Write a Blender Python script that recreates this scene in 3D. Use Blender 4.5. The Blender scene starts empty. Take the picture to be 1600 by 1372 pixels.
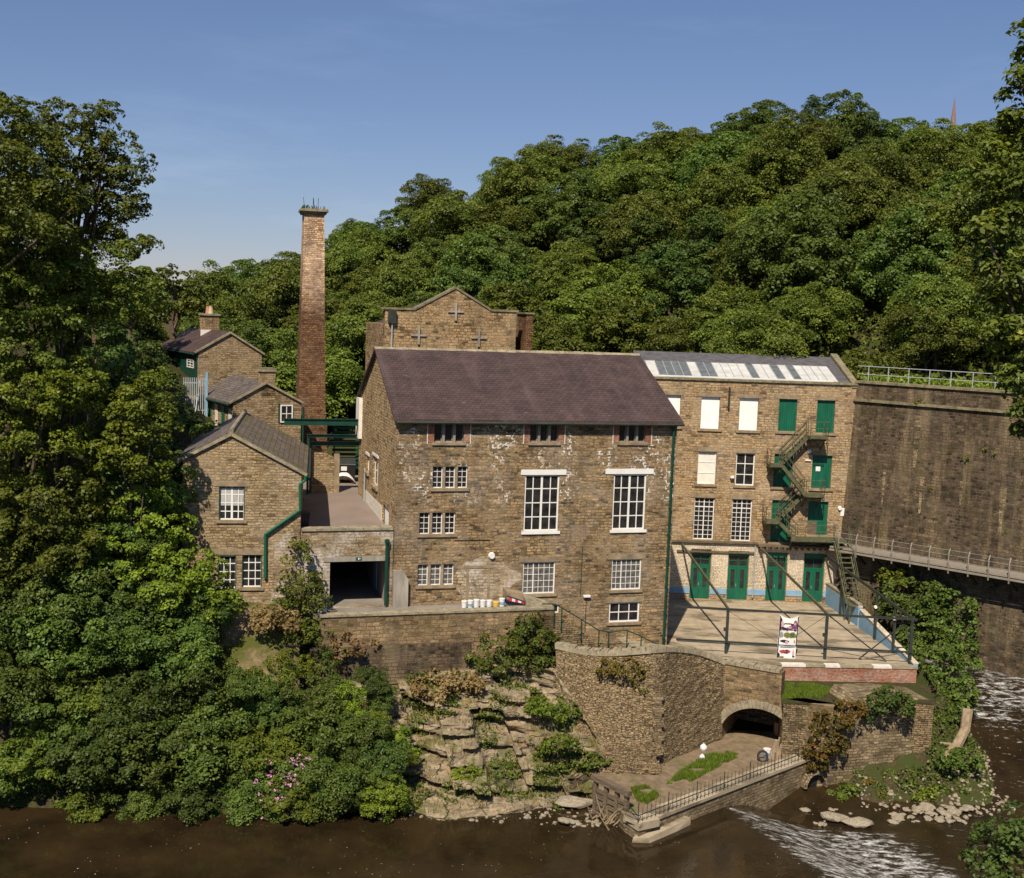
import bpy, math, random
import numpy as np
from mathutils import Vector, Matrix, noise
R=math.radians
rnd=random.Random(7)
S=bpy.context.scene
COL=S.collection
# ------------------------------------------------------------------ camera
H=24.0; FPX=1856.0; PITCH=R(5.956); ROLL=R(1.985)
_f=Vector((0,math.cos(PITCH),-math.sin(PITCH))); _u=Vector((0,math.sin(PITCH),math.cos(PITCH))); _x=Vector((1,0,0))
AX=_x*math.cos(ROLL)+_u*math.sin(ROLL); AU=-_x*math.sin(ROLL)+_u*math.cos(ROLL)
cam=bpy.data.cameras.new('camera'); camo=bpy.data.objects.new('camera',cam); COL.objects.link(camo); S.camera=camo
cam.sensor_fit='HORIZONTAL'; cam.sensor_width=36; cam.lens=36*FPX/1600; cam.clip_start=.5; cam.clip_end=6000
M=Matrix((AX,AU,-_f)).transposed().to_4x4(); M.translation=Vector((0,0,H)); camo.matrix_world=M
# ------------------------------------------------------------------ light
SUN_AZ=15; SUN_EL=50
W=bpy.data.worlds.new("World"); S.world=W; W.use_nodes=True
nt=W.node_tree; bg=nt.nodes['Background']; sky=nt.nodes.new('ShaderNodeTexSky'); sky.sky_type='NISHITA'
sky.sun_disc=False; sky.sun_elevation=R(SUN_EL); sky.sun_rotation=R(180+SUN_AZ); sky.air_density=1.0; sky.dust_density=0; sky.ozone_density=2.5; sky.altitude=150
tint=nt.nodes.new('ShaderNodeMix'); tint.data_type='RGBA'; tint.blend_type='MULTIPLY'; tint.inputs[0].default_value=1; tint.inputs[7].default_value=(1.12,1.0,1.04,1)
tcw=nt.nodes.new('ShaderNodeTexCoord'); sxw=nt.nodes.new('ShaderNodeSeparateXYZ'); nt.links.new(tcw.outputs['Generated'],sxw.inputs[0])
rw=nt.nodes.new('ShaderNodeValToRGB'); nt.links.new(sxw.outputs[2],rw.inputs[0]); ew=rw.color_ramp.elements; ew[0].position=0; ew[0].color=(.44,.42,.56,1); ew[1].position=.62; ew[1].color=(.95,1.0,1.0,1)
for p_,c_ in ((.09,(.51,.50,.60,1)),(.25,(.56,.555,.65,1))): q_=ew.new(p_); q_.color=c_
# faint high cirrus wisps
mw=nt.nodes.new('ShaderNodeMapping'); mw.inputs['Scale'].default_value=(2.2,2.2,12); mw.inputs['Rotation'].default_value=(0,R(12),0); nt.links.new(tcw.outputs['Generated'],mw.inputs[0])
nw=nt.nodes.new('ShaderNodeTexNoise'); nw.inputs['Scale'].default_value=1.6; nw.inputs['Detail'].default_value=7; nw.inputs['Roughness'].default_value=.62; nt.links.new(mw.outputs[0],nw.inputs['Vector'])
cw=nt.nodes.new('ShaderNodeValToRGB'); nt.links.new(nw.outputs['Fac'],cw.inputs[0]); cw.color_ramp.elements[0].position=.52; cw.color_ramp.elements[0].color=(1,1,1,1); cw.color_ramp.elements[1].position=.78; cw.color_ramp.elements[1].color=(1.25,1.2,1.12,1)
mq=nt.nodes.new('ShaderNodeMix'); mq.data_type='RGBA'; mq.blend_type='MULTIPLY'; mq.clamp_result=False; mq.inputs[0].default_value=1; nt.links.new(rw.outputs[0],mq.inputs[6]); nt.links.new(cw.outputs[0],mq.inputs[7]); nt.links.new(mq.outputs[2],tint.inputs[7])
nt.links.new(sky.outputs[0],tint.inputs[6]); nt.links.new(tint.outputs[2],bg.inputs[0]); bg.inputs[1].default_value=.095
sl=bpy.data.lights.new('sun','SUN'); sl.energy=4.8; sl.angle=R(.5); sl.color=(1,.90,.74)
so=bpy.data.objects.new('sun',sl); COL.objects.link(so)
sd=Vector((-math.sin(R(SUN_AZ))*math.cos(R(SUN_EL)),-math.cos(R(SUN_AZ))*math.cos(R(SUN_EL)),math.sin(R(SUN_EL))))
so.rotation_euler=sd.to_track_quat('Z','Y').to_euler(); so.location=(0,0,80)
S.view_settings.view_transform='Standard'; S.view_settings.look='None'; S.view_settings.exposure=.40; S.view_settings.gamma=1
S.cycles.max_bounces=5; S.cycles.diffuse_bounces=2; S.cycles.glossy_bounces=2; S.cycles.transmission_bounces=2; S.cycles.transparent_max_bounces=4
S.cycles.caustics_reflective=False; S.cycles.caustics_refractive=False
# ------------------------------------------------------------------ pixel rays of the 1600x1372 photograph -> world points on real planes
CP=Vector((0,0,H))
def ray(a,b): return AX*(a-800)-AU*(b-686)+_f*FPX
def onz(a,b,z): v=ray(a,b); return CP+v*((z-H)/v.z)
def ony(a,b,y): v=ray(a,b); return CP+v*(y/v.y)
class Frame:
    def __init__(s,o,ang): s.o=Vector((o[0],o[1],0)); s.d=Vector((math.cos(R(ang)),math.sin(R(ang)),0)); s.n=Vector((-s.d.y,s.d.x,0)); s.ang=R(ang)
    def P(s,u,v,z): return s.o+s.d*u+s.n*v+Vector((0,0,z))
    def px(s,a,b,v=0):
        r=ray(a,b); k=((s.o+s.n*v-CP).dot(s.n))/r.dot(s.n); p=CP+r*k; return ((p-s.o).dot(s.d),p.z)
    def rect(s,x0,y0,x1,y1,v=0):
        ym=(y0+y1)/2; xm=(x0+x1)/2
        return (s.px(x0,ym,v)[0],s.px(x1,ym,v)[0],s.px(xm,y1,v)[1],s.px(xm,y0,v)[1])  # u0,u1,z0,z1
    def pxv(s,a,b,u):   # on the side plane u=const
        r=ray(a,b); k=((s.o+s.d*u-CP).dot(s.d))/r.dot(s.d); p=CP+r*k; return ((p-s.o).dot(s.n),p.z)
# ------------------------------------------------------------------ mesh building
WLOC={}
def wl(o): return WLOC.get(o.name,Vector((0,0,0)))
def setprops(o,label=None,cat=None,group=None,kind=None):
    if label: o['label']=label
    if cat: o['category']=cat
    if group: o['group']=group
    if kind: o['kind']=kind
    return o
def empty(name,loc,label,cat,group=None):
    o=bpy.data.objects.new(name,None); COL.objects.link(o); o.location=loc; o.empty_display_size=.3; WLOC[o.name]=Vector(loc)
    return setprops(o,label,cat,group)
def uvs(me):
    n=len(me.loops); 
    if n==0: return
    co=np.empty(len(me.vertices)*3); me.vertices.foreach_get('co',co); co=co.reshape(-1,3)
    li=np.empty(n,dtype=np.int32); me.loops.foreach_get('vertex_index',li)
    nf=len(me.polygons); nr=np.empty(nf*3); me.polygons.foreach_get('normal',nr); nr=nr.reshape(-1,3)
    tot=np.empty(nf,dtype=np.int32); me.polygons.foreach_get('loop_total',tot)
    N=np.repeat(nr,tot,axis=0); T=np.stack([-N[:,1],N[:,0],np.zeros(n)],1); L=np.linalg.norm(T,axis=1)
    flat=L<.15; T[flat]=(1,0,0); L[flat]=1; T/=L[:,None]
    B=np.cross(N,T); B[flat]=(0,1,0)
    P=co[li]; uv=np.stack([(P*T).sum(1),(P*B).sum(1)],1)
    l=me.uv_layers.new(name='UVMap'); l.data.foreach_set('uv',uv.ravel().astype(np.float32))
class MB:
    def __init__(s): s.v=[]; s.f=[]
    def add(s,vs,fs):
        b=len(s.v); s.v+= [tuple(p) for p in vs]; s.f+=[tuple(i+b for i in f) for f in fs]; return s
    def quad(s,*p): return s.add(p,[tuple(range(len(p)))])
    def hexa(s,p):  # 8 pts: bottom 4 ccw, top 4 ccw
        return s.add(p,[(0,3,2,1),(4,5,6,7),(0,1,5,4),(1,2,6,5),(2,3,7,6),(3,0,4,7)])
    def box(s,fr,u0,u1,v0,v1,z0,z1):
        if u0>u1:u0,u1=u1,u0
        if v0>v1:v0,v1=v1,v0
        if z0>z1:z0,z1=z1,z0
        return s.hexa([fr.P(u0,v0,z0),fr.P(u1,v0,z0),fr.P(u1,v1,z0),fr.P(u0,v1,z0),fr.P(u0,v0,z1),fr.P(u1,v0,z1),fr.P(u1,v1,z1),fr.P(u0,v1,z1)])
    def bar(s,a,b,w,h=None,up=Vector((0,0,1))):
        a=Vector(a);b=Vector(b); h=h or w; d=(b-a).normalized(); sx=d.cross(up)
        if sx.length<1e-3: sx=d.cross(Vector((0,1,0)))
        sx.normalize(); sy=sx.cross(d); sx*=w/2; sy*=h/2
        return s.hexa([a-sx-sy,a+sx-sy,b+sx-sy,b-sx-sy,a-sx+sy,a+sx+sy,b+sx+sy,b-sx+sy])
    def tube(s,pts,rads,n=8,cap=True):
        pts=[Vector(p) for p in pts]; 
        if not hasattr(rads,'__len__'): rads=[rads]*len(pts)
        rings=[]; b=len(s.v); ref=None
        for i,p in enumerate(pts):
            d=(pts[min(i+1,len(pts)-1)]-pts[max(i-1,0)]).normalized()
            if ref is None or abs(ref.dot(d))>.95: ref=Vector((1,0,0)) if abs(d.x)<.8 else Vector((0,1,0))
            x=(ref-d*ref.dot(d)).normalized(); y=d.cross(x); ref=x
            for k in range(n):
                a=2*math.pi*k/n; s.v.append(tuple(p+(x*math.cos(a)+y*math.sin(a))*rads[i]))
        for i in range(len(pts)-1):
            for k in range(n):
                s.f.append((b+i*n+k,b+i*n+(k+1)%n,b+(i+1)*n+(k+1)%n,b+(i+1)*n+k))
        if cap: s.f.append(tuple(b+k for k in reversed(range(n)))); s.f.append(tuple(b+(len(pts)-1)*n+k for k in range(n)))
        return s
    def lathe(s,c,prof,n=14):  # prof: (r,z) up
        return s.tube([Vector(c)+Vector((0,0,z)) for r,z in prof],[r for r,z in prof],n)
    def prism(s,pts,off):   # polygon pts extruded by off vector
        n=len(pts); off=Vector(off); A=[Vector(p) for p in pts]; Bq=[p+off for p in A]
        fs=[tuple(range(n)),tuple(reversed(range(n,2*n)))]+[(i,i+n,(i+1)%n+n,(i+1)%n) for i in range(n)]
        return s.add(A+Bq,fs)
    def build(s,name,mat,parent=None,origin=None,smooth=False,**k):
        o0=wl(parent) if parent else (Vector(origin) if origin is not None else None)
        if o0 is None:
            a=np.array(s.v); o0=Vector(((a[:,0].min()+a[:,0].max())/2,(a[:,1].min()+a[:,1].max())/2,a[:,2].min()))
        me=bpy.data.meshes.new(name); me.from_pydata(s.v,[],s.f); me.update(); uvs(me)
        me.transform(Matrix.Translation(-o0)); me.materials.append(mat)
        if smooth: me.polygons.foreach_set('use_smooth',[True]*len(me.polygons))
        o=bpy.data.objects.new(name,me); COL.objects.link(o); WLOC[o.name]=Vector(o0)
        if parent:
            o.parent=parent
            o.location=(0,0,0)
        else: o.location=o0
        return setprops(o,**k)
def npmesh(name,V,F,mat,attr=None,smooth=False):
    me=bpy.data.meshes.new(name); k=F.shape[1]
    me.vertices.add(len(V)); me.vertices.foreach_set('co',V.astype(np.float32).ravel())
    me.loops.add(F.size); me.loops.foreach_set('vertex_index',F.astype(np.int32).ravel())
    me.polygons.add(len(F)); me.polygons.foreach_set('loop_start',np.arange(0,F.size,k,dtype=np.int32)); me.polygons.foreach_set('loop_total',np.full(len(F),k,dtype=np.int32))
    me.update(calc_edges=True)
    if attr is not None:
        a=me.attributes.new('lr','FLOAT','FACE'); a.data.foreach_set('value',attr.astype(np.float32))
    if smooth: me.polygons.foreach_set('use_smooth',np.ones(len(F),dtype=bool))
    me.materials.append(mat); return me
# ------------------------------------------------------------------ materials
def mat(name):
    m=bpy.data.materials.new(name); m.use_nodes=True; t=m.node_tree; return m,t,t.nodes['Principled BSDF']
def N(t,typ,**k):
    n=t.nodes.new(typ)
    for a,b in k.items(): setattr(n,a,b)
    return n
def setin(n,**k):
    for a,b in k.items(): n.inputs[a.replace('_',' ')].default_value=b
    return n
def c4(c): return (c[0],c[1],c[2],1)
def ramp(t,fac,stops,interp='LINEAR'):
    r=N(t,'ShaderNodeValToRGB'); t.links.new(fac,r.inputs[0]); r.color_ramp.interpolation=interp
    e=r.color_ramp.elements; e[0].position=stops[0][0]; e[0].color=c4(stops[0][1]); e[1].position=stops[-1][0]; e[1].color=c4(stops[-1][1])
    for p,c in stops[1:-1]: q=e.new(p); q.color=c4(c)
    return r.outputs[0]
def mix(t,f,a,b,mode='MIX'):
    m=N(t,'ShaderNodeMix',data_type='RGBA',blend_type=mode,clamp_factor=True)
    for s,x in ((m.inputs[0],f),(m.inputs[6],a),(m.inputs[7],b)):
        if isinstance(x,(int,float)): s.default_value=x
        elif isinstance(x,tuple): s.default_value=c4(x)
        else: t.links.new(x,s)
    return m.outputs[2]
def mth(t,op,a,b=None,c=None):
    m=N(t,'ShaderNodeMath',operation=op)
    for i,x in enumerate((a,b,c)):
        if x is None: continue
        if isinstance(x,(int,float)): m.inputs[i].default_value=x
        else: t.links.new(x,m.inputs[i])
    return m.outputs[0]
def nz(t,vec,scale,detail=3,rough=.55,dist=0):
    n=N(t,'ShaderNodeTexNoise'); t.links.new(vec,n.inputs['Vector']); setin(n,Scale=scale,Detail=detail,Roughness=rough,Distortion=dist); return n.outputs['Fac']
def uvv(t): return N(t,'ShaderNodeUVMap').outputs[0]
def scl(t,vec,s):
    m=N(t,'ShaderNodeMapping'); t.links.new(vec,m.inputs[0]); m.inputs['Scale'].default_value=s; return m.outputs[0]
def bump(t,bs,h,strength=.5,dist=.03):
    b=N(t,'ShaderNodeBump'); t.links.new(h,b.inputs['Height']); setin(b,Strength=strength,Distance=dist); t.links.new(b.outputs[0],bs.inputs['Normal'])
def stone(name,cols,mortar,row=.17,wid=.42,white=0,white_above=None,dark=.5,lime=0,rough_amt=.035,moss=0,stain=(.06,.05,.04),msize=.018,bs=.9,lite=0):
    m,t,b=mat(name); L=t.links; uv=uvv(t)
    n1=N(t,'ShaderNodeTexNoise'); L.new(uv,n1.inputs['Vector']); setin(n1,Scale=2.2,Detail=3)
    off=N(t,'ShaderNodeVectorMath',operation='MULTIPLY_ADD'); L.new(n1.outputs['Color'],off.inputs[0]); off.inputs[1].default_value=(rough_amt*4,rough_amt*2.2,0); L.new(uv,off.inputs[2]); v=off.outputs[0]
    br=N(t,'ShaderNodeTexBrick'); L.new(v,br.inputs['Vector']); setin(br,Scale=1,Mortar_Size=msize,Mortar_Smooth=.4,Brick_Width=wid,Row_Height=row,Bias=0)
    br.offset=.43; br.squash=.7; br.squash_frequency=3
    br.inputs['Color1'].default_value=(0,0,0,1); br.inputs['Color2'].default_value=(1,1,1,1); br.inputs['Mortar'].default_value=(.5,.5,.5,1)
    rc=N(t,'ShaderNodeSeparateColor'); L.new(br.outputs['Color'],rc.inputs[0])
    vo=N(t,'ShaderNodeTexVoronoi'); L.new(scl(t,v,(1/wid*.8,1/row*.8,1)),vo.inputs['Vector']); setin(vo,Scale=1)
    vs=N(t,'ShaderNodeSeparateColor'); L.new(vo.outputs['Color'],vs.inputs[0])
    f=mth(t,'ADD',mth(t,'MULTIPLY',rc.outputs[0],.55),mth(t,'MULTIPLY',vs.outputs[0],.45))
    cols=[(c[0]*1.05,c[1]*.95,c[2]*.80) for c in cols]
    f=mth(t,'MULTIPLY_ADD',mth(t,'SUBTRACT',f,.5),1.18,.5)
    col=ramp(t,f,[(i/(len(cols)-1),c) for i,c in enumerate(cols)])
    fine=nz(t,scl(t,uv,(7,14,1)),1,4,.65); col=mix(t,1,col,ramp(t,fine,[(.3,(.42,.42,.42)),(.72,(1.45,1.42,1.36))]),'MULTIPLY')
    big=nz(t,uv,.28,5,.6); col=mix(t,mth(t,'MULTIPLY',ramp(t,big,[(.42,(0,0,0)),(.66,(1,1,1))]),dark),col,mix(t,1,col,(.45,.42,.4),'MULTIPLY'))
    stk=nz(t,scl(t,uv,(1.1,.12,1)),1,4,.6); col=mix(t,mth(t,'MULTIPLY',ramp(t,stk,[(.5,(0,0,0)),(.72,(1,1,1))]),dark*.9),col,stain)
    if lite:
        ls=nz(t,scl(t,uv,(.75,.07,1)),1,5,.6); col=mix(t,mth(t,'MULTIPLY',ramp(t,ls,[(.5,(0,0,0)),(.62,(1,1,1))]),lite),col,(.30,.22,.12))
    mk=br.outputs['Fac']
    mo=mix(t,ramp(t,nz(t,uv,.6,3),[(.4,(0,0,0)),(.6,(1,1,1))]),mortar,tuple(x*.35 for x in mortar))
    col=mix(t,mk,col,mo)
    if moss: col=mix(t,mth(t,'MULTIPLY',ramp(t,nz(t,uv,.9,4),[(.5,(0,0,0)),(.68,(1,1,1))]),moss),col,(.055,.06,.015))
    if white:
        reg=ramp(t,nz(t,scl(t,uv,(.55,.3,1)),1,2),[(.46,(0,0,0)),(.6,(1,1,1))])
        sx=N(t,'ShaderNodeSeparateXYZ'); L.new(uv,sx.inputs[0])
        hz=ramp(t,mth(t,'SUBTRACT',sx.outputs[1],white_above),[(0,(0,0,0)),(.6,(1,1,1))])
        sp=N(t,'ShaderNodeTexBrick'); L.new(v,sp.inputs['Vector']); setin(sp,Scale=1,Mortar_Size=.036,Mortar_Smooth=.1,Brick_Width=.3,Row_Height=row*1.0)
        fk=ramp(t,nz(t,scl(t,uv,(3.3,2.6,1)),1,3,.6),[(.535,(0,0,0)),(.56,(1,1,1))])
        w=mth(t,'MULTIPLY',mth(t,'MULTIPLY',mth(t,'MULTIPLY',reg,hz),mth(t,'MULTIPLY',sp.outputs['Fac'],fk)),white)
        col=mix(t,w,col,(.75,.72,.66))
    if lime:
        lm=ramp(t,nz(t,uv,.45,6,.65),[(.47,(0,0,0)),(.6,(1,1,1))]); lf=ramp(t,nz(t,uv,7,4,.7),[(.35,(0,0,0)),(.6,(1,1,1))])
        col=mix(t,mth(t,'MULTIPLY',mth(t,'MULTIPLY',lm,lf),lime),col,(.62,.56,.5))
    L.new(col,b.inputs['Base Color']); setin(b,Roughness=.95); b.inputs['Specular IOR Level'].default_value=.15
    hgt=mth(t,'ADD',mth(t,'MULTIPLY',mth(t,'SUBTRACT',1.0,mk),.6),mth(t,'MULTIPLY',mth(t,'ADD',fine,mth(t,'MULTIPLY',vs.outputs[1],.8)),.6))
    bump(t,b,hgt,bs,.06); return m
def plain(name,col,rough=.6,var=.25,scale=3,metal=0,spec=.4,bmp=0,stretch=(1,1,1),col2=None,obj=False):
    m,t,b=mat(name); v=uvv(t); v=scl(t,v,stretch)
    f=nz(t,v,scale,5,.6); c2=col2 or tuple(x*(1-var) for x in col); c1=tuple(min(1,x*(1+var*.5)) for x in col)
    L=t.links; L.new(ramp(t,f,[(.3,c2),(.7,c1)]),b.inputs['Base Color']); setin(b,Roughness=rough,Metallic=metal); b.inputs['Specular IOR Level'].default_value=spec
    if bmp: bump(t,b,nz(t,v,scale*4,4,.6),bmp,.03)
    return m
def slate(name,c1,c2,moss=0,row=.24,wid=.34,cm=(.02,.018,.018)):
    m,t,b=mat(name); L=t.links; uv=uvv(t)
    n1=N(t,'ShaderNodeTexNoise'); L.new(uv,n1.inputs['Vector']); setin(n1,Scale=1.5,Detail=2)
    off=N(t,'ShaderNodeVectorMath',operation='MULTIPLY_ADD'); L.new(n1.outputs['Color'],off.inputs[0]); off.inputs[1].default_value=(.08,.05,0); L.new(uv,off.inputs[2])
    br=N(t,'ShaderNodeTexBrick'); L.new(off.outputs[0],br.inputs['Vector']); setin(br,Scale=1,Mortar_Size=.012,Mortar_Smooth=.3,Brick_Width=wid,Row_Height=row)
    br.inputs['Color1'].default_value=c4(c1); br.inputs['Color2'].default_value=c4(c2); br.inputs['Mortar'].default_value=c4(cm)
    col=mix(t,1,br.outputs['Color'],ramp(t,nz(t,scl(t,uv,(.5,.9,1)),1,5,.65),[(.3,(.72,.72,.74)),(.7,(1.3,1.22,1.2))]),'MULTIPLY')
    stk=nz(t,scl(t,uv,(1.2,.15,1)),1,4); col=mix(t,ramp(t,stk,[(.5,(0,0,0)),(.75,(.55,.55,.55))]),col,(.12,.078,.072))
    if moss: col=mix(t,mth(t,'MULTIPLY',ramp(t,nz(t,uv,.8,5,.65),[(.44,(0,0,0)),(.62,(1,1,1))]),moss),col,(.10,.085,.02))
    ch=ramp(t,nz(t,scl(t,uv,(1.4,9,1)),1,2),[(.735,(0,0,0)),(.75,(.8,.8,.8))]); col=mix(t,ch,col,(.32,.27,.24))
    L.new(col,b.inputs['Base Color']); setin(b,Roughness=.62); b.inputs['Specular IOR Level'].default_value=.3
    g=N(t,'ShaderNodeSeparateXYZ'); L.new(off.outputs[0],g.inputs[0]); saw=mth(t,'FRACT',mth(t,'DIVIDE',g.outputs[1],row))
    bump(t,b,mth(t,'ADD',mth(t,'MULTIPLY',saw,-.6),mth(t,'MULTIPLY',mth(t,'SUBTRACT',1.,br.outputs['Fac']),.8)),.8,.03); return m
ST=[(.055,.038,.022),(.13,.095,.055),(.21,.15,.085),(.26,.19,.115),(.34,.25,.15),(.12,.10,.07),(.30,.19,.09)]
MAT={}
MAT['main']=stone('mill_stone',[(0.071,0.053,0.033),(0.177,0.13,0.077),(0.295,0.218,0.13),(0.378,0.283,0.177),(0.224,0.165,0.1),(0.496,0.354,0.201)],(.27,.22,.155),white=1,white_above=13.2,dark=.5,lime=.16,rough_amt=.045)
MAT['side']=stone('side_stone',[(0.176,0.121,0.066),(0.33,0.242,0.154),(0.484,0.374,0.242),(0.572,0.462,0.319),(0.374,0.275,0.154),(0.462,0.319,0.176)],(.22,.18,.12),dark=.4,rough_amt=.05,bs=1)
MAT['wing']=stone('wing_stone',[(0.138,0.092,0.052),(0.287,0.207,0.127),(0.414,0.31,0.196),(0.483,0.38,0.253),(0.345,0.241,0.138),(0.483,0.31,0.149)],(.36,.30,.22),dark=.3,lime=.15,rough_amt=.05)
MAT['gable']=stone('gable_stone',[(0.112,0.078,0.045),(0.302,0.213,0.123),(0.403,0.302,0.179),(0.448,0.347,0.224),(0.426,0.269,0.134)],(.27,.22,.16),dark=.55,row=.2,wid=.38,rough_amt=.07)
MAT['cott']=stone('cottage_stone',[(0.149,0.103,0.057),(0.276,0.207,0.127),(0.38,0.299,0.19),(0.437,0.345,0.23),(0.31,0.23,0.138)],(.26,.21,.15),dark=.25,lime=.15,row=.15,rough_amt=.06)
MAT['link']=stone('link_stone',[(.14,.10,.06),(.26,.2,.13),(.36,.29,.2),(.42,.35,.26)],(.33,.28,.22),dark=.25,lime=.8,rough_amt=.06)
MAT['big']=stone('viaduct_stone',[(.03,.024,.019),(.066,.052,.04),(.10,.078,.06),(.13,.10,.077),(.19,.15,.11)],(.17,.135,.10),row=.2,wid=.36,dark=.6,moss=.3,msize=.016,rough_amt=.03,lite=.5)
MAT['limey']=stone('limewashed_mill_stone',[(.18,.14,.09),(.32,.26,.18),(.44,.37,.28),(.5,.43,.33)],(.42,.36,.28),dark=.3,lime=.9,rough_amt=.045)
MAT['yard']=stone('yard_wall_stone',[(0.115,0.086,0.052),(0.23,0.172,0.109),(0.333,0.253,0.161),(0.391,0.299,0.196)],(.24,.19,.13),dark=.8,rough_amt=.05,moss=.3,row=.22,wid=.5)
MAT['rub']=stone('rubble_stone',[(0.081,0.063,0.04),(0.184,0.144,0.098),(0.287,0.23,0.161),(0.368,0.299,0.207),(0.253,0.184,0.103)],(.05,.04,.025),row=.12,wid=.34,dark=.5,rough_amt=.07,moss=.3,msize=.014,bs=1)
MAT['pillar']=stone('pillar_stone',[(0.108,0.09,0.06),(0.216,0.174,0.12),(0.312,0.258,0.186),(0.396,0.336,0.24)],(.16,.13,.09),row=.16,wid=.4,dark=.5,rough_amt=.06,moss=.2)
MAT['chim']=stone('chimney_brick',[(.10,.05,.028),(.19,.10,.055),(.26,.15,.085),(.32,.2,.12)],(.14,.10,.07),row=.13,wid=.3,dark=.65,rough_amt=.02,stain=(.05,.028,.02))
MAT['chimtop']=stone('chimney_pale_brick',[(.24,.15,.09),(.36,.25,.16),(.46,.34,.23),(.5,.38,.27)],(.25,.2,.14),row=.13,wid=.3,dark=.25,rough_amt=.02)
def mixu(t,a,b):
    m=N(t,'ShaderNodeVectorMath',operation='MULTIPLY'); t.links.new(a,m.inputs[0]); m.inputs[1].default_value=b; return m.outputs[0]
def chimgrad():
    m=MAT['chim']; t=m.node_tree; b=t.nodes['Principled BSDF']; old=b.inputs['Base Color'].links[0].from_socket; uv=uvv(t)
    sx=N(t,'ShaderNodeSeparateXYZ'); t.links.new(uv,sx.inputs[0]); z=mth(t,'ADD',sx.outputs[1],mth(t,'MULTIPLY',nz(t,uv,.7,5,.7),5))
    f=ramp(t,mth(t,'DIVIDE',mth(t,'SUBTRACT',z,27.2),3.2),[(0,(0,0,0)),(1,(1,1,1))]); c=mix(t,f,old,mixu(t,old,(3.0,3.7,4.4))); 
    for n in t.nodes:
        if n.type=='MIX' and n.blend_type=='MULTIPLY': n.clamp_factor=True
    t.links.new(c,b.inputs['Base Color'])
chimgrad()
MAT['brick']=stone('red_brick',[(.24,.08,.045),(.36,.13,.08),(.42,.18,.12),(.38,.2,.14)],(.38,.27,.2),row=.085,wid=.24,dark=.2,rough_amt=.01,lime=.35,msize=.012)
MAT['slate']=slate('purple_slate',(.078,.048,.040),(.054,.035,.030))
MAT['slate2']=slate('grey_slate',(.16,.13,.115),(.085,.07,.062),moss=.25)
MAT['slate3']=slate('mossy_slate',(.17,.135,.11),(.10,.08,.066),moss=.8,row=.3,wid=.42)
MAT['roofdark']=plain('roof_felt',(.10,.09,.095),.7,.4,2)
MAT['cope']=plain('coping_stone',(.30,.25,.17),.9,.5,2.5,bmp=.5,spec=.1)
MAT['copemoss']=plain('mossy_coping',(.22,.185,.11),.95,.5,2.5,bmp=.6,spec=.1)
MAT['lintel']=plain('lintel_stone',(.29,.22,.14),.9,.45,2,bmp=.4,spec=.1)
MAT['white']=plain('white_paint',(.74,.71,.66),.5,.10,1.5)
MAT['roofwhite']=plain('milky_roof_glass',(.52,.50,.46),.6,.25,1.2)
MAT['board']=plain('white_board',(.84,.82,.78),.6,.08,.6,stretch=(1,.5,1))
MAT['sheet']=plain('white_sheet',(.74,.69,.60),.8,.15,1.5)
MAT['green']=plain('green_paint',(.006,.105,.055),.45,.3,1.2,stretch=(3,.6,1))
MAT['dkgreen']=plain('dark_green_paint',(.006,.05,.032),.45,.35,2)
MAT['steel']=plain('dark_steel',(.03,.035,.028),.6,.5,2)
MAT['mossteel']=plain('weathered_green_steel',(.10,.10,.05),.8,.6,4)
MAT['railgrey']=plain('galvanised',(.42,.44,.44),.45,.2,3,metal=.3)
MAT['wood']=plain('weathered_wood',(.16,.12,.08),.9,.6,2,bmp=.6,stretch=(1,6,1),spec=.1)
MAT['greywood']=plain('grey_painted_wood',(.25,.215,.17),.7,.2,3)
MAT['glassgrey']=plain('greyish_glass',(.16,.15,.13),.25,.3,3,spec=.5,col2=(.035,.03,.03))  # pale and dark grey mottling for the greyish panes
MAT['roofglass']=plain('grey_roof_glass',(.13,.14,.14),.5,.4,2,spec=.3)
MAT['glass']=plain('dark_glass',(.035,.032,.032),.15,.3,2.2,spec=.5,col2=(.006,.005,.006))  # mottled pane colour imitates varying reflections
MAT['curtain']=plain('net_curtain',(.42,.40,.38),.8,.45,1.2,stretch=(8,.5,1))
MAT['plaster']=plain('white_plaster',(.70,.66,.58),.9,.12,3,bmp=.3,col2=(.5,.44,.36))
MAT['wash']=stone('whitewashed_brick',[(.56,.50,.42),(.66,.60,.52),(.72,.67,.59),(.76,.70,.62)],(.45,.39,.31),row=.1,wid=.26,dark=.25,rough_amt=.02,stain=(.3,.24,.17),bs=.4)
MAT['blue']=plain('faded_blue_paint',(.11,.27,.42),.8,.2,2,col2=(.26,.35,.42),bmp=.3)
def concrete():
    m,t,b=mat('terrace_concrete'); L=t.links; uv=uvv(t); c=ramp(t,nz(t,uv,1.2,6,.65),[(.3,(.27,.21,.14)),(.7,(.42,.34,.235))])
    c=mix(t,ramp(t,nz(t,scl(t,uv,(.28,.62,1)),1,5,.55),[(.52,(0,0,0)),(.60,(.85,.85,.85))]),c,(.12,.09,.055))
    c=mix(t,ramp(t,nz(t,scl(t,uv,(.15,1.4,1)),1,4,.6),[(.55,(0,0,0)),(.66,(.6,.6,.6))]),c,(.20,.155,.10))
    j=N(t,'ShaderNodeTexBrick'); L.new(uv,j.inputs['Vector']); setin(j,Scale=1,Mortar_Size=.012,Brick_Width=4.1,Row_Height=3.2); c=mix(t,mth(t,'MULTIPLY',j.outputs['Fac'],.6),c,(.10,.08,.05))
    L.new(c,b.inputs['Base Color']); setin(b,Roughness=.9); bump(t,b,nz(t,uv,6,4,.6),.3,.02); return m
MAT['concrete']=concrete()
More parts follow.
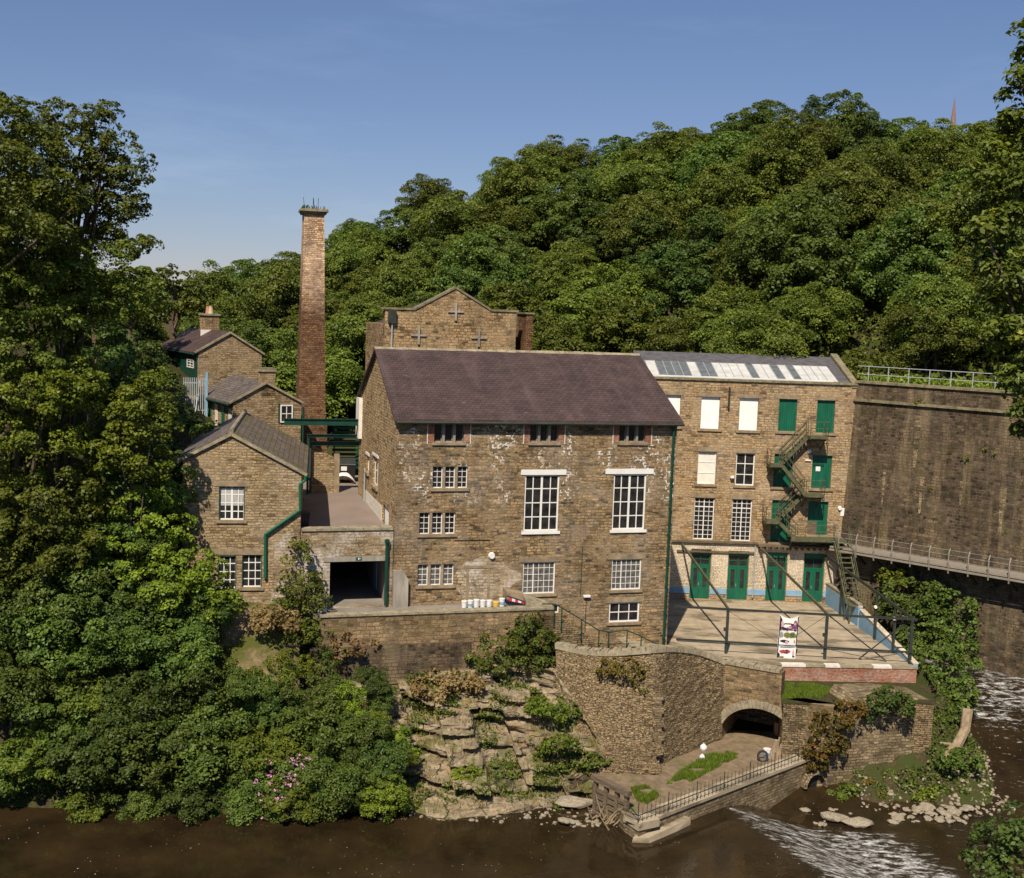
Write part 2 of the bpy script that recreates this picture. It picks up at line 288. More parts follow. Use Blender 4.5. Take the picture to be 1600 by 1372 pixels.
MAT['concrete_']=plain('edging_concrete',(.36,.29,.2),.9,.4,1.5,bmp=.3)
MAT['road']=plain('road_surface',(.215,.165,.135),.9,.15,.5,bmp=.25)
MAT['yardfl']=plain('yard_surface',(.22,.19,.155),.9,.3,.8,bmp=.2)
MAT['render']=plain('grey_render',(.30,.265,.22),.9,.4,1.2,bmp=.3,stretch=(2,.4,1))
MAT['dark']=plain('black_plastic',(.018,.018,.02),.45,.3,2)
MAT['navy']=plain('navy_plastic',(.02,.025,.07),.5,.2,2)
MAT['red']=plain('red_plastic',(.55,.04,.03),.5,.1,2)
MAT['yellow']=plain('yellow_plastic',(.65,.42,.07),.5,.15,2)
MAT['tub']=plain('white_plastic',(.72,.70,.68),.4,.25,4)
MAT['terra']=plain('terracotta',(.42,.22,.12),.8,.2,3)
MAT['buff']=plain('buff_clay',(.55,.40,.24),.8,.2,3)
MAT['bark']=plain('bark',(.12,.09,.06),.95,.5,3,bmp=.6,spec=.1)
MAT['log']=plain('pale_dead_wood',(.30,.22,.14),.9,.4,3,bmp=.6,spec=.1)
MAT['pebble']=plain('river_stone_surface',(.31,.255,.18),.85,.55,2.5,bmp=.5)
MAT['spire']=plain('far_spire_stone',(.22,.15,.13),.9,.2,1)
def soilmat(name,a,b2,g,gt=.55,sc=.5,bm=.6):
    m,t,b=mat(name); L=t.links; tc=N(t,'ShaderNodeTexCoord').outputs['Object']
    c=ramp(t,nz(t,tc,sc*5,5,.65),[(.3,a),(.7,b2)]); c=mix(t,ramp(t,nz(t,tc,sc,5,.6),[(gt-.06,(0,0,0)),(gt+.06,(1,1,1))]),c,g)
    L.new(c,b.inputs['Base Color']); setin(b,Roughness=1); b.inputs['Specular IOR Level'].default_value=.05
    bump(t,b,nz(t,tc,sc*10,5,.7),bm,.12); return m
MAT['ground']=soilmat('leafy_ground',(.03,.026,.014),(.085,.065,.035),(.045,.055,.016),.5,.9)
MAT['soil']=soilmat('platform_soil',(.13,.095,.06),(.26,.19,.12),(.10,.11,.03),.62)
MAT['bank']=soilmat('dry_bank',(.12,.08,.045),(.30,.215,.13),(.075,.08,.02),.5,.6)
MAT['gravel']=soilmat('river_gravel',(.10,.085,.06),(.34,.28,.2),(.09,.09,.03),.6,2,1)
def rockmat():
    m,t,b=mat('cliff_rock'); L=t.links; tc=N(t,'ShaderNodeTexCoord').outputs['Object']
    rm=N(t,'ShaderNodeMapping'); L.new(tc,rm.inputs[0]); rm.inputs['Rotation'].default_value=(0,R(9),0); v=rm.outputs[0]
    lay=nz(t,scl(t,v,(.22,.22,2.6)),1,6,.65,.5)
    c=ramp(t,lay,[(.25,(.08,.055,.035)),(.42,(.22,.175,.12)),(.55,(.34,.27,.18)),(.64,(.18,.14,.09)),(.78,(.38,.31,.21))])
    c=mix(t,1,c,ramp(t,nz(t,tc,3.5,6,.7),[(.3,(.55,.55,.55)),(.7,(1.35,1.32,1.25))]),'MULTIPLY')
    c=mix(t,ramp(t,nz(t,tc,.55,5,.65),[(.5,(0,0,0)),(.6,(.85,.85,.85))]),c,(.10,.11,.03))
    c=mix(t,ramp(t,nz(t,tc,.9,4,.6,.5),[(.6,(0,0,0)),(.68,(.8,.8,.8))]),c,(.27,.165,.07))
    cr1=ramp(t,nz(t,scl(t,v,(.3,.3,3.4)),1,3,.5,.8),[(.40,(1,1,1)),(.425,(0,0,0))]); cr1=mth(t,'MULTIPLY',cr1,ramp(t,nz(t,tc,.7,3),[(.45,(0,0,0)),(.55,(1,1,1))]))
    vo=N(t,'ShaderNodeTexVoronoi',feature='DISTANCE_TO_EDGE'); ds=N(t,'ShaderNodeVectorMath',operation='ADD'); L.new(scl(t,v,(.45,.45,.9)),ds.inputs[0]); nn=N(t,'ShaderNodeTexNoise'); L.new(tc,nn.inputs['Vector']); setin(nn,Scale=.8,Detail=4); L.new(scl(t,nn.outputs['Color'],(.9,.9,.5)),ds.inputs[1]); L.new(ds.outputs[0],vo.inputs['Vector']); setin(vo,Scale=1)
    cr2=mth(t,'MULTIPLY',ramp(t,vo.outputs['Distance'],[(0,(1,1,1)),(.018,(0,0,0))]),ramp(t,nz(t,tc,.5,3),[(.48,(0,0,0)),(.56,(.8,.8,.8))]))
    cr=mth(t,'MAXIMUM',cr1,cr2); c=mix(t,mth(t,'MULTIPLY',cr,.7),c,(.03,.022,.015))
    L.new(c,b.inputs['Base Color']); setin(b,Roughness=.95); b.inputs['Specular IOR Level'].default_value=.15
    bump(t,b,mth(t,'SUBTRACT',mth(t,'ADD',lay,mth(t,'MULTIPLY',nz(t,tc,5,6,.7),.5)),cr),1,.25); return m
MAT['rock']=rockmat()
def water():
    m,t,b=mat('river_water'); L=t.links; tc=N(t,'ShaderNodeTexCoord').outputs['Object']
    at=N(t,'ShaderNodeAttribute',attribute_name='foam').outputs['Fac']; rr=N(t,'ShaderNodeAttribute',attribute_name='rip').outputs['Fac']
    vm=N(t,'ShaderNodeMapping'); L.new(tc,vm.inputs[0]); vm.inputs['Rotation'].default_value=(0,0,R(38)); vm.inputs['Scale'].default_value=(.8,2.1,1)
    n=nz(t,vm.outputs[0],1.7,7,.72,.5)
    fo=mth(t,'MULTIPLY',mth(t,'SUBTRACT',mth(t,'ADD',n,mth(t,'MULTIPLY',at,.27)),.715),5.5)
    fo=mth(t,'MAXIMUM',mth(t,'MINIMUM',fo,1),0)
    sparkle=ramp(t,nz(t,tc,7,2,.5),[(.715,(0,0,0)),(.74,(1,1,1))]); sparkle=mth(t,'MULTIPLY',sparkle,ramp(t,nz(t,tc,.25,3),[(.5,(0,0,0)),(.6,(.7,.7,.7))]))  # white specks in the water colour imitate sun sparkles
    c=ramp(t,nz(t,tc,.35,5,.6),[(.3,(.012,.008,.004)),(.7,(.034,.021,.009))])
    c=mix(t,mth(t,'MAXIMUM',mth(t,'MULTIPLY',fo,ramp(t,nz(t,tc,9,4,.7),[(.35,(.35,.35,.35)),(.6,(1,1,1))])),sparkle),c,(.68,.66,.63))
    L.new(c,b.inputs['Base Color']); L.new(mth(t,'ADD',mth(t,'MULTIPLY',fo,.6),.03),b.inputs['Roughness']); b.inputs['IOR'].default_value=1.33
    hh=mth(t,'ADD',mth(t,'MULTIPLY',nz(t,tc,1.6,4,.6),.5),mth(t,'MULTIPLY',mth(t,'MULTIPLY',n,rr),4))
    bump(t,b,hh,.22,.10); return m
MAT['water']=water()
def leafmat(name,a,b2,c3=None,trans=.3):
    m,t,b=mat(name); L=t.links; at=N(t,'ShaderNodeAttribute',attribute_name='lr').outputs['Fac']
    stops=[(0,a),(.85,b2)]+([(1,c3)] if c3 else []); c=ramp(t,at,stops)
    oi=N(t,'ShaderNodeObjectInfo').outputs['Random']; hs=N(t,'ShaderNodeHueSaturation'); L.new(c,hs.inputs['Color'])
    L.new(mth(t,'ADD',mth(t,'MULTIPLY',oi,.03),.483),hs.inputs['Hue']); L.new(mth(t,'ADD',mth(t,'MULTIPLY',oi,.55),.75),hs.inputs['Value']); c=hs.outputs[0]
    L.new(c,b.inputs['Base Color']); setin(b,Roughness=.5); b.inputs['Specular IOR Level'].default_value=.25
    tr=N(t,'ShaderNodeBsdfTranslucent'); tc=mix(t,1,c,(1.3,1.25,.5),'MULTIPLY'); L.new(tc,tr.inputs[0])
    mx=N(t,'ShaderNodeMixShader'); mx.inputs[0].default_value=trans; L.new(b.outputs[0],mx.inputs[1]); L.new(tr.outputs[0],mx.inputs[2])
    L.new(mx.outputs[0],t.nodes['Material Output'].inputs[0]); return m
MAT['leaf_hill']=leafmat('hill_leaves',(.056,.085,.012),(.16,.19,.027))
MAT['leaf_syc']=leafmat('sycamore_leaves',(.046,.077,.013),(.12,.165,.028),(.17,.21,.03))
MAT['leaf_light']=leafmat('bright_leaves',(.08,.12,.012),(.19,.235,.022),(.26,.29,.03))
MAT['leaf_big']=leafmat('broad_leaves',(.055,.082,.012),(.15,.18,.022),(.2,.22,.025))
MAT['leaf_dark']=leafmat('dark_leaves',(.038,.065,.013),(.09,.13,.024))
MAT['leaf_yel']=leafmat('yellowish_leaves',(.05,.065,.010),(.13,.145,.02),(.30,.26,.04))  # random mix of dark green and yellowish leaves
MAT['leaf_aut']=leafmat('turning_leaves',(.07,.09,.012),(.2,.13,.02),(.34,.11,.02))
MAT['ivy']=leafmat('ivy_leaves',(.04,.065,.010),(.12,.16,.02),(.2,.14,.03))
MAT['pink']=leafmat('pink_flowers',(.45,.15,.35),(.62,.3,.5),trans=.2)
MAT['grass']=leafmat('grass_blades',(.06,.10,.012),(.15,.2,.02))
MAT['dry']=leafmat('dry_grass',(.14,.10,.03),(.34,.24,.10))
# ------------------------------------------------------------------ key levels and frames
ZT=4.64
C1=onz(1041,1014,ZT); MF=Frame(C1,15.76)
UL=MF.px(617,800)[0]
W0=onz(1078.6,936.8,ZT); WF=Frame(W0,1.3)
UWR=WF.px(1330,740)[0]
MLC=MF.P(UL,0,0)
CO=MF.P(MF.px(469,860)[0],0,0); CF=Frame(CO,9.5)
ZR=MF.px(540,831)[1]-.25           # road level behind the parapet
ZY=MF.px(560,946)[1]                # yard level
WEND=WF.P(UWR,0,0); BF=Frame(WEND,-43.2)
# ------------------------------------------------------------------ terrain
SKY=[(-900,400),(-300,380),(0,400),(160,418),(230,424),(300,432),(350,428),(400,410),(430,398),(510,368),(560,332),(610,296),(700,262),(740,238),(850,222),(900,208),(1000,195),(1050,175),(1110,175),(1200,142),(1260,150),(1340,152),(1400,182),(1480,186),(1540,170),(1600,165),(1900,160),(2600,250)]
saz=[];stn=[]
for a,b in SKY:
    r=ray(a,b); saz.append(math.atan2(r.x,r.y)); stn.append(r.z/math.hypot(r.x,r.y))
def sst(a,b,t): t=np.clip((t-a)/(b-a),0,1); return t*t*(3-2*t)
def zriver(x,y):
    up=np.clip((y-59.5)/(72-59.5),0,1)*3.6
    lower=-1.15+up
    # weir: crest line from (10.9,55.3) running towards the camera
    cx=11.6+(55.3-y)*.42
    k=sst(0,5.5,x-cx)
    return np.where(y<59,k*(-1.15),lower)
def hill(x,y):
    az=np.arctan2(x,np.maximum(y,1e-3)); r=np.hypot(x,y); tn=np.interp(az,saz,stn)
    rr=150.; zr=H+rr*tn-7.5
    side=sst(.05,.28,az); z0=10.5+8.0*side
    r0=92.
    k=np.clip((r-r0)/(rr-r0),0,1)
    z=z0+(zr-z0)*k**.85
    far=np.clip((r-rr)/500,0,1); z=np.where(r>rr,zr-far*30,z)
    return z
def terrain(x,y):
    x=np.asarray(x,float); y=np.asarray(y,float)
    az=np.arctan2(x,np.maximum(y,1e-3)); r=np.hypot(x,y)
    # left bank
    d=y-54.2
    bank=np.interp(d,[-30,-26,-1.5,0,3,8.6,11,13,18,40],[6,-2,-1.6,.05,2.0,5.2,6.3,6.5,8.5,9.5])
    cl=np.interp(y,[20,52,57.5,61.5,63.5,65.5,67,72,94],[6,-2,-2,1.5,3.0,5.0,6.5,8.5,9.5]); bank=bank+(cl-bank)*sst(-12.5,-9.5,x)
    bank=bank+np.where(d>0,sst(-22,-40,x)*sst(1,20,d)*9,0)
    bank=bank+sst(-12,-24,x)*sst(64,79,y)*8.6
    # terrace / platform zone
    mid=np.interp(y,[0,28,32,60,61,62,64,81,84,90],[6,5,-2,-2,-1.6,-.8,.3,.5,9,10])
    # right channel and its bank
    bed=zriver(x,y)-.5
    rb=bed+sst(28.2,24.6,x+.12*(y-62))*sst(61.0,66.5,y)*2.9+sst(27.6,26,x+.12*(y-62))*sst(59.2,61,y)*.62
    rb=np.where(x<24.8,np.minimum(rb,2.4),rb)
    bank=np.where(x>.5,np.minimum(bank,3.6+np.maximum(0,y-82)),bank)
    z=np.where(x<7.0,bank,np.where(x<19,mid,rb))
    z=np.where((x>=7)&(x<8.6)&(y<61),np.minimum(bank,mid),z)
    # retaining wall: behind its line the ground is high
    p=(x-BF.o.x)*BF.n.x+(y-BF.o.y)*BF.n.y; q=(x-BF.o.x)*BF.d.x+(y-BF.o.y)*BF.d.y
    z=np.where((p>.6)&(q>-.5)&(x>15),19.2,z)
    z=np.where((y>83.5)&(x>7),np.maximum(z,np.where(y>96,10,6.5)),z)
    near=z
    k=sst(84,96,r)*(1-sst(-13,-18,x)*sst(108,98,r))
    hz=hill(x,y)
    return np.where(y>0,near*(1-k)+hz*k,near)
def build_terrain():
    az=np.radians(np.concatenate([np.arange(-180,-40,5),np.arange(-40,40,.45),np.arange(40,180.1,5)]))
    rs=np.concatenate([[2,8,15,22,28],np.arange(30,100,.6),np.arange(100,170,3),[180,200,240,300,400,600,1000,2000,4000]])
    A,RR=np.meshgrid(az,rs); X=RR*np.sin(A); Y=RR*np.cos(A); Z=terrain(X,Y)
    rn=np.random.RandomState(1); Z=Z+rn.normal(0,.10,Z.shape)*(RR>45)*(RR<200)
    n=len(az); m=len(rs); V=np.stack([X.ravel(),Y.ravel(),Z.ravel()],1)
    i=np.arange(m-1)[:,None]*n+np.arange(n-1)[None,:]
    F=np.stack([i,i+n,i+n+1,i+1],-1).reshape(-1,4)[:,::-1]
    me=npmesh('ground',V,F,MAT['ground'],smooth=True); o=bpy.data.objects.new('ground',me); COL.objects.link(o); setprops(o,'wooded valley ground and hillside','ground',kind='structure')
build_terrain()
# river
def build_river():
    xs=np.arange(-60,70,.5); ys=np.arange(28,81,.4); X,Y=np.meshgrid(xs,ys); Z=zriver(X,Y)
    cx=11.6+(55.3-Y)*.42; k=X-cx
    foam=np.where(Y<57.5,sst(-.5,1.0,k)*(1-sst(7.5,11,k))*sst(60,56,Y),0)
    foam=np.maximum(foam,.75*sst(1.2,0,np.abs(Y-(49.5+ (X-19)*.9)))*(X>18)*(X<24))
    foam=np.maximum(foam,.9*sst(62,70,Y)*(X>24)*sst(27.2,28.6,X+.12*(Y-62))*sst(61,66,Y))
    foam=np.maximum(foam,.42*(X>22)*(Y<66))
    rip=np.clip(foam+.1*(X>19),0,1)
    V=np.stack([X.ravel(),Y.ravel(),(Z+foam*.0).ravel()],1); n=len(xs); i=np.arange(len(ys)-1)[:,None]*n+np.arange(n-1)[None,:]
    F=np.stack([i,i+1,i+n+1,i+n],-1).reshape(-1,4)
    me=npmesh('river',V,F,MAT['water'],smooth=True)
    for nm,a in(('foam',foam),('rip',rip)):
        q=me.attributes.new(nm,'FLOAT','POINT'); q.data.foreach_set('value',a.ravel().astype(np.float32))
    o=bpy.data.objects.new('river',me); COL.objects.link(o); setprops(o,'dark brown river with white water below the weir','river',kind='structure')
build_river()
# ------------------------------------------------------------------ wall with openings, windows, roofs
def wallmesh(mb,fr,u0,u1,z0,z1,ops,v=0,dep=.3,top=None):
    us=sorted({u0,u1,*[o[0] for o in ops],*[o[1] for o in ops]}); zs=sorted({z0,z1,*[o[2] for o in ops],*[o[3] for o in ops]})
    us=[a for a in us if u0-1e-6<=a<=u1+1e-6]; zs=[a for a in zs if z0-1e-6<=a<=z1+1e-6]
    for i in range(len(us)-1):
        for j in range(len(zs)-1):
            uc=(us[i]+us[i+1])/2; zc=(zs[j]+zs[j+1])/2
            if any(o[0]<uc<o[1] and o[2]<zc<o[3] for o in ops): continue
            mb.quad(fr.P(us[i],v,zs[j]),fr.P(us[i+1],v,zs[j]),fr.P(us[i+1],v,zs[j+1]),fr.P(us[i],v,zs[j+1]))
    for a,b,c,d in [o[:4] for o in ops]:
        w=v+dep; q=fr.P
        mb.quad(q(a,v,c),q(a,v,d),q(a,w,d),q(a,w,c)); mb.quad(q(b,v,c),q(b,w,c),q(b,w,d),q(b,v,d))
        mb.quad(q(a,v,d),q(b,v,d),q(b,w,d),q(a,w,d)); mb.quad(q(a,v,c),q(a,w,c),q(b,w,c),q(b,v,c))
def window(fr,rc,cols,rows,parent,v=.14,fw=.07,bw=.035,gm='glass',sill=True,lintel=None,thick=None,lights=1,fm='white',name='window',transom=None,mull='lintel',label=None,curtain=False):
    u0,u1,z0,z1=rc; f=MB(); g=MB(); mu=MB(); nl=lights; mw=.14 if nl>1 else 0
    lw=((u1-u0)-mw*(nl-1))/nl
    for k in range(nl):
        a=u0+k*(lw+mw); b=a+lw
        f.box(fr,a,b,v,v+.08,z0,z0+fw); f.box(fr,a,b,v,v+.08,z1-fw,z1); f.box(fr,a,a+fw,v,v+.08,z0+fw,z1-fw); f.box(fr,b-fw,b,v,v+.08,z0+fw,z1-fw)
        for c in range(1,cols):
            x=a+(b-a)*c/cols; w=bw*(2.2 if thick==c else 1); f.box(fr,x-w/2,x+w/2,v+.015,v+.06,z0+fw,z1-fw)
        for r in range(1,rows):
            y=z0+(z1-z0)*r/rows; w=bw*(2.4 if transom==r else 1); f.box(fr,a+fw,b-fw,v+.018,v+.057,y-w/2,y+w/2)
        if k<nl-1: mu.box(fr,b,b+mw,.02,v+.2,z0,z1)
    g.quad(fr.P(u0,v+.045,z0),fr.P(u1,v+.045,z0),fr.P(u1,v+.045,z1),fr.P(u0,v+.045,z1))
    o=f.build(name,MAT[fm],parent); 
    if label: o['label']=label
    g.build('pane',MAT[gm],o)
    if nl>1: mu.build('mullion',MAT[mull],o)
    if curtain:
        c=MB(); c.box(fr,u0+.1,u1-.1,v+.03,v+.04,z0+(z1-z0)*.42,z1-.1); c.build('curtain',MAT['curtain'],o)
    if sill: MB().box(fr,u0-.12,u1+.12,-.09,v,z0-.16,z0-.003).build('sill',MAT['lintel' if sill is True else sill],o)
    if lintel: MB().box(fr,u0-.25,u1+.25,-.035,.2,z1+.003,z1+.30).build('lintel',MAT[lintel],o)
    return o
def gableroof(fr,u0,u1,v0,v1,ze,zr,th=.14,mt='slate',parent=None,ov=.3,ovs=.2,vr=None,name='roof'):
    vr=(v0+v1)/2 if vr is None else vr
    mb=MB(); sf=(zr-ze)/(vr-v0); sb=(zr-ze)/(v1-vr)
    a=[(v0-ov,ze-sf*ov),(vr,zr),(v1+ov,ze-sb*ov)]
    for (va,za),(vb,zb) in ((a[0],a[1]),(a[1],a[2])):
        pts=[fr.P(u0-ovs,va,za),fr.P(u1+ovs,va,za),fr.P(u1+ovs,vb,zb),fr.P(u0-ovs,vb,zb)]
        mb.hexa([p+Vector((0,0,.01)) for p in pts]+[p+Vector((0,0,th)) for p in pts])
    r=mb.build(name,MAT[mt],parent)
    rg=MB(); n=max(3,int((u1-u0)/.6)); 
    for i in range(n):
        x0=u0-ovs+(u1-u0+2*ovs)*i/n; x1=u0-ovs+(u1-u0+2*ovs)*(i+1)/n-.015; dz=rnd.uniform(-.015,.015)
        q=[fr.P(x0,vr-.16,zr+th-.09+dz),fr.P(x1,vr-.16,zr+th-.09+dz),fr.P(x1,vr,zr+th+.08+dz),fr.P(x0,vr,zr+th+.08+dz)]; rg.prism(q,(0,0,-.05))
        q=[fr.P(x0,vr,zr+th+.08+dz),fr.P(x1,vr,zr+th+.08+dz),fr.P(x1,vr+.16,zr+th-.09+dz),fr.P(x0,vr+.16,zr+th-.09+dz)]; rg.prism(q,(0,0,-.05))
    rg.build('ridge_tiles',MAT['cope'],r)
    return r
def pent(mb,fr,u,v0,v1,z0,ze,zr,out,vr=None):  # gable end face in the plane u
    vr=(v0+v1)/2 if vr is None else vr
    p=[fr.P(u,v0,z0),fr.P(u,v1,z0),fr.P(u,v1,ze),fr.P(u,vr,zr),fr.P(u,v0,ze)]
    mb.quad(*(p if out>0 else p[::-1]))
# ------------------------------------------------------------------ MAIN MILL
def z3(a,b): return (560+a/4.035,640+b/4.035)
def z4(a,b): return (800+a/3.518,640+b/3.518)
def main_mill():
    ZF_=ZY
    D=13.9; ZE=MF.px(1058,657)[1]; u,_=0,0
    rv=D/2; ZRi=21.65; Z0=ZT-2.5
    root=empty('stone_mill',MF.P(UL/2,D/2,ZT),'tall stone mill with purple slate roof and large white windows','mill')
    rcs=[]
    tops=[(678.5,657,725,691),(828.5,658,873,691),(967.7,658.5,1009,691)]
    trip=[(676,728.7,730.5,762.7),(655,800.6,711,834.5),(652.4,881.6,708.7,914.6)]
    big=[(819,741.8,873,829.9),(957.5,741,1008.5,827.6)]
    sm=[(816.5,878,867,927.7),(955.5,873.7,1001.5,921.4)]
    bs=[(951.5,941,999,972),(852,945,873,958)]
    R_=lambda q:MF.rect(*q)
    allr=[R_(q) for q in tops+trip+big+sm+bs]
    ut=allr[0]; zt0,zt1=ut[2],ut[3]
    w=MB(); wallmesh(w,MF,UL,0,Z0,ZE,allr,dep=.35)
    w.quad(MF.P(0,0,Z0),MF.P(0,D,Z0),MF.P(0,D,ZE),MF.P(0,0,ZE)); pass
    w.v=w.v[:-4]; w.f=w.f[:-1]
    pent(w,MF,0,0,D,Z0,ZE,ZRi,1); w.quad(MF.P(0,D,Z0),MF.P(UL,D,Z0),MF.P(UL,D,ZE),MF.P(0,D,ZE))
    w.build('front_wall',MAT['main'],root)
    # side wall with its openings, drawn in a frame that runs front(0) to back
    SF=Frame(MF.P(UL,0,0),15.76+90)   # u = depth, outward normal = its +n side
    def sr(x0,y0,x1,y1):
        a=SF.px(x0,(y0+y1)/2); b=SF.px(x1,(y0+y1)/2); c=SF.px((x0+x1)/2,y1); d=SF.px((x0+x1)/2,y0)
        return (min(a[0],b[0]),max(a[0],b[0]),c[1],d[1])
    s1=sr(582.5,713,590.5,760); s2=sr(572.5,711,576.5,738); s3=sr(597,790,607.5,828)
    mb=MB(); q=SF.P
    ops=[s1,s2,s3]
    us=sorted({0,D,*[o[0] for o in ops],*[o[1] for o in ops]}); zs=sorted({Z0,ZE,*[o[2] for o in ops],*[o[3] for o in ops]})
    for i in range(len(us)-1):
        for j in range(len(zs)-1):
            uc=(us[i]+us[i+1])/2; zc=(zs[j]+zs[j+1])/2
            if any(o[0]<uc<o[1] and o[2]<zc<o[3] for o in ops): continue
            mb.quad(q(us[i+1],0,zs[j]),q(us[i],0,zs[j]),q(us[i],0,zs[j+1]),q(us[i+1],0,zs[j+1]))
    for a,b,c,d in ops:
        w_=-.3
        mb.quad(q(a,0,c),q(a,w_,c),q(a,w_,d),q(a,0,d)); mb.quad(q(b,0,c),q(b,0,d),q(b,w_,d),q(b,w_,c)); mb.quad(q(a,0,c),q(b,0,c),q(b,w_,c),q(a,w_,c)); mb.quad(q(a,0,d),q(a,w_,d),q(b,w_,d),q(b,0,d))
    mb.quad(q(0,0,ZE),q(rv,0,ZRi),q(D,0,ZE))
    mb.build('gable_wall',MAT['side'],root)
    def sidewin(rc,fm,gm,cols,rows,name='window'):
        u0,u1,z0,z1=rc; f=MB(); v=-.12
        f.box(SF,u0,u1,v,v-.07,z0,z0+.09); f.box(SF,u0,u1,v,v-.07,z1-.09,z1); f.box(SF,u0,u0+.1,v,v-.07,z0+.09,z1-.09); f.box(SF,u1-.1,u1,v,v-.07,z0+.09,z1-.09)
        for c in range(1,cols): x=u0+(u1-u0)*c/cols; f.box(SF,x-.03,x+.03,v-.01,v-.05,z0+.09,z1-.09)
        for r in range(1,rows): y=z0+(z1-z0)*r/rows; f.box(SF,u0+.1,u1-.1,v-.012,v-.048,y-.03,y+.03)
        o=f.build(name,MAT[fm],root); MB().quad(SF.P(u1,v-.03,z0),SF.P(u0,v-.03,z0),SF.P(u0,v-.03,z1),SF.P(u1,v-.03,z1)).build('pane' if name=='window' else 'panel',MAT[gm],o)
        MB().box(SF,u0-.15,u1+.15,.12,-.1,z0-.16,z0-.003).build('sill',MAT['lintel'],o); 
        if name=='window': MB().box(SF,u0-.15,u1+.15,.05,-.1,z1+.003,z1+.16).build('head',MAT['white'],o)
        return o
    sidewin(s1,'white','glass',2,2); sidewin(s2,'white','board',1,1); sidewin(s3,'wood','board',1,1,'door')
    a=SF.px(575,760); 
    zz=SF.px(590,784)[1]
    pl=MB(); 
    u_s=[s3[1]+.05,D-3.2]
    pl.box(SF,u_s[0],u_s[1],.025,-.05,ZR-.1,zz); pl.build('plaster_panel',MAT['plaster'],root)
    MB().tube([q(D-3.4,.1,zz+1.4),q(D-3.4,.1,ZR+.2)],.06,8).build('drainpipe',MAT['railgrey'],root)
    # corner loading bay boards at the back corner
    MB().box(SF,D-1.2,D+.15,.22,-.1,SF.px(566,686)[1],SF.px(566,622)[1]).build('loading_bay_boarding',MAT['sheet'],root)
    r=gableroof(MF,UL,0,0,D,ZE,ZRi,parent=root,ov=.35,ovs=.22)
    g=MB(); g.tube([MF.P(UL-.1,-.40,ZE-.22),MF.P(.25,-.40,ZE-.22)],.085,8); 
    for i in range(15): x=UL+.3+(abs(UL)-.6)*i/14; g.bar(MF.P(x,.02,ZE-.26),MF.P(x,-.36,ZE-.26),.05)
    g.build('gutter',MAT['steel'],root)
    # top storey windows: brick jambs
    for k,q_ in enumerate(tops):
        rc=R_(q_); ww=rc[1]-rc[0]; jb=ww*.0
        o=window(MF,rc,1,1,root,fm='greywood',lights=3,fw=.05,mull='greywood',v=.16)
        MB().box(MF,rc[0]-.34,rc[0]-.003,-.02,.18,rc[2],rc[3]).build('brick_jamb',MAT['brick'],o); MB().box(MF,rc[1]+.003,rc[1]+.34,-.02,.18,rc[2],rc[3]).build('brick_jamb',MAT['brick'],o)
        MB().box(MF,rc[0]-.40,rc[0]-.35,-.03,.1,rc[2]-.1,rc[3]).build('plaster_edge',MAT['plaster'],o); MB().box(MF,rc[1]+.35,rc[1]+.40,-.03,.1,rc[2]-.1,rc[3]).build('plaster_edge',MAT['plaster'],o)
    for q_ in trip: window(MF,R_(q_),2,4,root,lights=3,fw=.045,bw=.025,v=.12,gm='glassgrey' if q_[1]>850 else 'glass')
    for k,q_ in enumerate(big):
        o=window(MF,R_(q_),4,4,root,fw=.09,bw=.055,thick=2,v=.06,sill='white')
        lr=R_([(814,733.8,884.7,741.3),(946,732.4,1021,740)][k]); MB().box(MF,lr[0],lr[1],-.05,.2,lr[2]-.02,lr[3]).build('lintel',MAT['white'],o)
    for k,q_ in enumerate(sm): window(MF,R_(q_),6,5,root,gm='glassgrey',fw=.07,bw=.026,thick=2,v=.06,lintel='lintel')
    window(MF,R_(bs[0]),3,2,root,fw=.09,bw=.05,v=.06,lintel='lintel'); window(MF,R_(bs[1]),3,1,root,fw=.06,bw=.04,v=.06,lintel='lintel',sill=False)
    # downpipe
    a=MF.px(1053.5,661,-.15); b=MF.px(1036.5,1012,-.15)
    p=MB(); p.tube([MF.P(a[0],-.15,a[1]),MF.P(a[0],-.15,b[1])],.075,8)
    z=a[1]-.3
    p.box(MF,a[0]-.16,a[0]+.16,-.3,-.03,a[1]-.25,a[1]+.1)
    while z>b[1]: p.tube([MF.P(a[0],-.15,z),MF.P(a[0],-.15,z-.1)],.105,8); z-=1.55
    p.build('downpipe',MAT['dkgreen'],root)
    # blocked doorway, render buttress
    rc=R_((728,888,765,945)); j=MB(); j.box(MF,rc[0],rc[0]+.14,-.03,.1,rc[2],rc[3]); j.box(MF,rc[1]-.14,rc[1],-.03,.1,rc[2],rc[3]); j.box(MF,rc[0]-.5,rc[1]+.2,-.04,.1,rc[3],rc[3]+.16); j.build('blocked_door_surround',MAT['lintel'],root)
    rc=R_((613,890,636,954)); mb=MB(); mb.prism([MF.P(rc[0],-.35,rc[2]),MF.P(rc[1],-.35,rc[2]),MF.P(rc[1],-.35,rc[3]-.5),MF.P(rc[0]+.5,-.3,rc[3]),MF.P(rc[0],-.3,rc[3])],MF.n*.4); mb.build('rendered_buttress',MAT['render'],root)
    rc=R_((706,868,812,946)); pl=MB(); rr=random.Random(2); n_=22; pp=[]
    for i in range(n_):
        a=2*math.pi*i/n_; k=.78+.3*rr.random(); pp.append(MF.P((rc[0]+rc[1])/2+math.cos(a)*(rc[1]-rc[0])/2*k,-.012,max(ZF_-.1,(rc[2]+rc[3])/2+math.sin(a)*(rc[3]-rc[2])/2*min(1,k+.05))))
    pl.add(pp,[tuple(range(n_))]); pl.build('limewashed_patch',MAT['limey'],root)
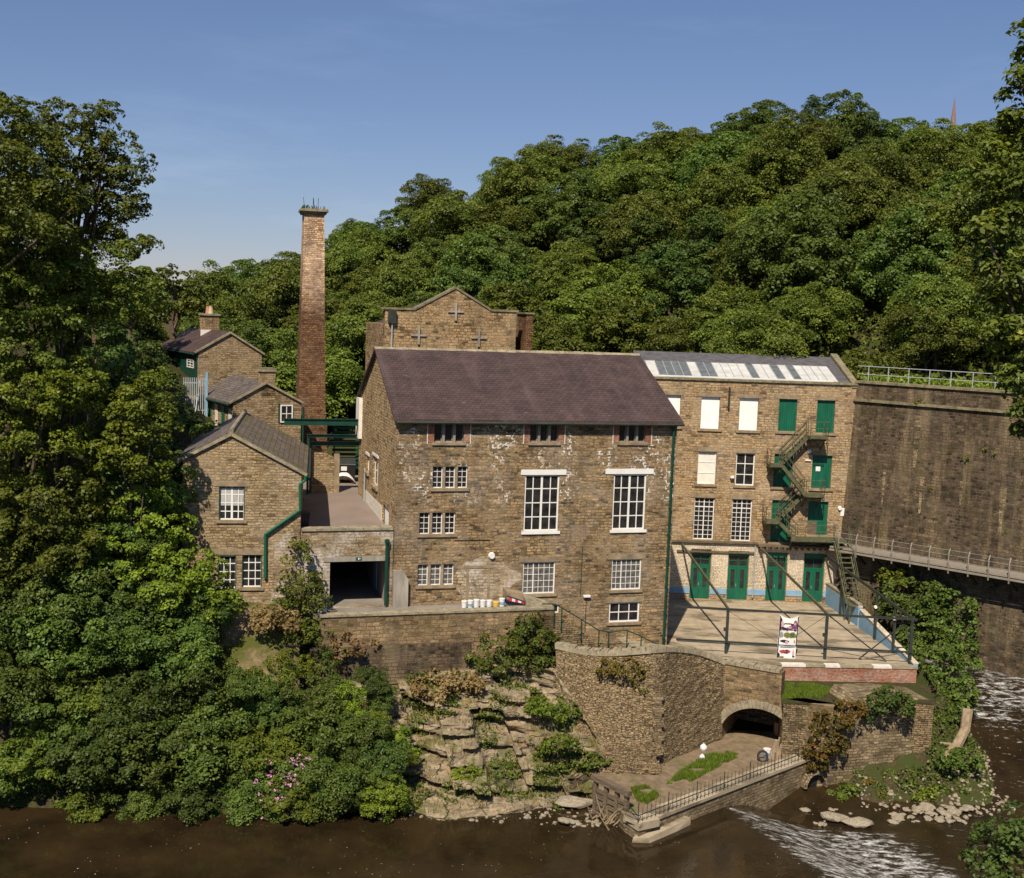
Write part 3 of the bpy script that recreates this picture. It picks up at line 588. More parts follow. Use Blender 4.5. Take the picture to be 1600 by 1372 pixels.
    # wall lamps and conduits
    def lamp(px,py,r,fr=MF,par=root):
        u_,z_=fr.px(px,py); o=MB().tube([fr.P(u_,-.02,z_),fr.P(u_,-.16,z_)],[r,r*.8],14).build('bulkhead_lamp',MAT['white'],par)
    lamp(768,868,.2)
    u_,z_=MF.px(916,931); MB().box(MF,u_-.2,u_+.2,-.2,-.01,z_-.05,z_+.06).build('security_light',MAT['white'],root)
    c=MB(); c.tube([MF.P(*x) for x in [(MF.px(709,868)[0],-.03,z_+3.4),(MF.px(765,868)[0],-.03,z_+3.4)]],.018,5); c.build('conduit',MAT['steel'],root); c=MB(); c.tube([MF.P(u_,-.03,z_-.1),MF.P(u_,-.03,z_-2.2)],.02,5); c.build('conduit',MAT['steel'],root); c=MB(); u2=MF.px(908,900)[0]; c.tube([MF.P(u2,-.03,z_+2.9),MF.P(u2,-.03,z_)],.02,5); c.build('conduit',MAT['steel'],root)
    return D,ZE,ZRi
main_mill()
# ------------------------------------------------------------------ RIGHT WING
def z5(a,b): return (1010+a/4.289,540+b/4.289)
def zB(a,b): return (1190+a/6.2375,660+b/6.2375)
def wing():
    u0=WF.px(1030,740)[0]-1.5; u1=UWR; D=11.5; Z1=WF.px(1180,597)[1]; Z0=ZT-.5
    root=empty('mill_wing',WF.P((u0+u1)/2,D/2,ZT),'four storey stone mill wing with green doors and glazed roof strip','mill')
    rA=[(1038,617,1063,666),(1095,620,1124.5,670),(1155,622,1184.5,672.5),(1216.5,623.5,1245,674),(1276,625.5,1304,676.5)]
    rB=[(1090,705.5,1118.5,756.5),(1149.5,708,1179,758.7),(1209,709.5,1238,761),(1268.5,711.6,1299,763.4)]
    rC=[(1084,777.5,1115.4,843),(1143,780,1174,845.4),(1205,781.5,1235,847),(1262,783.5,1293,836)]
    rD=[(1079,858,1109.5,937),(1137,861,1168.5,938),(1197.5,863,1228.5,940),(1255,864.5,1286.5,942)]
    X=lambda L:[WF.rect(*q) for q in L]
    A,B,Cc,Dd=X(rA),X(rB),X(rC),X(rD)
    Dd=[(a,b,ZT+.06,d) for a,b,c,d in Dd]
    w=MB(); wallmesh(w,WF,u0,u1,Z0,Z1,A+B+Cc+Dd,dep=.4)
    P=WF.P; w.quad(P(u1,0,Z0),P(u1,D,Z0),P(u1,D,Z1),P(u1,0,Z1)); w.quad(P(u0,0,Z0),P(u0,0,Z1),P(u0,D,Z1),P(u0,D,Z0)); w.quad(P(u1,D,Z0),P(u0,D,Z0),P(u0,D,Z1),P(u1,D,Z1))
    w.quad(P(u0,.6,Z1-.02),P(u1,.6,Z1-.02),P(u1,D,Z1-.02),P(u0,D,Z1-.02))
    w.build('wall',MAT['wing'],root)
    def door(rc,m='green',lab=None,plank=8,sill=True,note=False,half=False):
        a,b,c,d=rc; v=.16; mb=MB(); n=plank; 
        for i in range(n): x0=a+(b-a)*i/n; x1=a+(b-a)*(i+1)/n-.012; mb.box(WF,x0,x1,v-(i%2)*.004,v+.06,c,d)
        o=mb.build('door' if m=='green' else 'shutter_board',MAT[m],root)
        if sill: MB().box(WF,a-.18,b+.18,-.1,.14,c-.17,c-.003).build('sill',MAT['lintel'],o)
        MB().box(WF,a-.2,b+.2,-.03,.2,d+.003,d+.28).build('lintel',MAT['lintel'],o)
        if note: um,zm=WF.px(1279,733); MB().box(WF,um-.16,um+.16,v-.03,v-.01,zm-.16,zm+.16).build('notice',MAT['white'],o); MB().box(WF,a+.1,b-.5,v-.05,v-.006,d-.75,d-.62).build('rail',MAT['dkgreen'],o)
        if half:
            MB().box(WF,a,(a+b)/2,v-.03,v-.008,c,c+.95).build('bare_wood_panel',MAT['wood'],o)
        return o
    for i in (0,1,2): door(A[i],'board',plank=1)
    door(A[3]); door(A[4])
    window(WF,B[0],2,3,root,gm='sheet',fw=.07,bw=.04,v=.12,lintel='lintel',label='upper window covered inside by a white sheet'); window(WF,B[1],2,3,root,fw=.08,bw=.055,v=.12,lintel='lintel')
    door(B[2]); door(B[3],note=True)
    window(WF,Cc[0],4,9,root,fw=.06,bw=.03,thick=2,v=.12,lintel='lintel',transom=7); window(WF,Cc[1],4,9,root,fw=.06,bw=.03,thick=2,v=.12,lintel='lintel',transom=7)
    door(Cc[2]); door(Cc[3],half=True)
    # ground floor doors
    for rc in Dd:
        a,b,c,d=rc; v=.14; hgt=d-c; f=MB(); zt_=c+hgt*.66; zf=c+hgt*.93
        f.box(WF,a,a+.1,v,v+.1,c,d); f.box(WF,b-.1,b,v,v+.1,c,d); f.box(WF,a+.1,b-.1,v,v+.1,zt_,zt_+.12); f.box(WF,a+.1,b-.1,v-.06,v+.1,zf-.14,d); m_=(a+b)/2
        f.box(WF,m_-.07,m_+.07,v-.01,v+.09,c,zt_); f.box(WF,m_-.025,m_+.025,v+.01,v+.07,zt_+.12,zf-.14); 
        for lo,hi in((a+.1,m_-.07),(m_+.07,b-.1)):
            f.box(WF,lo,hi,v+.01,v+.08,c,c+hgt*.23); f.box(WF,lo,lo+.13,v+.012,v+.078,c+hgt*.23,zt_); f.box(WF,hi-.13,hi,v+.012,v+.078,c+hgt*.23,zt_); f.box(WF,lo+.13,hi-.13,v+.014,v+.076,zt_-.16,zt_)
            f.box(WF,lo,hi,v+.015,v+.07,(zt_+.12+zf-.14)/2-.02,(zt_+.12+zf-.14)/2+.02)
        o=f.build('double_door',MAT['green'],root); MB().quad(WF.P(a,v+.06,c),WF.P(b,v+.06,c),WF.P(b,v+.06,d),WF.P(a,v+.06,d)).build('pane',MAT['glass'],o)
        MB().box(WF,m_-.10,m_-.075,v-.06,v-.012,c+.95,c+1.15).build('handle',MAT['railgrey'],o)
    # whitewash and blue dado between doors
    zw=WF.px(1100,849)[1]; zb=WF.px(1060,917)[1]; ub=[u0]+[x for rc in Dd for x in (rc[0]-.04,rc[1]+.04)]+[u1-.6]
    m1=MB(); m2=MB(); 
    for i in range(0,len(ub),2):
        z_b0=ZT+.5
        m1.box(WF,ub[i],ub[i+1],-.035,-.003,zb,zw); MB().box(WF,ub[i],ub[i+1],-.045,-.003,ZT+.45,zb).build('blue_dado',MAT['blue'],root)
    for rc in Dd: m1.box(WF,rc[0]-.04,rc[1]+.04,-.035,-.003,rc[3]+.003,zw)
    m1.build('whitewash',MAT['wash'],root)
    # canopy stumps: gutter beam and rafter ends
    c=MB(); zc=WF.px(1120,848)[1]; um=WF.px(1183,850)[0]; ue=WF.px(1302,850)[0]
    c.box(WF,u0,um,-.22,-.05,zc,zc+.14); c.box(WF,um,ue,-.5,-.05,zc-.1,zc+.02)
    x=um+.1
    while x<ue: c.box(WF,x,x+.09,-.62,-.05,zc-.26,zc-.103); x+=.42
    x=WF.px(1057,862)[0]
    c.box(WF,x,um-.1,-.16,-.05,WF.px(1120,862)[1]-.06,WF.px(1120,862)[1]+.06)
    c.build('canopy_remains',MAT['wood'],root)
    gp=MB(); x=WF.px(1177,900)[0]; gp.tube([P(x,-.14,zc-.1),P(x,-.14,ZT+.3)],.05,7); gp.build('drainpipe',MAT['railgrey'],root)
    x=WF.px(1140,600)[0]; z_=WF.px(1140,605)[1]; MB().tube([P(x,-.1,z_),P(x,-.1,z_-1.5)],.07,7).build('overflow_pipe',MAT['steel'],root)
    # roof: coping, glazed strip, slates
    cp=MB(); x=u0
    while x<u1: e=min(x+.85,u1+.1); cp.box(WF,x,e-.02,-.12,.45,Z1+.002,Z1+.15+rnd.uniform(-.01,.01)); x+=.85
    cp.build('parapet_coping',MAT['copemoss'],root)
    ug=WF.px(1305,590)[0]; 
    def rz(v): return Z1+.12+(v-.5)*.30
    va,vb,vc=.55,3.6,5.6
    g0=u0; n=30; dx=(ug-g0)/n; fr_=MB(); gl=MB(); wh=MB(); pat='g'*30
    pat=list('gggggggwggggwggwwwwgwwgwgwwww'[:30].ljust(30,'w'))
    # pattern by picture: white / dark panes
    xs=[1013,1028,1041,1054,1066,1079,1093,1106,1119,1132,1145,1159,1172,1184,1198,1211,1224,1237,1249,1263,1276,1289,1305]
    kinds='wddddwddwwwwdwwdwdwwww'
    ux=[WF.px(x_,582,1.5)[0] for x_ in xs]
    while ux[0]>u0: ux.insert(0,ux[0]-.62); kinds='d'+kinds
    PN=[]
    for i,k in enumerate(kinds):
        a_,b_=ux[i]+.025,ux[i+1]-.025; t=MB(); PN.append((k,t))
        t.prism([P(a_,va,rz(va)+.06),P(b_,va,rz(va)+.06),P(b_,vb,rz(vb)+.06),P(a_,vb,rz(vb)+.06)],(0,0,-.03))
        fr_.bar(P(ux[i],va,rz(va)+.05),P(ux[i],vb,rz(vb)+.05),.05,.08)
    sl_=MB(); sl_.prism([P(u0,.45,rz(.45)-.02),P(u1-.3,.45,rz(.45)-.02),P(u1-.3,vc,rz(vc)-.02),P(u0,vc,rz(vc)-.02)],(0,0,-.12))
    sl_.prism([P(u0,vb,rz(vb)+.08),P(u1-.3,vb,rz(vb)+.08),P(u1-.3,vc,rz(vc)+.08),P(u0,vc,rz(vc)+.08)],(0,0,-.09))
    sl_.prism([P(u0,vc,rz(vc)+.05),P(u1-.3,vc,rz(vc)+.05),P(u1-.3,D,rz(1)),P(u0,D,rz(1))],(0,0,-.1))
    sl_.prism([P(ug+.1,.45,rz(.45)+.04),P(u1-.3,.45,rz(.45)+.04),P(u1-.3,vb,rz(vb)+.04),P(ug+.1,vb,rz(vb)+.04)],(0,0,-.05))
    rf=sl_.build('roof',MAT['roofdark'],root); [t.build('white_roof_pane' if k=='w' else 'dark_roof_pane',MAT['roofwhite' if k=='w' else 'roofglass'],rf) for k,t in PN]; fr_.build('glazing_bar',MAT['railgrey'],rf)
    lo=MB(); lo.prism([P(u0,.42,rz(.42)+.09),P(ug,.42,rz(.42)+.09),P(ug,.62,rz(.62)+.10),P(u0,.62,rz(.62)+.10)],(0,0,-.06)); lo.build('flashing',MAT['roofwhite'],rf)
    mb=MB(); mb.prism([P(u1-.35,-.05,Z1+.16),P(u1+.12,-.05,Z1+.16),P(u1+.12,vc,rz(vc)+.35),P(u1-.35,vc,rz(vc)+.35)],(0,0,-.35)); mb.build('gable_coping',MAT['copemoss'],root)
    # small fittings
    def disc(px,py,r): u_,z_=WF.px(px,py); MB().tube([P(u_,-.02,z_),P(u_,-.15,z_)],[r,r*.8],12).build('bulkhead_lamp',MAT['white'],root)
    disc(1264,705,.16); disc(1312,794,.16); u_,z_=WF.px(1318,800); MB().box(WF,u_-.22,u_+.22,-.05,-.003,z_-.28,z_+.28).build('safety_notice',MAT['white'],root)
    u_,z_=WF.px(1262,719); MB().box(WF,u_-.2,u_+.2,-.1,-.003,z_-.05,z_+.05).build('floodlight',MAT['white'],root)
    u_,z_=WF.px(1143,745); c=MB(); c.box(WF,u_-.12,u_+.12,-.3,-.05,z_-.06,z_+.08); c.box(WF,u_-.03,u_+.03,-.1,-.003,z_-.2,z_-.05); c.build('camera_box',MAT['white'],root)
    # FIRE ESCAPE
    fe=empty('fire_escape',P((WF.px(1240,760)[0]),-.7,ZT),'weathered green zigzag steel fire escape on the wing wall','fire escape')
    V0,V1=-1.25,-.1; vm=-1.2
    Ls=[(1266,1294,682),(1203.5,1223,726),(1259,1288,773),(1196.5,1218,814.5),(1236,1322,842)]
    LL=[]
    for a,b,y in Ls:
        ua,z_=WF.px(a,y,vm); ub_,_=WF.px(b,y,vm); LL.append((ua,ub_,z_))
    def rail(pts,par,name='railing'):
        m=MB()
        for i in range(len(pts)-1):
            for h_ in (1.0,.55): m.tube([pts[i]+Vector((0,0,h_)),pts[i+1]+Vector((0,0,h_))],.022,5)
            d=(pts[i+1]-pts[i]).length; n_=max(1,round(d/1.1))
            for k in range(n_+1): p=pts[i].lerp(pts[i+1],k/n_); m.tube([p,p+Vector((0,0,1.0))],.024,5)
        return m.build(name,MAT['mossteel'],par)
    for i,(a,b,z_) in enumerate(LL):
        m=MB(); m.box(WF,a,b,V0,V1,z_-.06,z_)
        m.box(WF,a,b,V0-.04,V0,z_-.16,z_+.04); m.box(WF,a,a+.06,V0,V1,z_-.22,z_-.063); m.box(WF,b-.06,b,V0,V1,z_-.22,z_-.063)
        for x in (a+.1,b-.15): m.bar(P(x,V0+.05,z_-.1),P(x,-.02,z_-1.0),.07)
        m.box(WF,a+.07,b-.07,V0+.2,V0+.3,z_-.3,z_-.063)
        o=m.build('landing',MAT['mossteel'],fe)
        if i in (0,2): pts=[P(a,V0,z_),P(b,V0,z_),P(b,V1,z_)]
        elif i in (1,3): pts=[P(b,V0,z_),P(a,V0,z_),P(a,V1,z_)]
        else: pts=[P(a,V0,z_),P(b-.9,V0,z_)]
        rail(pts,o)
    vi,vo=(-.68,-.64)
    def flight(ua,za,ub_,zb_,va,vb_):
        m=MB(); 
        for v in (va,vb_): m.bar(P(ua,v,za-.08),P(ub_,v,zb_-.08),.05,.24)
        n_=max(4,int(abs(za-zb_)/.22)); tr=MB()
        for k in range(1,n_):
            t=k/n_; u_=ua+(ub_-ua)*t; z_=za+(zb_-za)*t; tr.box(WF,u_-.11,u_+.11,min(va,vb_)+.03,max(va,vb_)-.03,z_-.02,z_+.015)
        o=m.build('flight',MAT['mossteel'],fe); tr.build('treads',MAT['mossteel'],o)
        for v in (va,vb_): rail([P(ua,v,za),P(ub_,v,zb_)],o,'handrail')
    L1,L2,L3,L4,L5=LL
    flight(L1[0],L1[2],L2[1],L2[2],-.62,-.12); flight(L2[1],L2[2],L3[0],L3[2],-1.22,-.7)
    flight(L3[0],L3[2],L4[1],L4[2],-.62,-.12); flight(L4[1],L4[2],L5[0]+.4,L5[2],-1.22,-.7)
    # last flight steps down towards the viewer from the right end of landing 5
    ua,_=WF.px(1303,845,-1.2); ub_=ua+.95; za=L5[2]; vend=-4.6; zend=ZT+1.3
    m=MB(); tr=MB(); n_=12
    for u_ in (ua,ub_): m.bar(P(u_,V0,za-.1),P(u_,vend,zend-.1),.06,.26)
    for k in range(n_): t=(k+.5)/n_; z_=za+(zend-za)*t; v=V0+(vend-V0)*t; tr.box(WF,ua+.03,ub_-.03,v-.13,v+.13,z_-.02,z_+.02)
    o=m.build('flight',MAT['mossteel'],fe); tr.build('treads',MAT['mossteel'],o)
    for u_ in (ua,ub_): rail([P(u_,V0,za),P(u_,vend,zend)],o,'handrail')
    mm=MB(); mm.box(WF,ua-.1,ub_+.2,vend-1.1,vend,zend-.1,zend-.03)
    for u_ in (ua,ub_):
        for v in (vend,vend-1.0): mm.bar(P(u_,v,zend-.1),P(u_,v,1.5),.1,.1)
    o=mm.build('landing',MAT['mossteel'],fe); rail([P(ub_+.15,vend,zend),P(ub_+.15,vend-1.1,zend),P(ua-.1,vend-1.1,zend)],o)
    return Z1,u0
WZ1,WU0=wing()
# ------------------------------------------------------------------ RETAINING WALL with walkway and railing
def big_wall():
    z1=BF.px(1450,606)[1]; zs=BF.px(1450,633)[1]; L=26.0; Zb=-2.5
    root=empty('retaining_wall',BF.P(8,0,2.5),'huge dark stone retaining wall beside the river with string course','retaining wall')
    m=MB(); bt=.0
    # battered face: 0.9 m over its height
    def vv(z): return -(z1-z)*.03
    zz=[Zb,0,5,10,15,z1]
    for i in range(len(zz)-1):
        m.quad(BF.P(-.3,vv(zz[i]),zz[i]),BF.P(L,vv(zz[i]),zz[i]),BF.P(L,vv(zz[i+1]),zz[i+1]),BF.P(-.3,vv(zz[i+1]),zz[i+1]))
    m.quad(BF.P(-.3,vv(z1),z1),BF.P(L,vv(z1),z1),BF.P(L,.9,z1),BF.P(-.3,.9,z1)); m.quad(BF.P(L,.9,Zb),BF.P(-.3,.9,Zb),BF.P(-.3,.9,z1),BF.P(L,.9,z1)); m.quad(BF.P(L,vv(Zb),Zb),BF.P(L,.9,Zb),BF.P(L,.9,z1),BF.P(L,vv(z1),z1))
    m.build('wall_face',MAT['big'],root)
    c=MB(); x=-.1
    while x<L: c.box(BF,x,x+.98,-.14,.95,z1+.002,z1+.16+rnd.uniform(-.015,.01)); x+=1
    c.build('coping',MAT['copemoss'],root)
    c=MB(); x=-.1
    while x<L: c.box(BF,x,x+1.18,-.22,.1,zs-.11,zs+.07+rnd.uniform(-.01,.01)); x+=1.2
    c.build('string_course',MAT['copemoss'],root)
    # pale lime streaks run below weep holes: modelled as thin calcite crusts
    c=MB()
    for (a,b,x2,y2,wd) in ((1384,737,1374,792,.13),(1443,745,1427,800,.2),(1505,752,1498,788,.14),(1570,762,1554,830,.26),(1436,650,1420,730,.28)):
        ua,za=BF.px(a,b); ub_,zb_=BF.px(x2,y2); ub_=ua
        n=14; pts=[]
        for k in range(n+1):
            t=k/n; z_=za+(zb_-za)*t; w_=wd*(.7+.3*rnd.random())*(1-.6*t); pts.append((ua-w_,z_,ua+w_))
        for k in range(n):
            p,q=pts[k],pts[k+1]; v1,v2=vv(p[1])-.012,vv(q[1])-.012
            if rnd.random()<.85: c.quad(BF.P(q[0],v2,q[1]),BF.P(q[2],v2,q[1]),BF.P(p[2],v1,p[1]),BF.P(p[0],v1,p[1]))
    c.build('lime_streak',MAT['pillar'],root)
    # railing on top
    rr=empty('guard_railing',BF.P(8,.6,z1+.1),'pale grey two rail guard fence on top of the retaining wall','railing')
    m=MB(); m.tube([BF.P(-.3,.6,z1+1.15),BF.P(L,.6,z1+1.15)],.03,6); m.tube([BF.P(-.3,.6,z1+.6),BF.P(L,.6,z1+.6)],.026,6); m.build('rail',MAT['railgrey'],rr)
    x=.5
    while x<14: MB().tube([BF.P(x,.6,z1+.1),BF.P(x,.6,z1+1.15)],.034,6).build('post',MAT['railgrey'],rr); x+=1.45
    # walkway
    ua,za=BF.px(1325,852,-.6); ub_,zb_=BF.px(1598,899,-1.0)
    zw=za
    sl_=(zb_-za)/(ub_-ua)
    wr=empty('river_walkway',BF.P(8,-1,zw),'concrete walkway bracketed along the retaining wall above the river','walkway')
    e=L; zf=lambda u:za+sl_*(u-ua)
    bo=-(z1-zw)*.03
    def PW(u,v,dz): return BF.P(u,bo+v,zf(u)+dz)
    m=MB(); m.hexa([PW(-.3,-1.5,-.12),PW(e,-1.5,-.12),PW(e,.1,-.12),PW(-.3,.1,-.12),PW(-.3,-1.5,0),PW(e,-1.5,0),PW(e,.1,0),PW(-.3,.1,0)]); m.build('deck',MAT['greywood'],wr)
    m=MB(); m.bar(PW(-.3,-1.52,-.24),PW(e,-1.52,-.24),.1,.12); m.build('edge_beam',MAT['greywood'],wr)
    x=.4; i=0
    while x<15.5:
        b=MB(); b.bar(PW(x,-1.4,-.3),PW(x,.1,-1.25),.1,.12); b.build('bracket',MAT['steel'],wr)
        p=MB(); p.bar(PW(x,-1.5,-.5),PW(x,-1.62,.2),.08,.07); p.bar(PW(x,-1.62,.2),PW(x,-1.62,.75),.07,.06); p.bar(PW(x,-1.62,.75),PW(x,-1.42,1.1),.06,.06); p.build('post',MAT['greywood'],wr)
        x+=1.28; i+=1
    m=MB()
    for h_ in (.35,.7,1.0): m.tube([PW(-.3,-1.58+.12*(h_>.9),h_),PW(e,-1.58+.12*(h_>.9),h_)],.009,4)
    m.build('wire',MAT['railgrey'],wr)
big_wall()
# ------------------------------------------------------------------ BACK GABLE BUILDING
def back_gable():
    o0=ony(700,550,83); GF=Frame(o0,15.76)
    a=GF.px(601,520)[0]; b=GF.px(806,520)[0]; zb=12; 
    pts=[(597,483),(648,481),(712,451),(768,487),(806,488)]
    P=[GF.px(x,y) for x,y in pts]
    zL=P[0][1]; 
    root=empty('gabled_engine_house',GF.P((a+b)/2,4,12),'roofless looking stone gable with iron cross ties behind the mill roof','engine house')
    prof=[(a,zL),(P[1][0],zL),(P[2][0],P[2][1]),(P[3][0],P[4][1]),(b,P[4][1])]
    m=MB(); m.prism([GF.P(a,0,zb)]+[GF.P(b,0,zb)]+[GF.P(u,0,z) for u,z in prof[::-1]],GF.n*.7); 
    m.box(GF,a,a+.6,.7,8,zb,zL-1); m.box(GF,b-.6,b,.7,8,zb,zL-1); m.box(GF,a,b,8,8.5,zb,zL-1)
    m.build('gable_wall',MAT['gable'],root)
    m=MB(); m.prism([GF.P(a+.3,.6,zL-1.2),GF.P(P[2][0],.6,P[2][1]-.6),GF.P(b-.3,.6,zL-1.2)],GF.n*7.6); m.build('roof',MAT['slate'],root)
    c=MB()
    for i in range(4):
        p,q=prof[i],prof[i+1]; pa=GF.P(p[0]-(.25 if i==0 else 0),-.08,p[1]); pb=GF.P(q[0]+(.15 if i==3 else 0),-.08,q[1])
        pts_=[pa,pb,pb+Vector((0,0,.15)),pa+Vector((0,0,.15))]; c.prism(pts_,GF.n*.9)
    c.build('coping',MAT['copemoss'],root)
    for x,y in ((712,487),(654,524),(748,528)):
        u,z=GF.px(x,y); k=MB(); k.box(GF,u-.07,u+.07,-.14,-.003,z-.62,z+.62); k.box(GF,u-.55,u+.55,-.1,-.003,z-.06,z+.06); k.build('cross_tie',MAT['render'],root)
    uu=GF.px(612,520)[0]; z1=GF.px(612,497)[1]
    k=MB(); k.box(GF,uu-.28,uu+.25,-.28,-.003,z1-.35,z1+.55); k.build('hopper_head',MAT['steel'],root); MB().tube([GF.P(uu,-.12,z1-.3),GF.P(uu,-.12,zb+4)],.06,7).build('downpipe',MAT['railgrey'],root)
    u2=GF.px(822,520)[0]; u3=GF.px(832.5,520)[0]; z2=GF.px(827,491)[1]
    m=MB(); m.box(GF,u2,u3,.1,3.5,zb,z2); m.build('brick_pier',MAT['chim'],root); MB().box(GF,u2-.1,u3+.12,0,3.6,z2+.003,z2+.12).build('pier_cap',MAT['copemoss'],root)
    m=MB(); m.box(GF,b+.003,u2-.003,2.2,3.2,zb,z2+.2); m.build('recess_wall',MAT['big'],root)
back_gable()
# ------------------------------------------------------------------ CHIMNEY
def chimney():
    o0=ony(485,650,84); F=Frame(o0,15.76)
    ul,zt=F.px(474,335); ur,_=F.px(505,336); bl,zb=F.px(463.5,652); br,_=F.px(506,652)
    root=empty('mill_chimney',F.P((bl+br)/2,1.2,9),'tall tapering square mill chimney with pale top and mossy cap','chimney')
    def sect(z,a,b): w=b-a; c=(bl+br)/2*0+(a+b)/2; return [F.P(a,-w/2,z),F.P(b,-w/2,z),F.P(b,w/2,z),F.P(a,w/2,z)]
    def at(z): t=(z-zb)/(zt-zb); return (bl+(ul-bl)*t,br+(ur-br)*t)
    zmid=F.px(480,412)[1]
    m=MB(); 
    zs=[zb+(zmid-zb)*i/8 for i in range(9)]
    for i in range(8): m.hexa(sect(zs[i],*at(zs[i]))+sect(zs[i+1],*at(zs[i+1])))
    m.hexa(sect(zmid,*at(zmid))+sect(zt,*at(zt))); m.build('shaft',MAT['chim'],root)
    m=MB(); a,b=at(zt); m.hexa(sect(zt,a-.12,b+.12)+sect(zt+.18,a-.2,b+.2)); m.hexa(sect(zt+.182,a-.28,b+.28)+sect(zt+.36,a-.24,b+.24)); m.build('cap',MAT['copemoss'],root)
    a,b=at(zb); m=MB(); m.hexa(sect(zb-.12,a-.12,b+.14)+sect(zb-.002,a-.06,b+.08)); m.hexa(sect(zb-6,a-.1,b+.12)+sect(zb-.122,a-.1,b+.12)); m.build('plinth',MAT['chim'],root)
    # weeds on cap
    rn=np.random.RandomState(3); k=MB()
    for i in range(60):
        u=rn.uniform(ul-.2,ur+.2); v=rn.uniform(-.9,.9); h=rn.uniform(.1,.35) if i>4 else .8; p=F.P(u,v,zt+.34); q=p+Vector((rn.uniform(-.1,.1),0,h)); k.bar(p,q,.03 if i>4 else .012,.03)
    k.build('weeds',MAT['ivy'],root)
chimney()
# ------------------------------------------------------------------ COTTAGE by the road
def z8(a,b): return (260+a/4.21,720+b/4.21)
def cottage():
    zer=CF.px(472,737)[1]; ua,za=CF.px(361.5,678); ul,zl=CF.px(286,704)
    ze=zer; Z0=ZY-3.2
    D=CF.pxv(479,681,0)[0]; 
    D=max(6,min(12,D))
    um=ua; ule=ul; zel=za-(za-ze)*(um-ule)/(0-um)
    root=empty('gabled_cottage',CF.P(ul/2,D/2,ZY),'stone cottage with mossy slate roof and white sash windows facing the river','cottage')
    W1=CF.rect(342,760,382.3,812.6); W2=CF.rect(340,868.5,369,919.5); W3=CF.rect(378,867,409,917.6)
    m=MB(); wallmesh(m,CF,ule,0,Z0,min(ze,zel)-.3,[W1,W2,W3],dep=.25)
    zz=min(ze,zel)-.3
    P=CF.P
    m.quad(P(ule,0,zz),P(0,0,zz),P(0,0,ze),P(um,0,za),P(ule,0,zel))
    m.quad(P(0,0,Z0),P(0,D,Z0),P(0,D,ze),P(0,0,ze)); m.quad(P(ule,D,Z0),P(ule,0,Z0),P(ule,0,zel),P(ule,D,zel)); m.quad(P(0,D,Z0),P(ule,D,Z0),P(ule,D,zel),P(um,D,za),P(0,D,ze))
    m.build('wall',MAT['cott'],root)
    o=window(CF,W1,4,4,root,fw=.07,bw=.05,v=.1,lintel='lintel',thick=2,gm='glass',curtain=True)
    for w in (W1,W2,W3):
        g=MB(); a,b,c,d=w; g.box(CF,a,a+.05,.02,.1,c,d); g.box(CF,b-.05,b,.02,.1,c,d); g.box(CF,a+.05,b-.05,.02,.1,d-.05,d); g.build('green_trim',MAT['dkgreen'],root)
    window(CF,W2,3,4,root,fw=.06,bw=.045,v=.1); window(CF,W3,3,4,root,fw=.06,bw=.045,v=.1)
    MB().box(CF,W2[0]-.3,W3[1]+.3,-.03,.1,W3[3]+.003,W3[3]+.33).build('lintel',MAT['lintel'],root)
    th=.14; ov=.3
    for nm,(u0_,z0_),(u1_,z1_),mt in (('roof',(ule-ov,zel-(za-zel)/(um-ule)*ov),(um,za),'slate2'),('roof',(um,za),(0+ov,ze-(za-ze)/(-um)*ov),'slate3')):
        r=MB(); pts=[P(u0_,-.08,z0_+.01),P(u1_,-.08,z1_+.01),P(u1_,D+.2,z1_+.01),P(u0_,D+.2,z0_+.01)]
        r.hexa(pts+[p+Vector((0,0,th)) for p in pts]); ro=r.build(nm,MAT[mt],root)
    rg=MB(); rg.tube([P(um,-.1,za+.16),P(um,D+.2,za+.16)],.13,8); rg.build('ridge_tiles',MAT['cope'],ro)
    vg=MB()
    for (u0_,z0_),(u1_,z1_) in (((ule-ov,zel-(za-zel)/(um-ule)*ov),(um,za)),((um,za),(ov,ze-(za-ze)/(-um)*ov))):
        vg.bar(P(u0_,-.1,z0_+.0),P(u1_,-.1,z1_+.0),.1,.16)
    vg.build('verge',MAT['cope'],root)
    # gutter + crooked downpipe
    g=MB(); g.tube([P(.4,-.2,ze-.22),P(.4,D+.2,ze-.22)],.09,7)
    g.build('gutter',MAT['steel'],root)
    pts=[(477,744),(477,750),(468.8,757),(468.8,797),(414.4,835),(414.4,903)]; pv=[P(CF.px(x,y,-.14)[0],-.14,CF.px(x,y,-.14)[1]) for x,y in pts]
    MB().tube(pv,.085,8).build('downpipe',MAT['green'],root)
    # lime-washed lower corner
    a=CF.px(418,870)[0]; z_=CF.px(440,845)[1]; m=MB(); m.quad(P(a,-.02,Z0),P(-.003,-.02,Z0),P(-.003,-.02,z_+.9),P(a+.4,-.02,z_)); m.build('limewashed_corner',MAT['link'],root)
    return D,ze
CD,CZE=cottage()
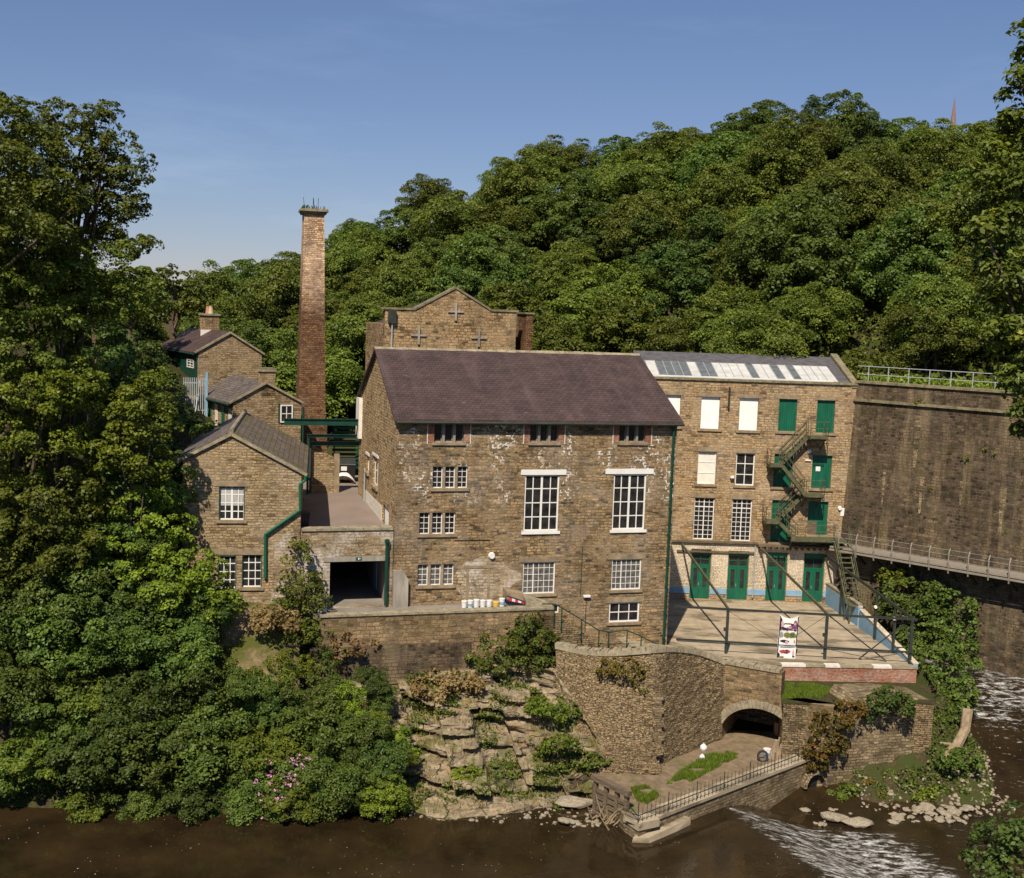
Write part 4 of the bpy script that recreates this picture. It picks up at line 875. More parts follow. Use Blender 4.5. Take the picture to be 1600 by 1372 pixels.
# ------------------------------------------------------------------ LINK WALL + passage, road, yard
def link():
    ua=MF.px(469.5,880)[0]; ub=UL-.05; ztop=MF.px(540,829)[1]; Z0=ZY-.3
    op=MF.rect(515,877,605.6,945); op=(op[0],op[1],ZY-.1,op[3])
    root=empty('passage_wall',MF.P((ua+ub)/2,0,ZY),'patchy limewashed wall with square passage opening between cottage and mill','wall')
    m=MB(); wallmesh(m,MF,ua,ub,Z0-2,ztop,[op],dep=.6); m.quad(MF.P(ub,.6,Z0),MF.P(ua,.6,Z0),MF.P(ua,.6,ztop),MF.P(ub,.6,ztop)); 
    m.v=m.v[:-4]; m.f=m.f[:-1]
    wallb=MB(); m.quad(MF.P(ua,0,ztop),MF.P(ub,0,ztop),MF.P(ub,.6,ztop),MF.P(ua,.6,ztop)); m.quad(MF.P(ub,.6,ZR-.5),MF.P(ua,.6,ZR-.5),MF.P(ua,.6,ztop),MF.P(ub,.6,ztop))
    m.build('wall_face',MAT['link'],root)
    c=MB(); x=ua+.02
    while x<ub-.1: e=min(x+rnd.uniform(.6,1.0),ub-.02); c.box(MF,x,e-.02,-.08,.66,ztop+.003,ztop+.12+rnd.uniform(0,.05)); x=e
    c.build('coping',MAT['cope'],root)
    MB().box(MF,op[0]-.35,op[1]+.02,-.04,.5,op[3]+.003,op[3]+.26).build('lintel',MAT['render'],root)
    u_,z_=MF.px(560.5,873,-.05); s=MB().box(MF,u_-.16,u_+.16,-.07,-.045,z_-.08,z_+.08).build('exit_sign',MAT['green'],root)
    k=MB(); k.box(MF,u_-.03,u_+.02,-.08,-.073,z_-.06,z_+.055); k.prism([MF.P(u_+.04,-.08,z_-.03),MF.P(u_+.12,-.08,z_+.0),MF.P(u_+.04,-.08,z_+.03)],MF.n*.006); k.build('white_symbol',MAT['white'],s)
    # passage tunnel
    t=MB(); a,b,c_,d=op; Lt=9; q=MF.P
    t.quad(q(a,.6,c_),q(a,.6,d),q(a,Lt,d),q(a,Lt,c_)); t.quad(q(b,.6,c_),q(b,Lt,c_),q(b-.0,Lt,d),q(b,.6,d)); t.quad(q(a,.6,d),q(b,.6,d),q(b,3.2,d),q(a,3.2,d)); t.quad(q(a,4.6,d),q(b,4.6,d),q(b,Lt,d),q(a,Lt,d)); t.quad(q(a,Lt,c_),q(a,Lt,d),q(b,Lt,d),q(b,Lt,c_))
    t.build('passage_lining',MAT['render'],root)
    MB().box(MF,b-.08,b-.02,3.4,4.4,ZY,ZY+2).build('blue_door',MAT['blue'],root)
    P=MB(); u1,z1=MF.px(608.3,843,-.2); u2,z2=MF.px(605,945,-.2); P.tube([MF.P(u1-.12,-.2,z1),MF.P(u1-.12,-.2,ZY)],.09,8); P.tube([MF.P(u1-.12,-.2,z1-.2),MF.P(u1-.12,-.2,z1)],.14,8); P.build('downpipe',MAT['dkgreen'],root)
    # road deck (structure)
    far=21
    r=MB(); r.prism([MF.P(ua-.2,.62,ZR),MF.P(UL-.01,.62,ZR),MF.P(UL-.01,13.9,ZR+.25),MF.P(UL+3,13.9,ZR+.25),MF.P(UL+3,far,ZR+.4),MF.P(ua-4,far,ZR+.4),CF.P(.05,CD,ZR+.2),CF.P(.05,.5,ZR)],(0,0,-.35))
    r.build('road',MAT['road'],None,label='pinkish tarmac road between cottage and mill',cat='road',kind='structure')
    # yard slab in front of mill and its retaining wall
    vf=-1.9
    yl=MF.px(500,957,vf)[0]; yr=MF.px(866,960,vf)[0]; zf=MF.px(600,958,vf)[1]
    y=MB(); y.prism([MF.P(yl,vf+.4,zf-.12),MF.P(yr,vf+.4,zf-.12),MF.P(yr,-.01,zf-.12),MF.P(UL,-.01,zf-.12),MF.P(UL,Lt,ZY),MF.P(ua+1,Lt,ZY),MF.P(ua+.2,.0,zf-.12)],(0,0,-.3))
    y.build('yard_paving',MAT['yardfl'],None,label='grey paved yard strip in front of the mill',cat='yard',kind='structure')
    w=empty('yard_wall',MF.P((yl+yr)/2,vf,zf-4),'long low stained stone wall holding up the yard below the mill','wall')
    zb=MF.px(650,1052,vf)[1]
    m=MB(); m.box(MF,yl,yr,vf,vf+.45,zb-1.5,zf-.12); m.build('wall_face',MAT['yard'],w)
    c=MB(); x=yl
    while x<yr-.1: e=min(x+rnd.uniform(.9,1.4),yr); c.box(MF,x,e-.015,vf-.07,vf+.52,zf-.117,zf+rnd.uniform(-.01,.02)); x=e
    c.build('coping',MAT['cope'],w)
    m=MB(); m.box(MF,yl-.5,MF.px(735,1020,vf-.12)[0],vf-.14,vf-.003,zb-1.5,MF.px(650,1005,vf)[1]); m.build('dark_footing',MAT['big'],w)
    return vf,zf,yl,yr
VF,ZF,YL,YR=link()
# overhead green beams across the road
def beams():
    for i,(ya,yb,x0,v) in enumerate(((655,665,444,13.0),(679,683.5,480,13.4),(690,696.5,484,13.8))):
        o0=MF.P(UL,v,0); z1=None
        r=ray(562,(ya+yb)/2); 
        F=Frame(o0,15.76); zt=F.px(562,ya)[1]; zb=F.px(562,yb)[1]; ul=F.px(x0,(ya+yb)/2)[0]
        m=MB(); m.box(F,ul,-.003,-.12,.12,zt-.03,zt); m.box(F,ul,-.003,-.02,.02,zb+.03,zt-.03); m.box(F,ul,-.003,-.12,.12,zb,zb+.03)
        ob=m.build('girder',MAT['dkgreen'],None,label=['deep dark green girder spanning high over the road','thin green girder over the road, middle one','green girder over the road, lowest of three'][i],cat='girder',group='green girders across the road')
        if i>0:
            q=MB(); q.box(F,ul,ul+.14,-.07,.07,ZR,zb-.003); q.build('post',MAT['dkgreen'],ob)
beams()
# ------------------------------------------------------------------ TERRACE
def line_frame(a,b): return Frame(a,math.degrees(math.atan2(b.y-a.y,b.x-a.x)))
def terrace():
    a0=onz(1060,1017,ZT); a1=onz(1222,1037,ZT); a2=onz(1427,1041,ZT); a3=onz(1286,942.5,ZT)
    back_r=WF.P(UWR-.3,-.01,ZT); 
    poly=[MF.P(-.5,-.0,ZT),a0,a1,a2,Vector((a3.x+.3,a3.y,ZT)),WF.P(WU0,-.01,ZT)]
    poly=[MF.P(-.02,.0,ZT),Vector((a0.x,a0.y-.2,ZT)),a1,a2,Vector((a3.x+.25,a3.y,ZT)),WF.P(WF.px(1290,940)[0],-.01,ZT),WF.P(WU0,-.01,ZT)]
    MB().prism([p+Vector((0,0,.0)) for p in poly],(0,0,-.12)).build('terrace_floor',MAT['concrete'],None,label='stained concrete terrace floor below the mill wing',cat='terrace',kind='structure')
    c=Vector((0,0,0)); 
    for p in poly: c+=p
    c/=len(poly)
    MB().prism([Vector((c.x+(p.x-c.x)*.995,c.y+(p.y-c.y)*.995,ZT-.123)) for p in poly],(0,0,-6)).build('terrace_retaining_wall',MAT['rub'],None,label='rough stone retaining base under the terrace',cat='wall')
    # red brick wall
    F=line_frame(a1,a2); L=(a2-a1).length; zb=F.px(1320,1072,-.25)[1]
    root=empty('brick_wall',F.P(L/2,-.15,zb),'low red brick wall along the front of the terrace above the grass','wall')
    MB().box(F,-.1,L+.1,-.3,-.004,zb-.6,ZT-.08).build('brickwork',MAT['brick'],root)
    x=-.1
    for (s,e,m) in ((-.1,1.3,'plaster'),(1.33,2.4,'cope'),(2.43,3.3,'plaster'),(3.33,5.2,'cope'),(5.23,6.3,'plaster'),(6.33,8,'cope'),(8.03,9.4,'plaster'),(9.43,10.8,'cope'),(10.83,L+.12,'plaster')):
        if s<L: MB().box(F,s,min(e,L+.12),-.34,.1,ZT-.077,ZT+.06).build('coping_slab',MAT[m],root)
    # steel frame
    p1=onz(1134,1021,ZT); p3=onz(1422,1037.5,ZT); TF=line_frame(p1,p3)
    fr=empty('terrace_steel_frame',TF.P(8,0,ZT),'open dark steel frame of posts, rails and rafters round the terrace','steel frame')
    def foot(x): return TF.px(x,1025)[0]
    us=[0,TF.px(1288,1036)[0],TF.px(1421,1038)[0]]; zt=TF.px(1292,962)[1]
    for u in us: 
        m=MB(); m.box(TF,u-.08,u+.08,-.08,-.066,ZT,zt); m.box(TF,u-.08,u+.08,.066,.08,ZT,zt); m.box(TF,u-.015,u+.015,-.065,.065,ZT,zt); m.box(TF,u-.2,u-.083,-.08,.04,ZT+1.35,ZT+1.55); m.build('post',MAT['steel'],fr)
    ul=TF.px(1053,957)[0]; ur=TF.px(1434,967)[0]; 
    MB().box(TF,ul,ur,-.06,.06,zt,zt+.12).build('top_rail',MAT['steel'],fr)
    z2=TF.px(1292,1011)[1]; MB().box(TF,ul+.2,ur-.2,-.15,-.09,z2-.055,z2+.055).build('lower_rail',MAT['steel'],fr)
    # rafters from wing wall to post tops
    ra=[((1065.5,850),us[0]),((1188,856),us[1])]
    for (px_,py_),u in ra:
        uw,zw=WF.px(px_,py_,-.1); A=WF.P(uw,-.1,zw); B=TF.P(u,.05,zt+.1)
        MB().bar(A,B,.10,.15).build('rafter',MAT['mossteel'],fr)
    # right side beam and posts
    uw,zw=WF.px(1290,868,-.1); A=WF.P(uw,-.1,zw); B=TF.P(us[2],.05,zt+.1); MB().bar(A,B,.10,.16).build('side_beam',MAT['steel'],fr)
    q0=Vector((a3.x+.1,a3.y,0)); q1=Vector((a2.x,a2.y,0)); RFm=line_frame(q0,q1); LL=(q1-q0).length
    def zat(t): return A.z+(B.z-A.z)*t
    for x,y in ((1309,961),(1340,998),(1376,1018)):
        g=onz(x,y,ZT); t=((g-A).dot(B-A))/((B-A).length**2); t=max(0,min(1,t)); p=A.lerp(B,t); MB().bar(Vector((p.x,p.y,ZT-.3)),Vector((p.x,p.y,p.z-.08)),.13,.13,up=Vector((0,1,0))).build('post',MAT['steel'],fr)
        if x!=1309: 
            MB().tube([Vector((p.x-.1,p.y-.12,ZT+2.1)),Vector((p.x-.1,p.y-.22,ZT+2.1))],[.11,.09],10).build('round_lamp',MAT['white'],fr)
    # x bracing in the right bay, thin wires in the first
    MB().bar(TF.P(us[1]+.1,.14,zt),TF.P(us[2]-1.3,.14,ZT+.06),.07,.07).build('brace',MAT['steel'],fr)
    MB().bar(TF.P(us[2]-.1,.22,zt),TF.P(us[1]+2.0,.22,ZT+.06),.06,.06).build('brace',MAT['steel'],fr)
    MB().bar(TF.P(us[0]+.1,.14,zt-.1),TF.P(us[0]+3.0,.14,z2+.1),.02,.02).build('tie_wire',MAT['steel'],fr)
    MB().bar(TF.P(us[1]-.1,.14,zt-.1),TF.P(us[1]-2.0,.14,z2+.3),.02,.02).build('tie_wire',MAT['steel'],fr)
    MB().bar(TF.P(us[2]-.05,.3,zt-1.2),TF.P(us[2]-.05,3.0,zt-.2),.04,.04).build('tie_wire',MAT['steel'],fr)
    # banner
    u0,_=TF.px(1217,995,-.22); u1,_=TF.px(1246.5,995,-.22); zb_=TF.px(1231,1029,-.22)[1]; ztp=zt-.02
    b=empty('hanging_banner',TF.P((u0+u1)/2,-.22,zb_),'tall photo banner of three picture panels hanging on the terrace rails','banner')
    sk=-.07
    def BP(s,t,dv=0): # s 0..1 across, t 0..1 up
        sag=.22*(1-(2*s-1)**2)*(t**4); w=u0+(u1-u0)*s+sk*(1-t); return TF.P(w,-.22+dv-.03*math.sin(t*9+s*3),zb_+(ztp-zb_)*t-sag)
    m=MB(); n,k=6,18
    vs=[BP(i/n,j/k) for j in range(k+1) for i in range(n+1)]; fs=[(j*(n+1)+i,j*(n+1)+i+1,(j+1)*(n+1)+i+1,(j+1)*(n+1)+i) for j in range(k) for i in range(n)]
    m.add(vs,fs); m.add([v+TF.n*.012 for v in vs],[f[::-1] for f in fs]); m.build('cloth',MAT['white'],b)
    cols={'banner_black':(.02,.015,.02),'banner_purple':(.16,.05,.16),'banner_olive':(.2,.19,.05),'banner_red':(.4,.05,.06),'banner_grey':(.3,.3,.31),'banner_pink':(.6,.36,.40),'banner_orange':(.55,.28,.12),'banner_green':(.05,.12,.05)}
    for c_,v in cols.items(): MAT[c_]=plain(c_,v,.6,.4,9)
    def patch(mb,s0,t0,s1,t1,jit=.015,dv=-.012):
        cx,cy=(s0+s1)/2,(t0+t1)/2; pts=[]; n_=9; r_=random.Random(int(s0*1000+t0*7777))
        for i in range(n_):
            a=2*math.pi*i/n_; rr=.75+.5*r_.random(); pts.append(BP(min(.97,max(.03,cx+math.cos(a)*(s1-s0)/2*rr)),min(.985,max(.015,cy+math.sin(a)*(t1-t0)/2*rr)),dv))
        mb.add(pts,[tuple(range(n_))])
    lay={'banner_black':[(.05,.66,.95,.86),(.0,.02,.16,.12),(.1,.36,.6,.43),(.25,.12,.75,.2),(.8,.03,.97,.07),(.02,.62,.16,.95)],
         'banner_olive':[(.3,.47,.62,.63),(.55,.48,.97,.62)],'banner_purple':[(.5,.68,.8,.8),(.75,.64,.97,.9),(.35,.64,.5,.74)],'banner_red':[(.12,.12,.5,.2),(.5,.13,.72,.19),(.84,.36,.9,.44)],
         'banner_grey':[(.05,.47,.28,.62),(.1,.24,.9,.30)],'banner_pink':[(.38,.34,.55,.42),(.08,.72,.24,.88),(.8,.06,.92,.22)],'banner_orange':[(.5,.7,.68,.78),(.78,.78,.9,.86)],'banner_green':[(.6,.52,.85,.6),(.1,.02,.4,.05)]}
    dv=-.01
    for c_,L_ in lay.items():
        dv-=.003; mb=MB()
        for q in L_: patch(mb,*q,dv=dv)
        mb.build('picture_print',MAT[c_],b)
    for t0,t1 in ((.0,.012),(.305,.318),(.655,.665)):
        mb=MB().quad(BP(0,t0,-.05),BP(1,t0,-.05),BP(1,t1,-.05),BP(0,t1,-.05)); mb.build('panel_border',MAT['banner_black'],b)
    mb=MB(); mb.quad(BP(0,0,-.06),BP(.05,0,-.06),BP(.05,.98,-.06),BP(0,.98,-.06)); mb.build('panel_border',MAT['banner_black'],b)
    mb=MB(); mb.quad(BP(.95,0.3,-.06),BP(1,.3,-.06),BP(1,.98,-.06),BP(.95,.98,-.06)); mb.build('panel_border',MAT['banner_black'],b)
    mb=MB(); 
    for i in range(7): s=.74+0*i; 
    # low side walls, white above blue
    e1=RFm.px(1338,1000)[0]; hz=RFm.px(1341,945)[1]
    lw=empty('terrace_side_wall',RFm.P(e1/2,0,ZT),'peeling white and blue painted side wall of the terrace, tall back part','wall')
    MB().box(RFm,.0,e1,-.0,.3,ZT-.2,ZT+1.25).build('blue_lower_paint',MAT['blue'],lw); MB().box(RFm,0,e1,.005,.295,ZT+1.253,hz).build('white_upper_paint',MAT['wash'],lw); MB().box(RFm,-.0,e1+.02,-.04,.34,hz+.003,hz+.07).build('coping',MAT['cope'],lw)
    l2=empty('terrace_front_side_wall',RFm.P((e1+LL)/2,0,ZT),'low blue painted wall tapering to the terrace front corner','wall')
    m=MB(); m.prism([RFm.P(e1+.25,0,ZT-.2),RFm.P(LL,0,ZT-.2),RFm.P(LL,0,ZT+.12),RFm.P(e1+.25,0,ZT+1.15)],RFm.n*.28); m.build('blue_face',MAT['blue'],l2)
    m=MB(); m.prism([RFm.P(e1+.25,-.03,ZT+1.153),RFm.P(e1+.25,-.03,ZT+1.23),RFm.P(LL,-.03,ZT+.2),RFm.P(LL,-.03,ZT+.123)],RFm.n*.34); m.build('white_cap',MAT['wash'],l2)
    return TF,RFm,LL
TF,RF_,LL_=terrace()
# ------------------------------------------------------------------ STEPS in front of the mill, handrail
def steps():
    vo=-1.9
    foot=[(862,962),(877,978),(908,994),(935,1010),(950,1011),(982,1011),(1003,1018),(1036,1024)]
    P=[MF.px(x,y,vo) for x,y in foot]
    root=empty('stone_steps',MF.P(P[2][0],vo/2,ZT),'worn stone steps and landing descending along the foot of the mill','steps')
    prof=[MF.P(P[0][0]-.8,vo,ZT-3),MF.P(P[0][0]-.8,vo,P[0][1])]
    def stair(a,b,n):
        o=[]
        for i in range(n):
            t0=i/n; t1=(i+1)/n; o+= [(a[0]+(b[0]-a[0])*t0,a[1]+(b[1]-a[1])*t0),(a[0]+(b[0]-a[0])*t1,a[1]+(b[1]-a[1])*t0)]
        return o+[b]
    line=[P[0]]+stair(P[0],P[3],9)[1:]+[P[5]]+stair(P[5],P[7],4)[1:]
    prof+=[MF.P(u,vo,z) for u,z in line[1:]]+[MF.P(P[7][0],vo,ZT-3)]
    MB().prism(prof[::-1],MF.n*(1.89)).build('steps_block',MAT['rub'],root)
    tr=MB()
    for i in range(1,len(line)-1,2):
        a,b=line[i],line[i+1]
        if abs(a[1]-b[1])<1e-6 and b[0]>a[0]: tr.box(MF,a[0]-.04,b[0]+.02,vo-.05,-.03,a[1]+.002,a[1]+.05)
    tr.build('tread_slabs',MAT['cope'],root)
    r=empty('steps_handrail',MF.P(P[3][0],vo,P[3][1]),'dark green metal handrail following the stone steps','handrail')
    posts=[(865.5,971,944),(877,978,950),(908,994,968.5),(935,1011,985),(950.5,1012,987.5),(979,1012,985),(1001,1018,994.5),(1032,1019,1010)]
    tops=[]
    for x,y,yt in posts:
        u,z=MF.px(x,y,vo-.1); ut,zt=MF.px(x,yt,vo-.1); tops.append(MF.P(u,vo-.1,zt)); MB().tube([MF.P(u,vo-.1,z-.3),MF.P(u,vo-.1,zt)],.035,6).build('post',MAT['dkgreen'],r)
    u,z=MF.px(847,943.5,vo-.1); m=MB(); m.tube([MF.P(u,vo-.1,z)]+tops,.035,6); m.build('rail',MAT['dkgreen'],r)
    # sloping slab ramp near the top
    m=MB(); a=MF.px(822,939,-1.5); b=MF.px(860,958,-1.7); m.hexa([MF.P(a[0],-1.6,ZF-.1),MF.P(b[0],-1.8,ZF-.1),MF.P(b[0],-.6,ZF-.1),MF.P(a[0],-.6,ZF-.1),MF.P(a[0],-1.6,ZF+.35),MF.P(b[0],-1.8,ZF-.02),MF.P(b[0],-.6,ZF+.1),MF.P(a[0],-.6,ZF+.5)]); m.build('ramp_slab',MAT['cope'],root)
    m=MB(); a=MF.rect(789,920,812,934,-.5); m.hexa([MF.P(a[0],-.9,a[2]),MF.P(a[1]+.3,-.9,a[2]-.3),MF.P(a[1]+.3,-.02,a[2]-.3),MF.P(a[0],-.02,a[2]),MF.P(a[0],-.9,a[3]-.1),MF.P(a[1]+.3,-.9,a[3]-.5),MF.P(a[1]+.3,-.02,a[3]-.3),MF.P(a[0],-.02,a[3])]); m.build('stone_slab',MAT['lintel'],root)
steps()
# ------------------------------------------------------------------ tubs, barrier, bins
def tubs():
    L=[(725,'white plastic tub on the yard wall, leftmost of the row','tub',12,0),(734.5,'white tub with blue print, second from the left in the row','tub',12.5,1),(744,'tallest white tub with grubby lid, third from the left','tub',13.5,0),(754,'broad bright white tub in the middle of the row','tub',12,0),(764,'white tub beside the yellow bucket','tub',11.5,0),(774.5,'short yellow bucket among the white tubs','yellow',8.5,0),(784,'white tub with blue label at the right end beside the barrier','tub',14,1)]
    for x,lab,m,h,bl in L:
        v=VF+.75; u,z=MF.px(x,955,v); k=MF.px(x,955-h,v)[1]-z; k=k; base=MF.P(u,v,ZF-.12); hh=k+.02
        t=empty('bucket' if m=='yellow' else 'tub',base,lab,'tub' if m!='yellow' else 'bucket','plastic tubs on the yard wall'); r=.155 if m=='tub' else .17
        MB().lathe(base,[(r*.85,0),(r,hh*.9),(r*.98,hh*.9)],14).build('body',MAT[m],t,smooth=False)
        MB().lathe(base+Vector((0,0,hh*.9+.002)),[(r*1.06,0),(r*1.06,.05),(r*.9,.06)],14).build('lid' if m=='tub' else 'rim',MAT[m],t)
        if bl: q=MB(); q.lathe(base+Vector((0,0,hh*.35)),[(r*.945,0),(r*.965,hh*.3)],14); q.build('blue_print',MAT['blue'],t)
    # barrier
    a=MF.px(791,950,VF+.55); b=MF.px(821,956,VF+.55); zt=MF.px(792,931,VF+.55)[1]; z0=ZF-.12; v=VF+.6
    root=empty('plastic_barrier',MF.P((a[0]+b[0])/2,v,z0),'dark blue plastic road barrier leaning over with red and white stripe','barrier')
    w=b[0]-a[0]; hL=zt-z0; hR=hL*.45
    def Q(s,t): return MF.P(a[0]+w*s,v-.05*t,z0+ (hL+(hR-hL)*s)*t)
    m=MB()
    for i in range(13): s=i/12; m.bar(Q(s,0),Q(s,.8),.035,.035)
    m.bar(Q(0,.04),Q(1,.04),.06,.06); m.bar(Q(0,.62),Q(1,.62),.06,.06); m.bar(Q(0,1),Q(1,1),.06,.06); m.build('grille',MAT['navy'],root)
    for i in range(5): s0,s1=.12+i*.16,.12+(i+1)*.16; MB().prism([Q(s0,.66),Q(s1,.66),Q(s1,.96),Q(s0,.96)],-MF.n*.03).build('stripe',MAT['red' if i%2==0 else 'white'],root)
    # wheelie bin by the cottage, on the road
    u,z=MF.px(474,827,1.3); base=MF.P(u,1.5,ZR); t=empty('wheelie_bin',base,'black wheelie bin in the shade of the cottage wall','bin')
    F=Frame(base,15); MB().hexa([F.P(-.25,-.3,ZR+.05),F.P(.25,-.3,ZR+.05),F.P(.25,.3,ZR+.05),F.P(-.25,.3,ZR+.05),F.P(-.32,-.38,ZR+1),F.P(.32,-.38,ZR+1),F.P(.32,.38,ZR+1),F.P(-.32,.38,ZR+1)]).build('body',MAT['dark'],t)
    MB().prism([F.P(-.34,-.42,ZR+1.003),F.P(.34,-.42,ZR+1.003),F.P(.34,-.1,ZR+1.12),F.P(.34,.42,ZR+1.06),F.P(-.34,.42,ZR+1.06),F.P(-.34,-.1,ZR+1.12)][:2]+[F.P(.34,.42,ZR+1.003),F.P(-.34,.42,ZR+1.003)],(0,0,.09)).build('lid',MAT['dark'],t)
    for s in (-.27,.27): MB().tube([F.P(s-.03,.33,ZR+.1),F.P(s+.03,.33,ZR+.1)],.1,10).build('wheel',MAT['dark'],t)
    # skip with sheet at the far end
    g=onz(537,752,ZR+.4); F=Frame(g,8); t=empty('waste_container',g,'black waste container at the far end of the road','bin'); z=ZR+.4
    MB().hexa([F.P(-.75,0,z+.1),F.P(.75,0,z+.1),F.P(.75,1,z+.1),F.P(-.75,1,z+.1),F.P(-.8,-.1,z+1.15),F.P(.8,-.1,z+1.15),F.P(.8,1.1,z+1.15),F.P(-.8,1.1,z+1.15)]).build('body',MAT['dark'],t)
    MB().hexa([F.P(-.82,-.15,z+1.153),F.P(.82,-.15,z+1.153),F.P(.82,1.1,z+1.153),F.P(-.82,1.1,z+1.153),F.P(-.8,-.1,z+1.22),F.P(.8,-.1,z+1.22),F.P(.8,1.1,z+1.5),F.P(-.8,1.1,z+1.5)]).build('lid',MAT['steel'],t)
    MB().box(F,-.2,.2,-.09,-.06,z+.75,z+1.05).build('label_plate',MAT['white'],t)
    rn=np.random.RandomState(4); vs=[];n=16
    sh=MB(); pts=[]
    for j in range(9):
        for i in range(n+1):
            s=i/n*2-1; tt=j/8; h=.75*(1-abs(s)**2.2)*(1-tt*.0)*math.cos((tt-.35)*2.2) ; pts.append(F.P(s*.8,-.85+tt*.8,z+max(.02,h*.9+.05*noise.noise(Vector((s*4,tt*4,1)))+.02)))
    sh.add(pts,[(j*(n+1)+i,j*(n+1)+i+1,(j+1)*(n+1)+i+1,(j+1)*(n+1)+i) for j in range(8) for i in range(n)]); sh.build('white_sheet',MAT['sheet'],None,smooth=True,label='crumpled white sheet heaped in front of the black container',cat='sheet')
    # green slatted fence and stone end wall behind
    f0=onz(523,735,ZR+.5)+Vector((0,2.6,0)); F=Frame(f0,12); t=empty('slatted_fence',F.P(1.8,0,ZR),'dark green slatted fence closing the far end of the road','fence'); m=MB()
    for i in range(11): m.box(F,-.6,4.6,0,.06,ZR+.3+i*.33,ZR+.3+i*.33+.2)
    m.build('slats',MAT['dkgreen'],t)
    for u in (-.5,1.5,3.6): MB().box(F,u,u+.1,-.1,-.003,ZR,ZR+4.1).build('post',MAT['dkgreen'],t)
    F=MF; g0=F.px(484,745,15); u0=F.px(486,720,14)[0]; u1=F.px(522,720,14)[0]; z1=F.px(488,699,14)[1]; z2=F.px(521,715,14)[1]; 
    t=empty('lane_end_wall',F.P(u1,14,ZR),'sunlit sloping stone wall end beside the far end of the road','wall')
    MB().prism([F.P(u0,14,ZR-.5),F.P(u1,14,ZR-.5),F.P(u1,14,z2),F.P(u0+.3,14,z1),F.P(u0,14,z1)],F.n*.5).build('wall_face',MAT['cott'],t)
    MB().box(F,u1+.003,u1+.35,13.9,14.6,ZR-.5,z2+.25).build('gate_pier',MAT['lintel'],t)
tubs()
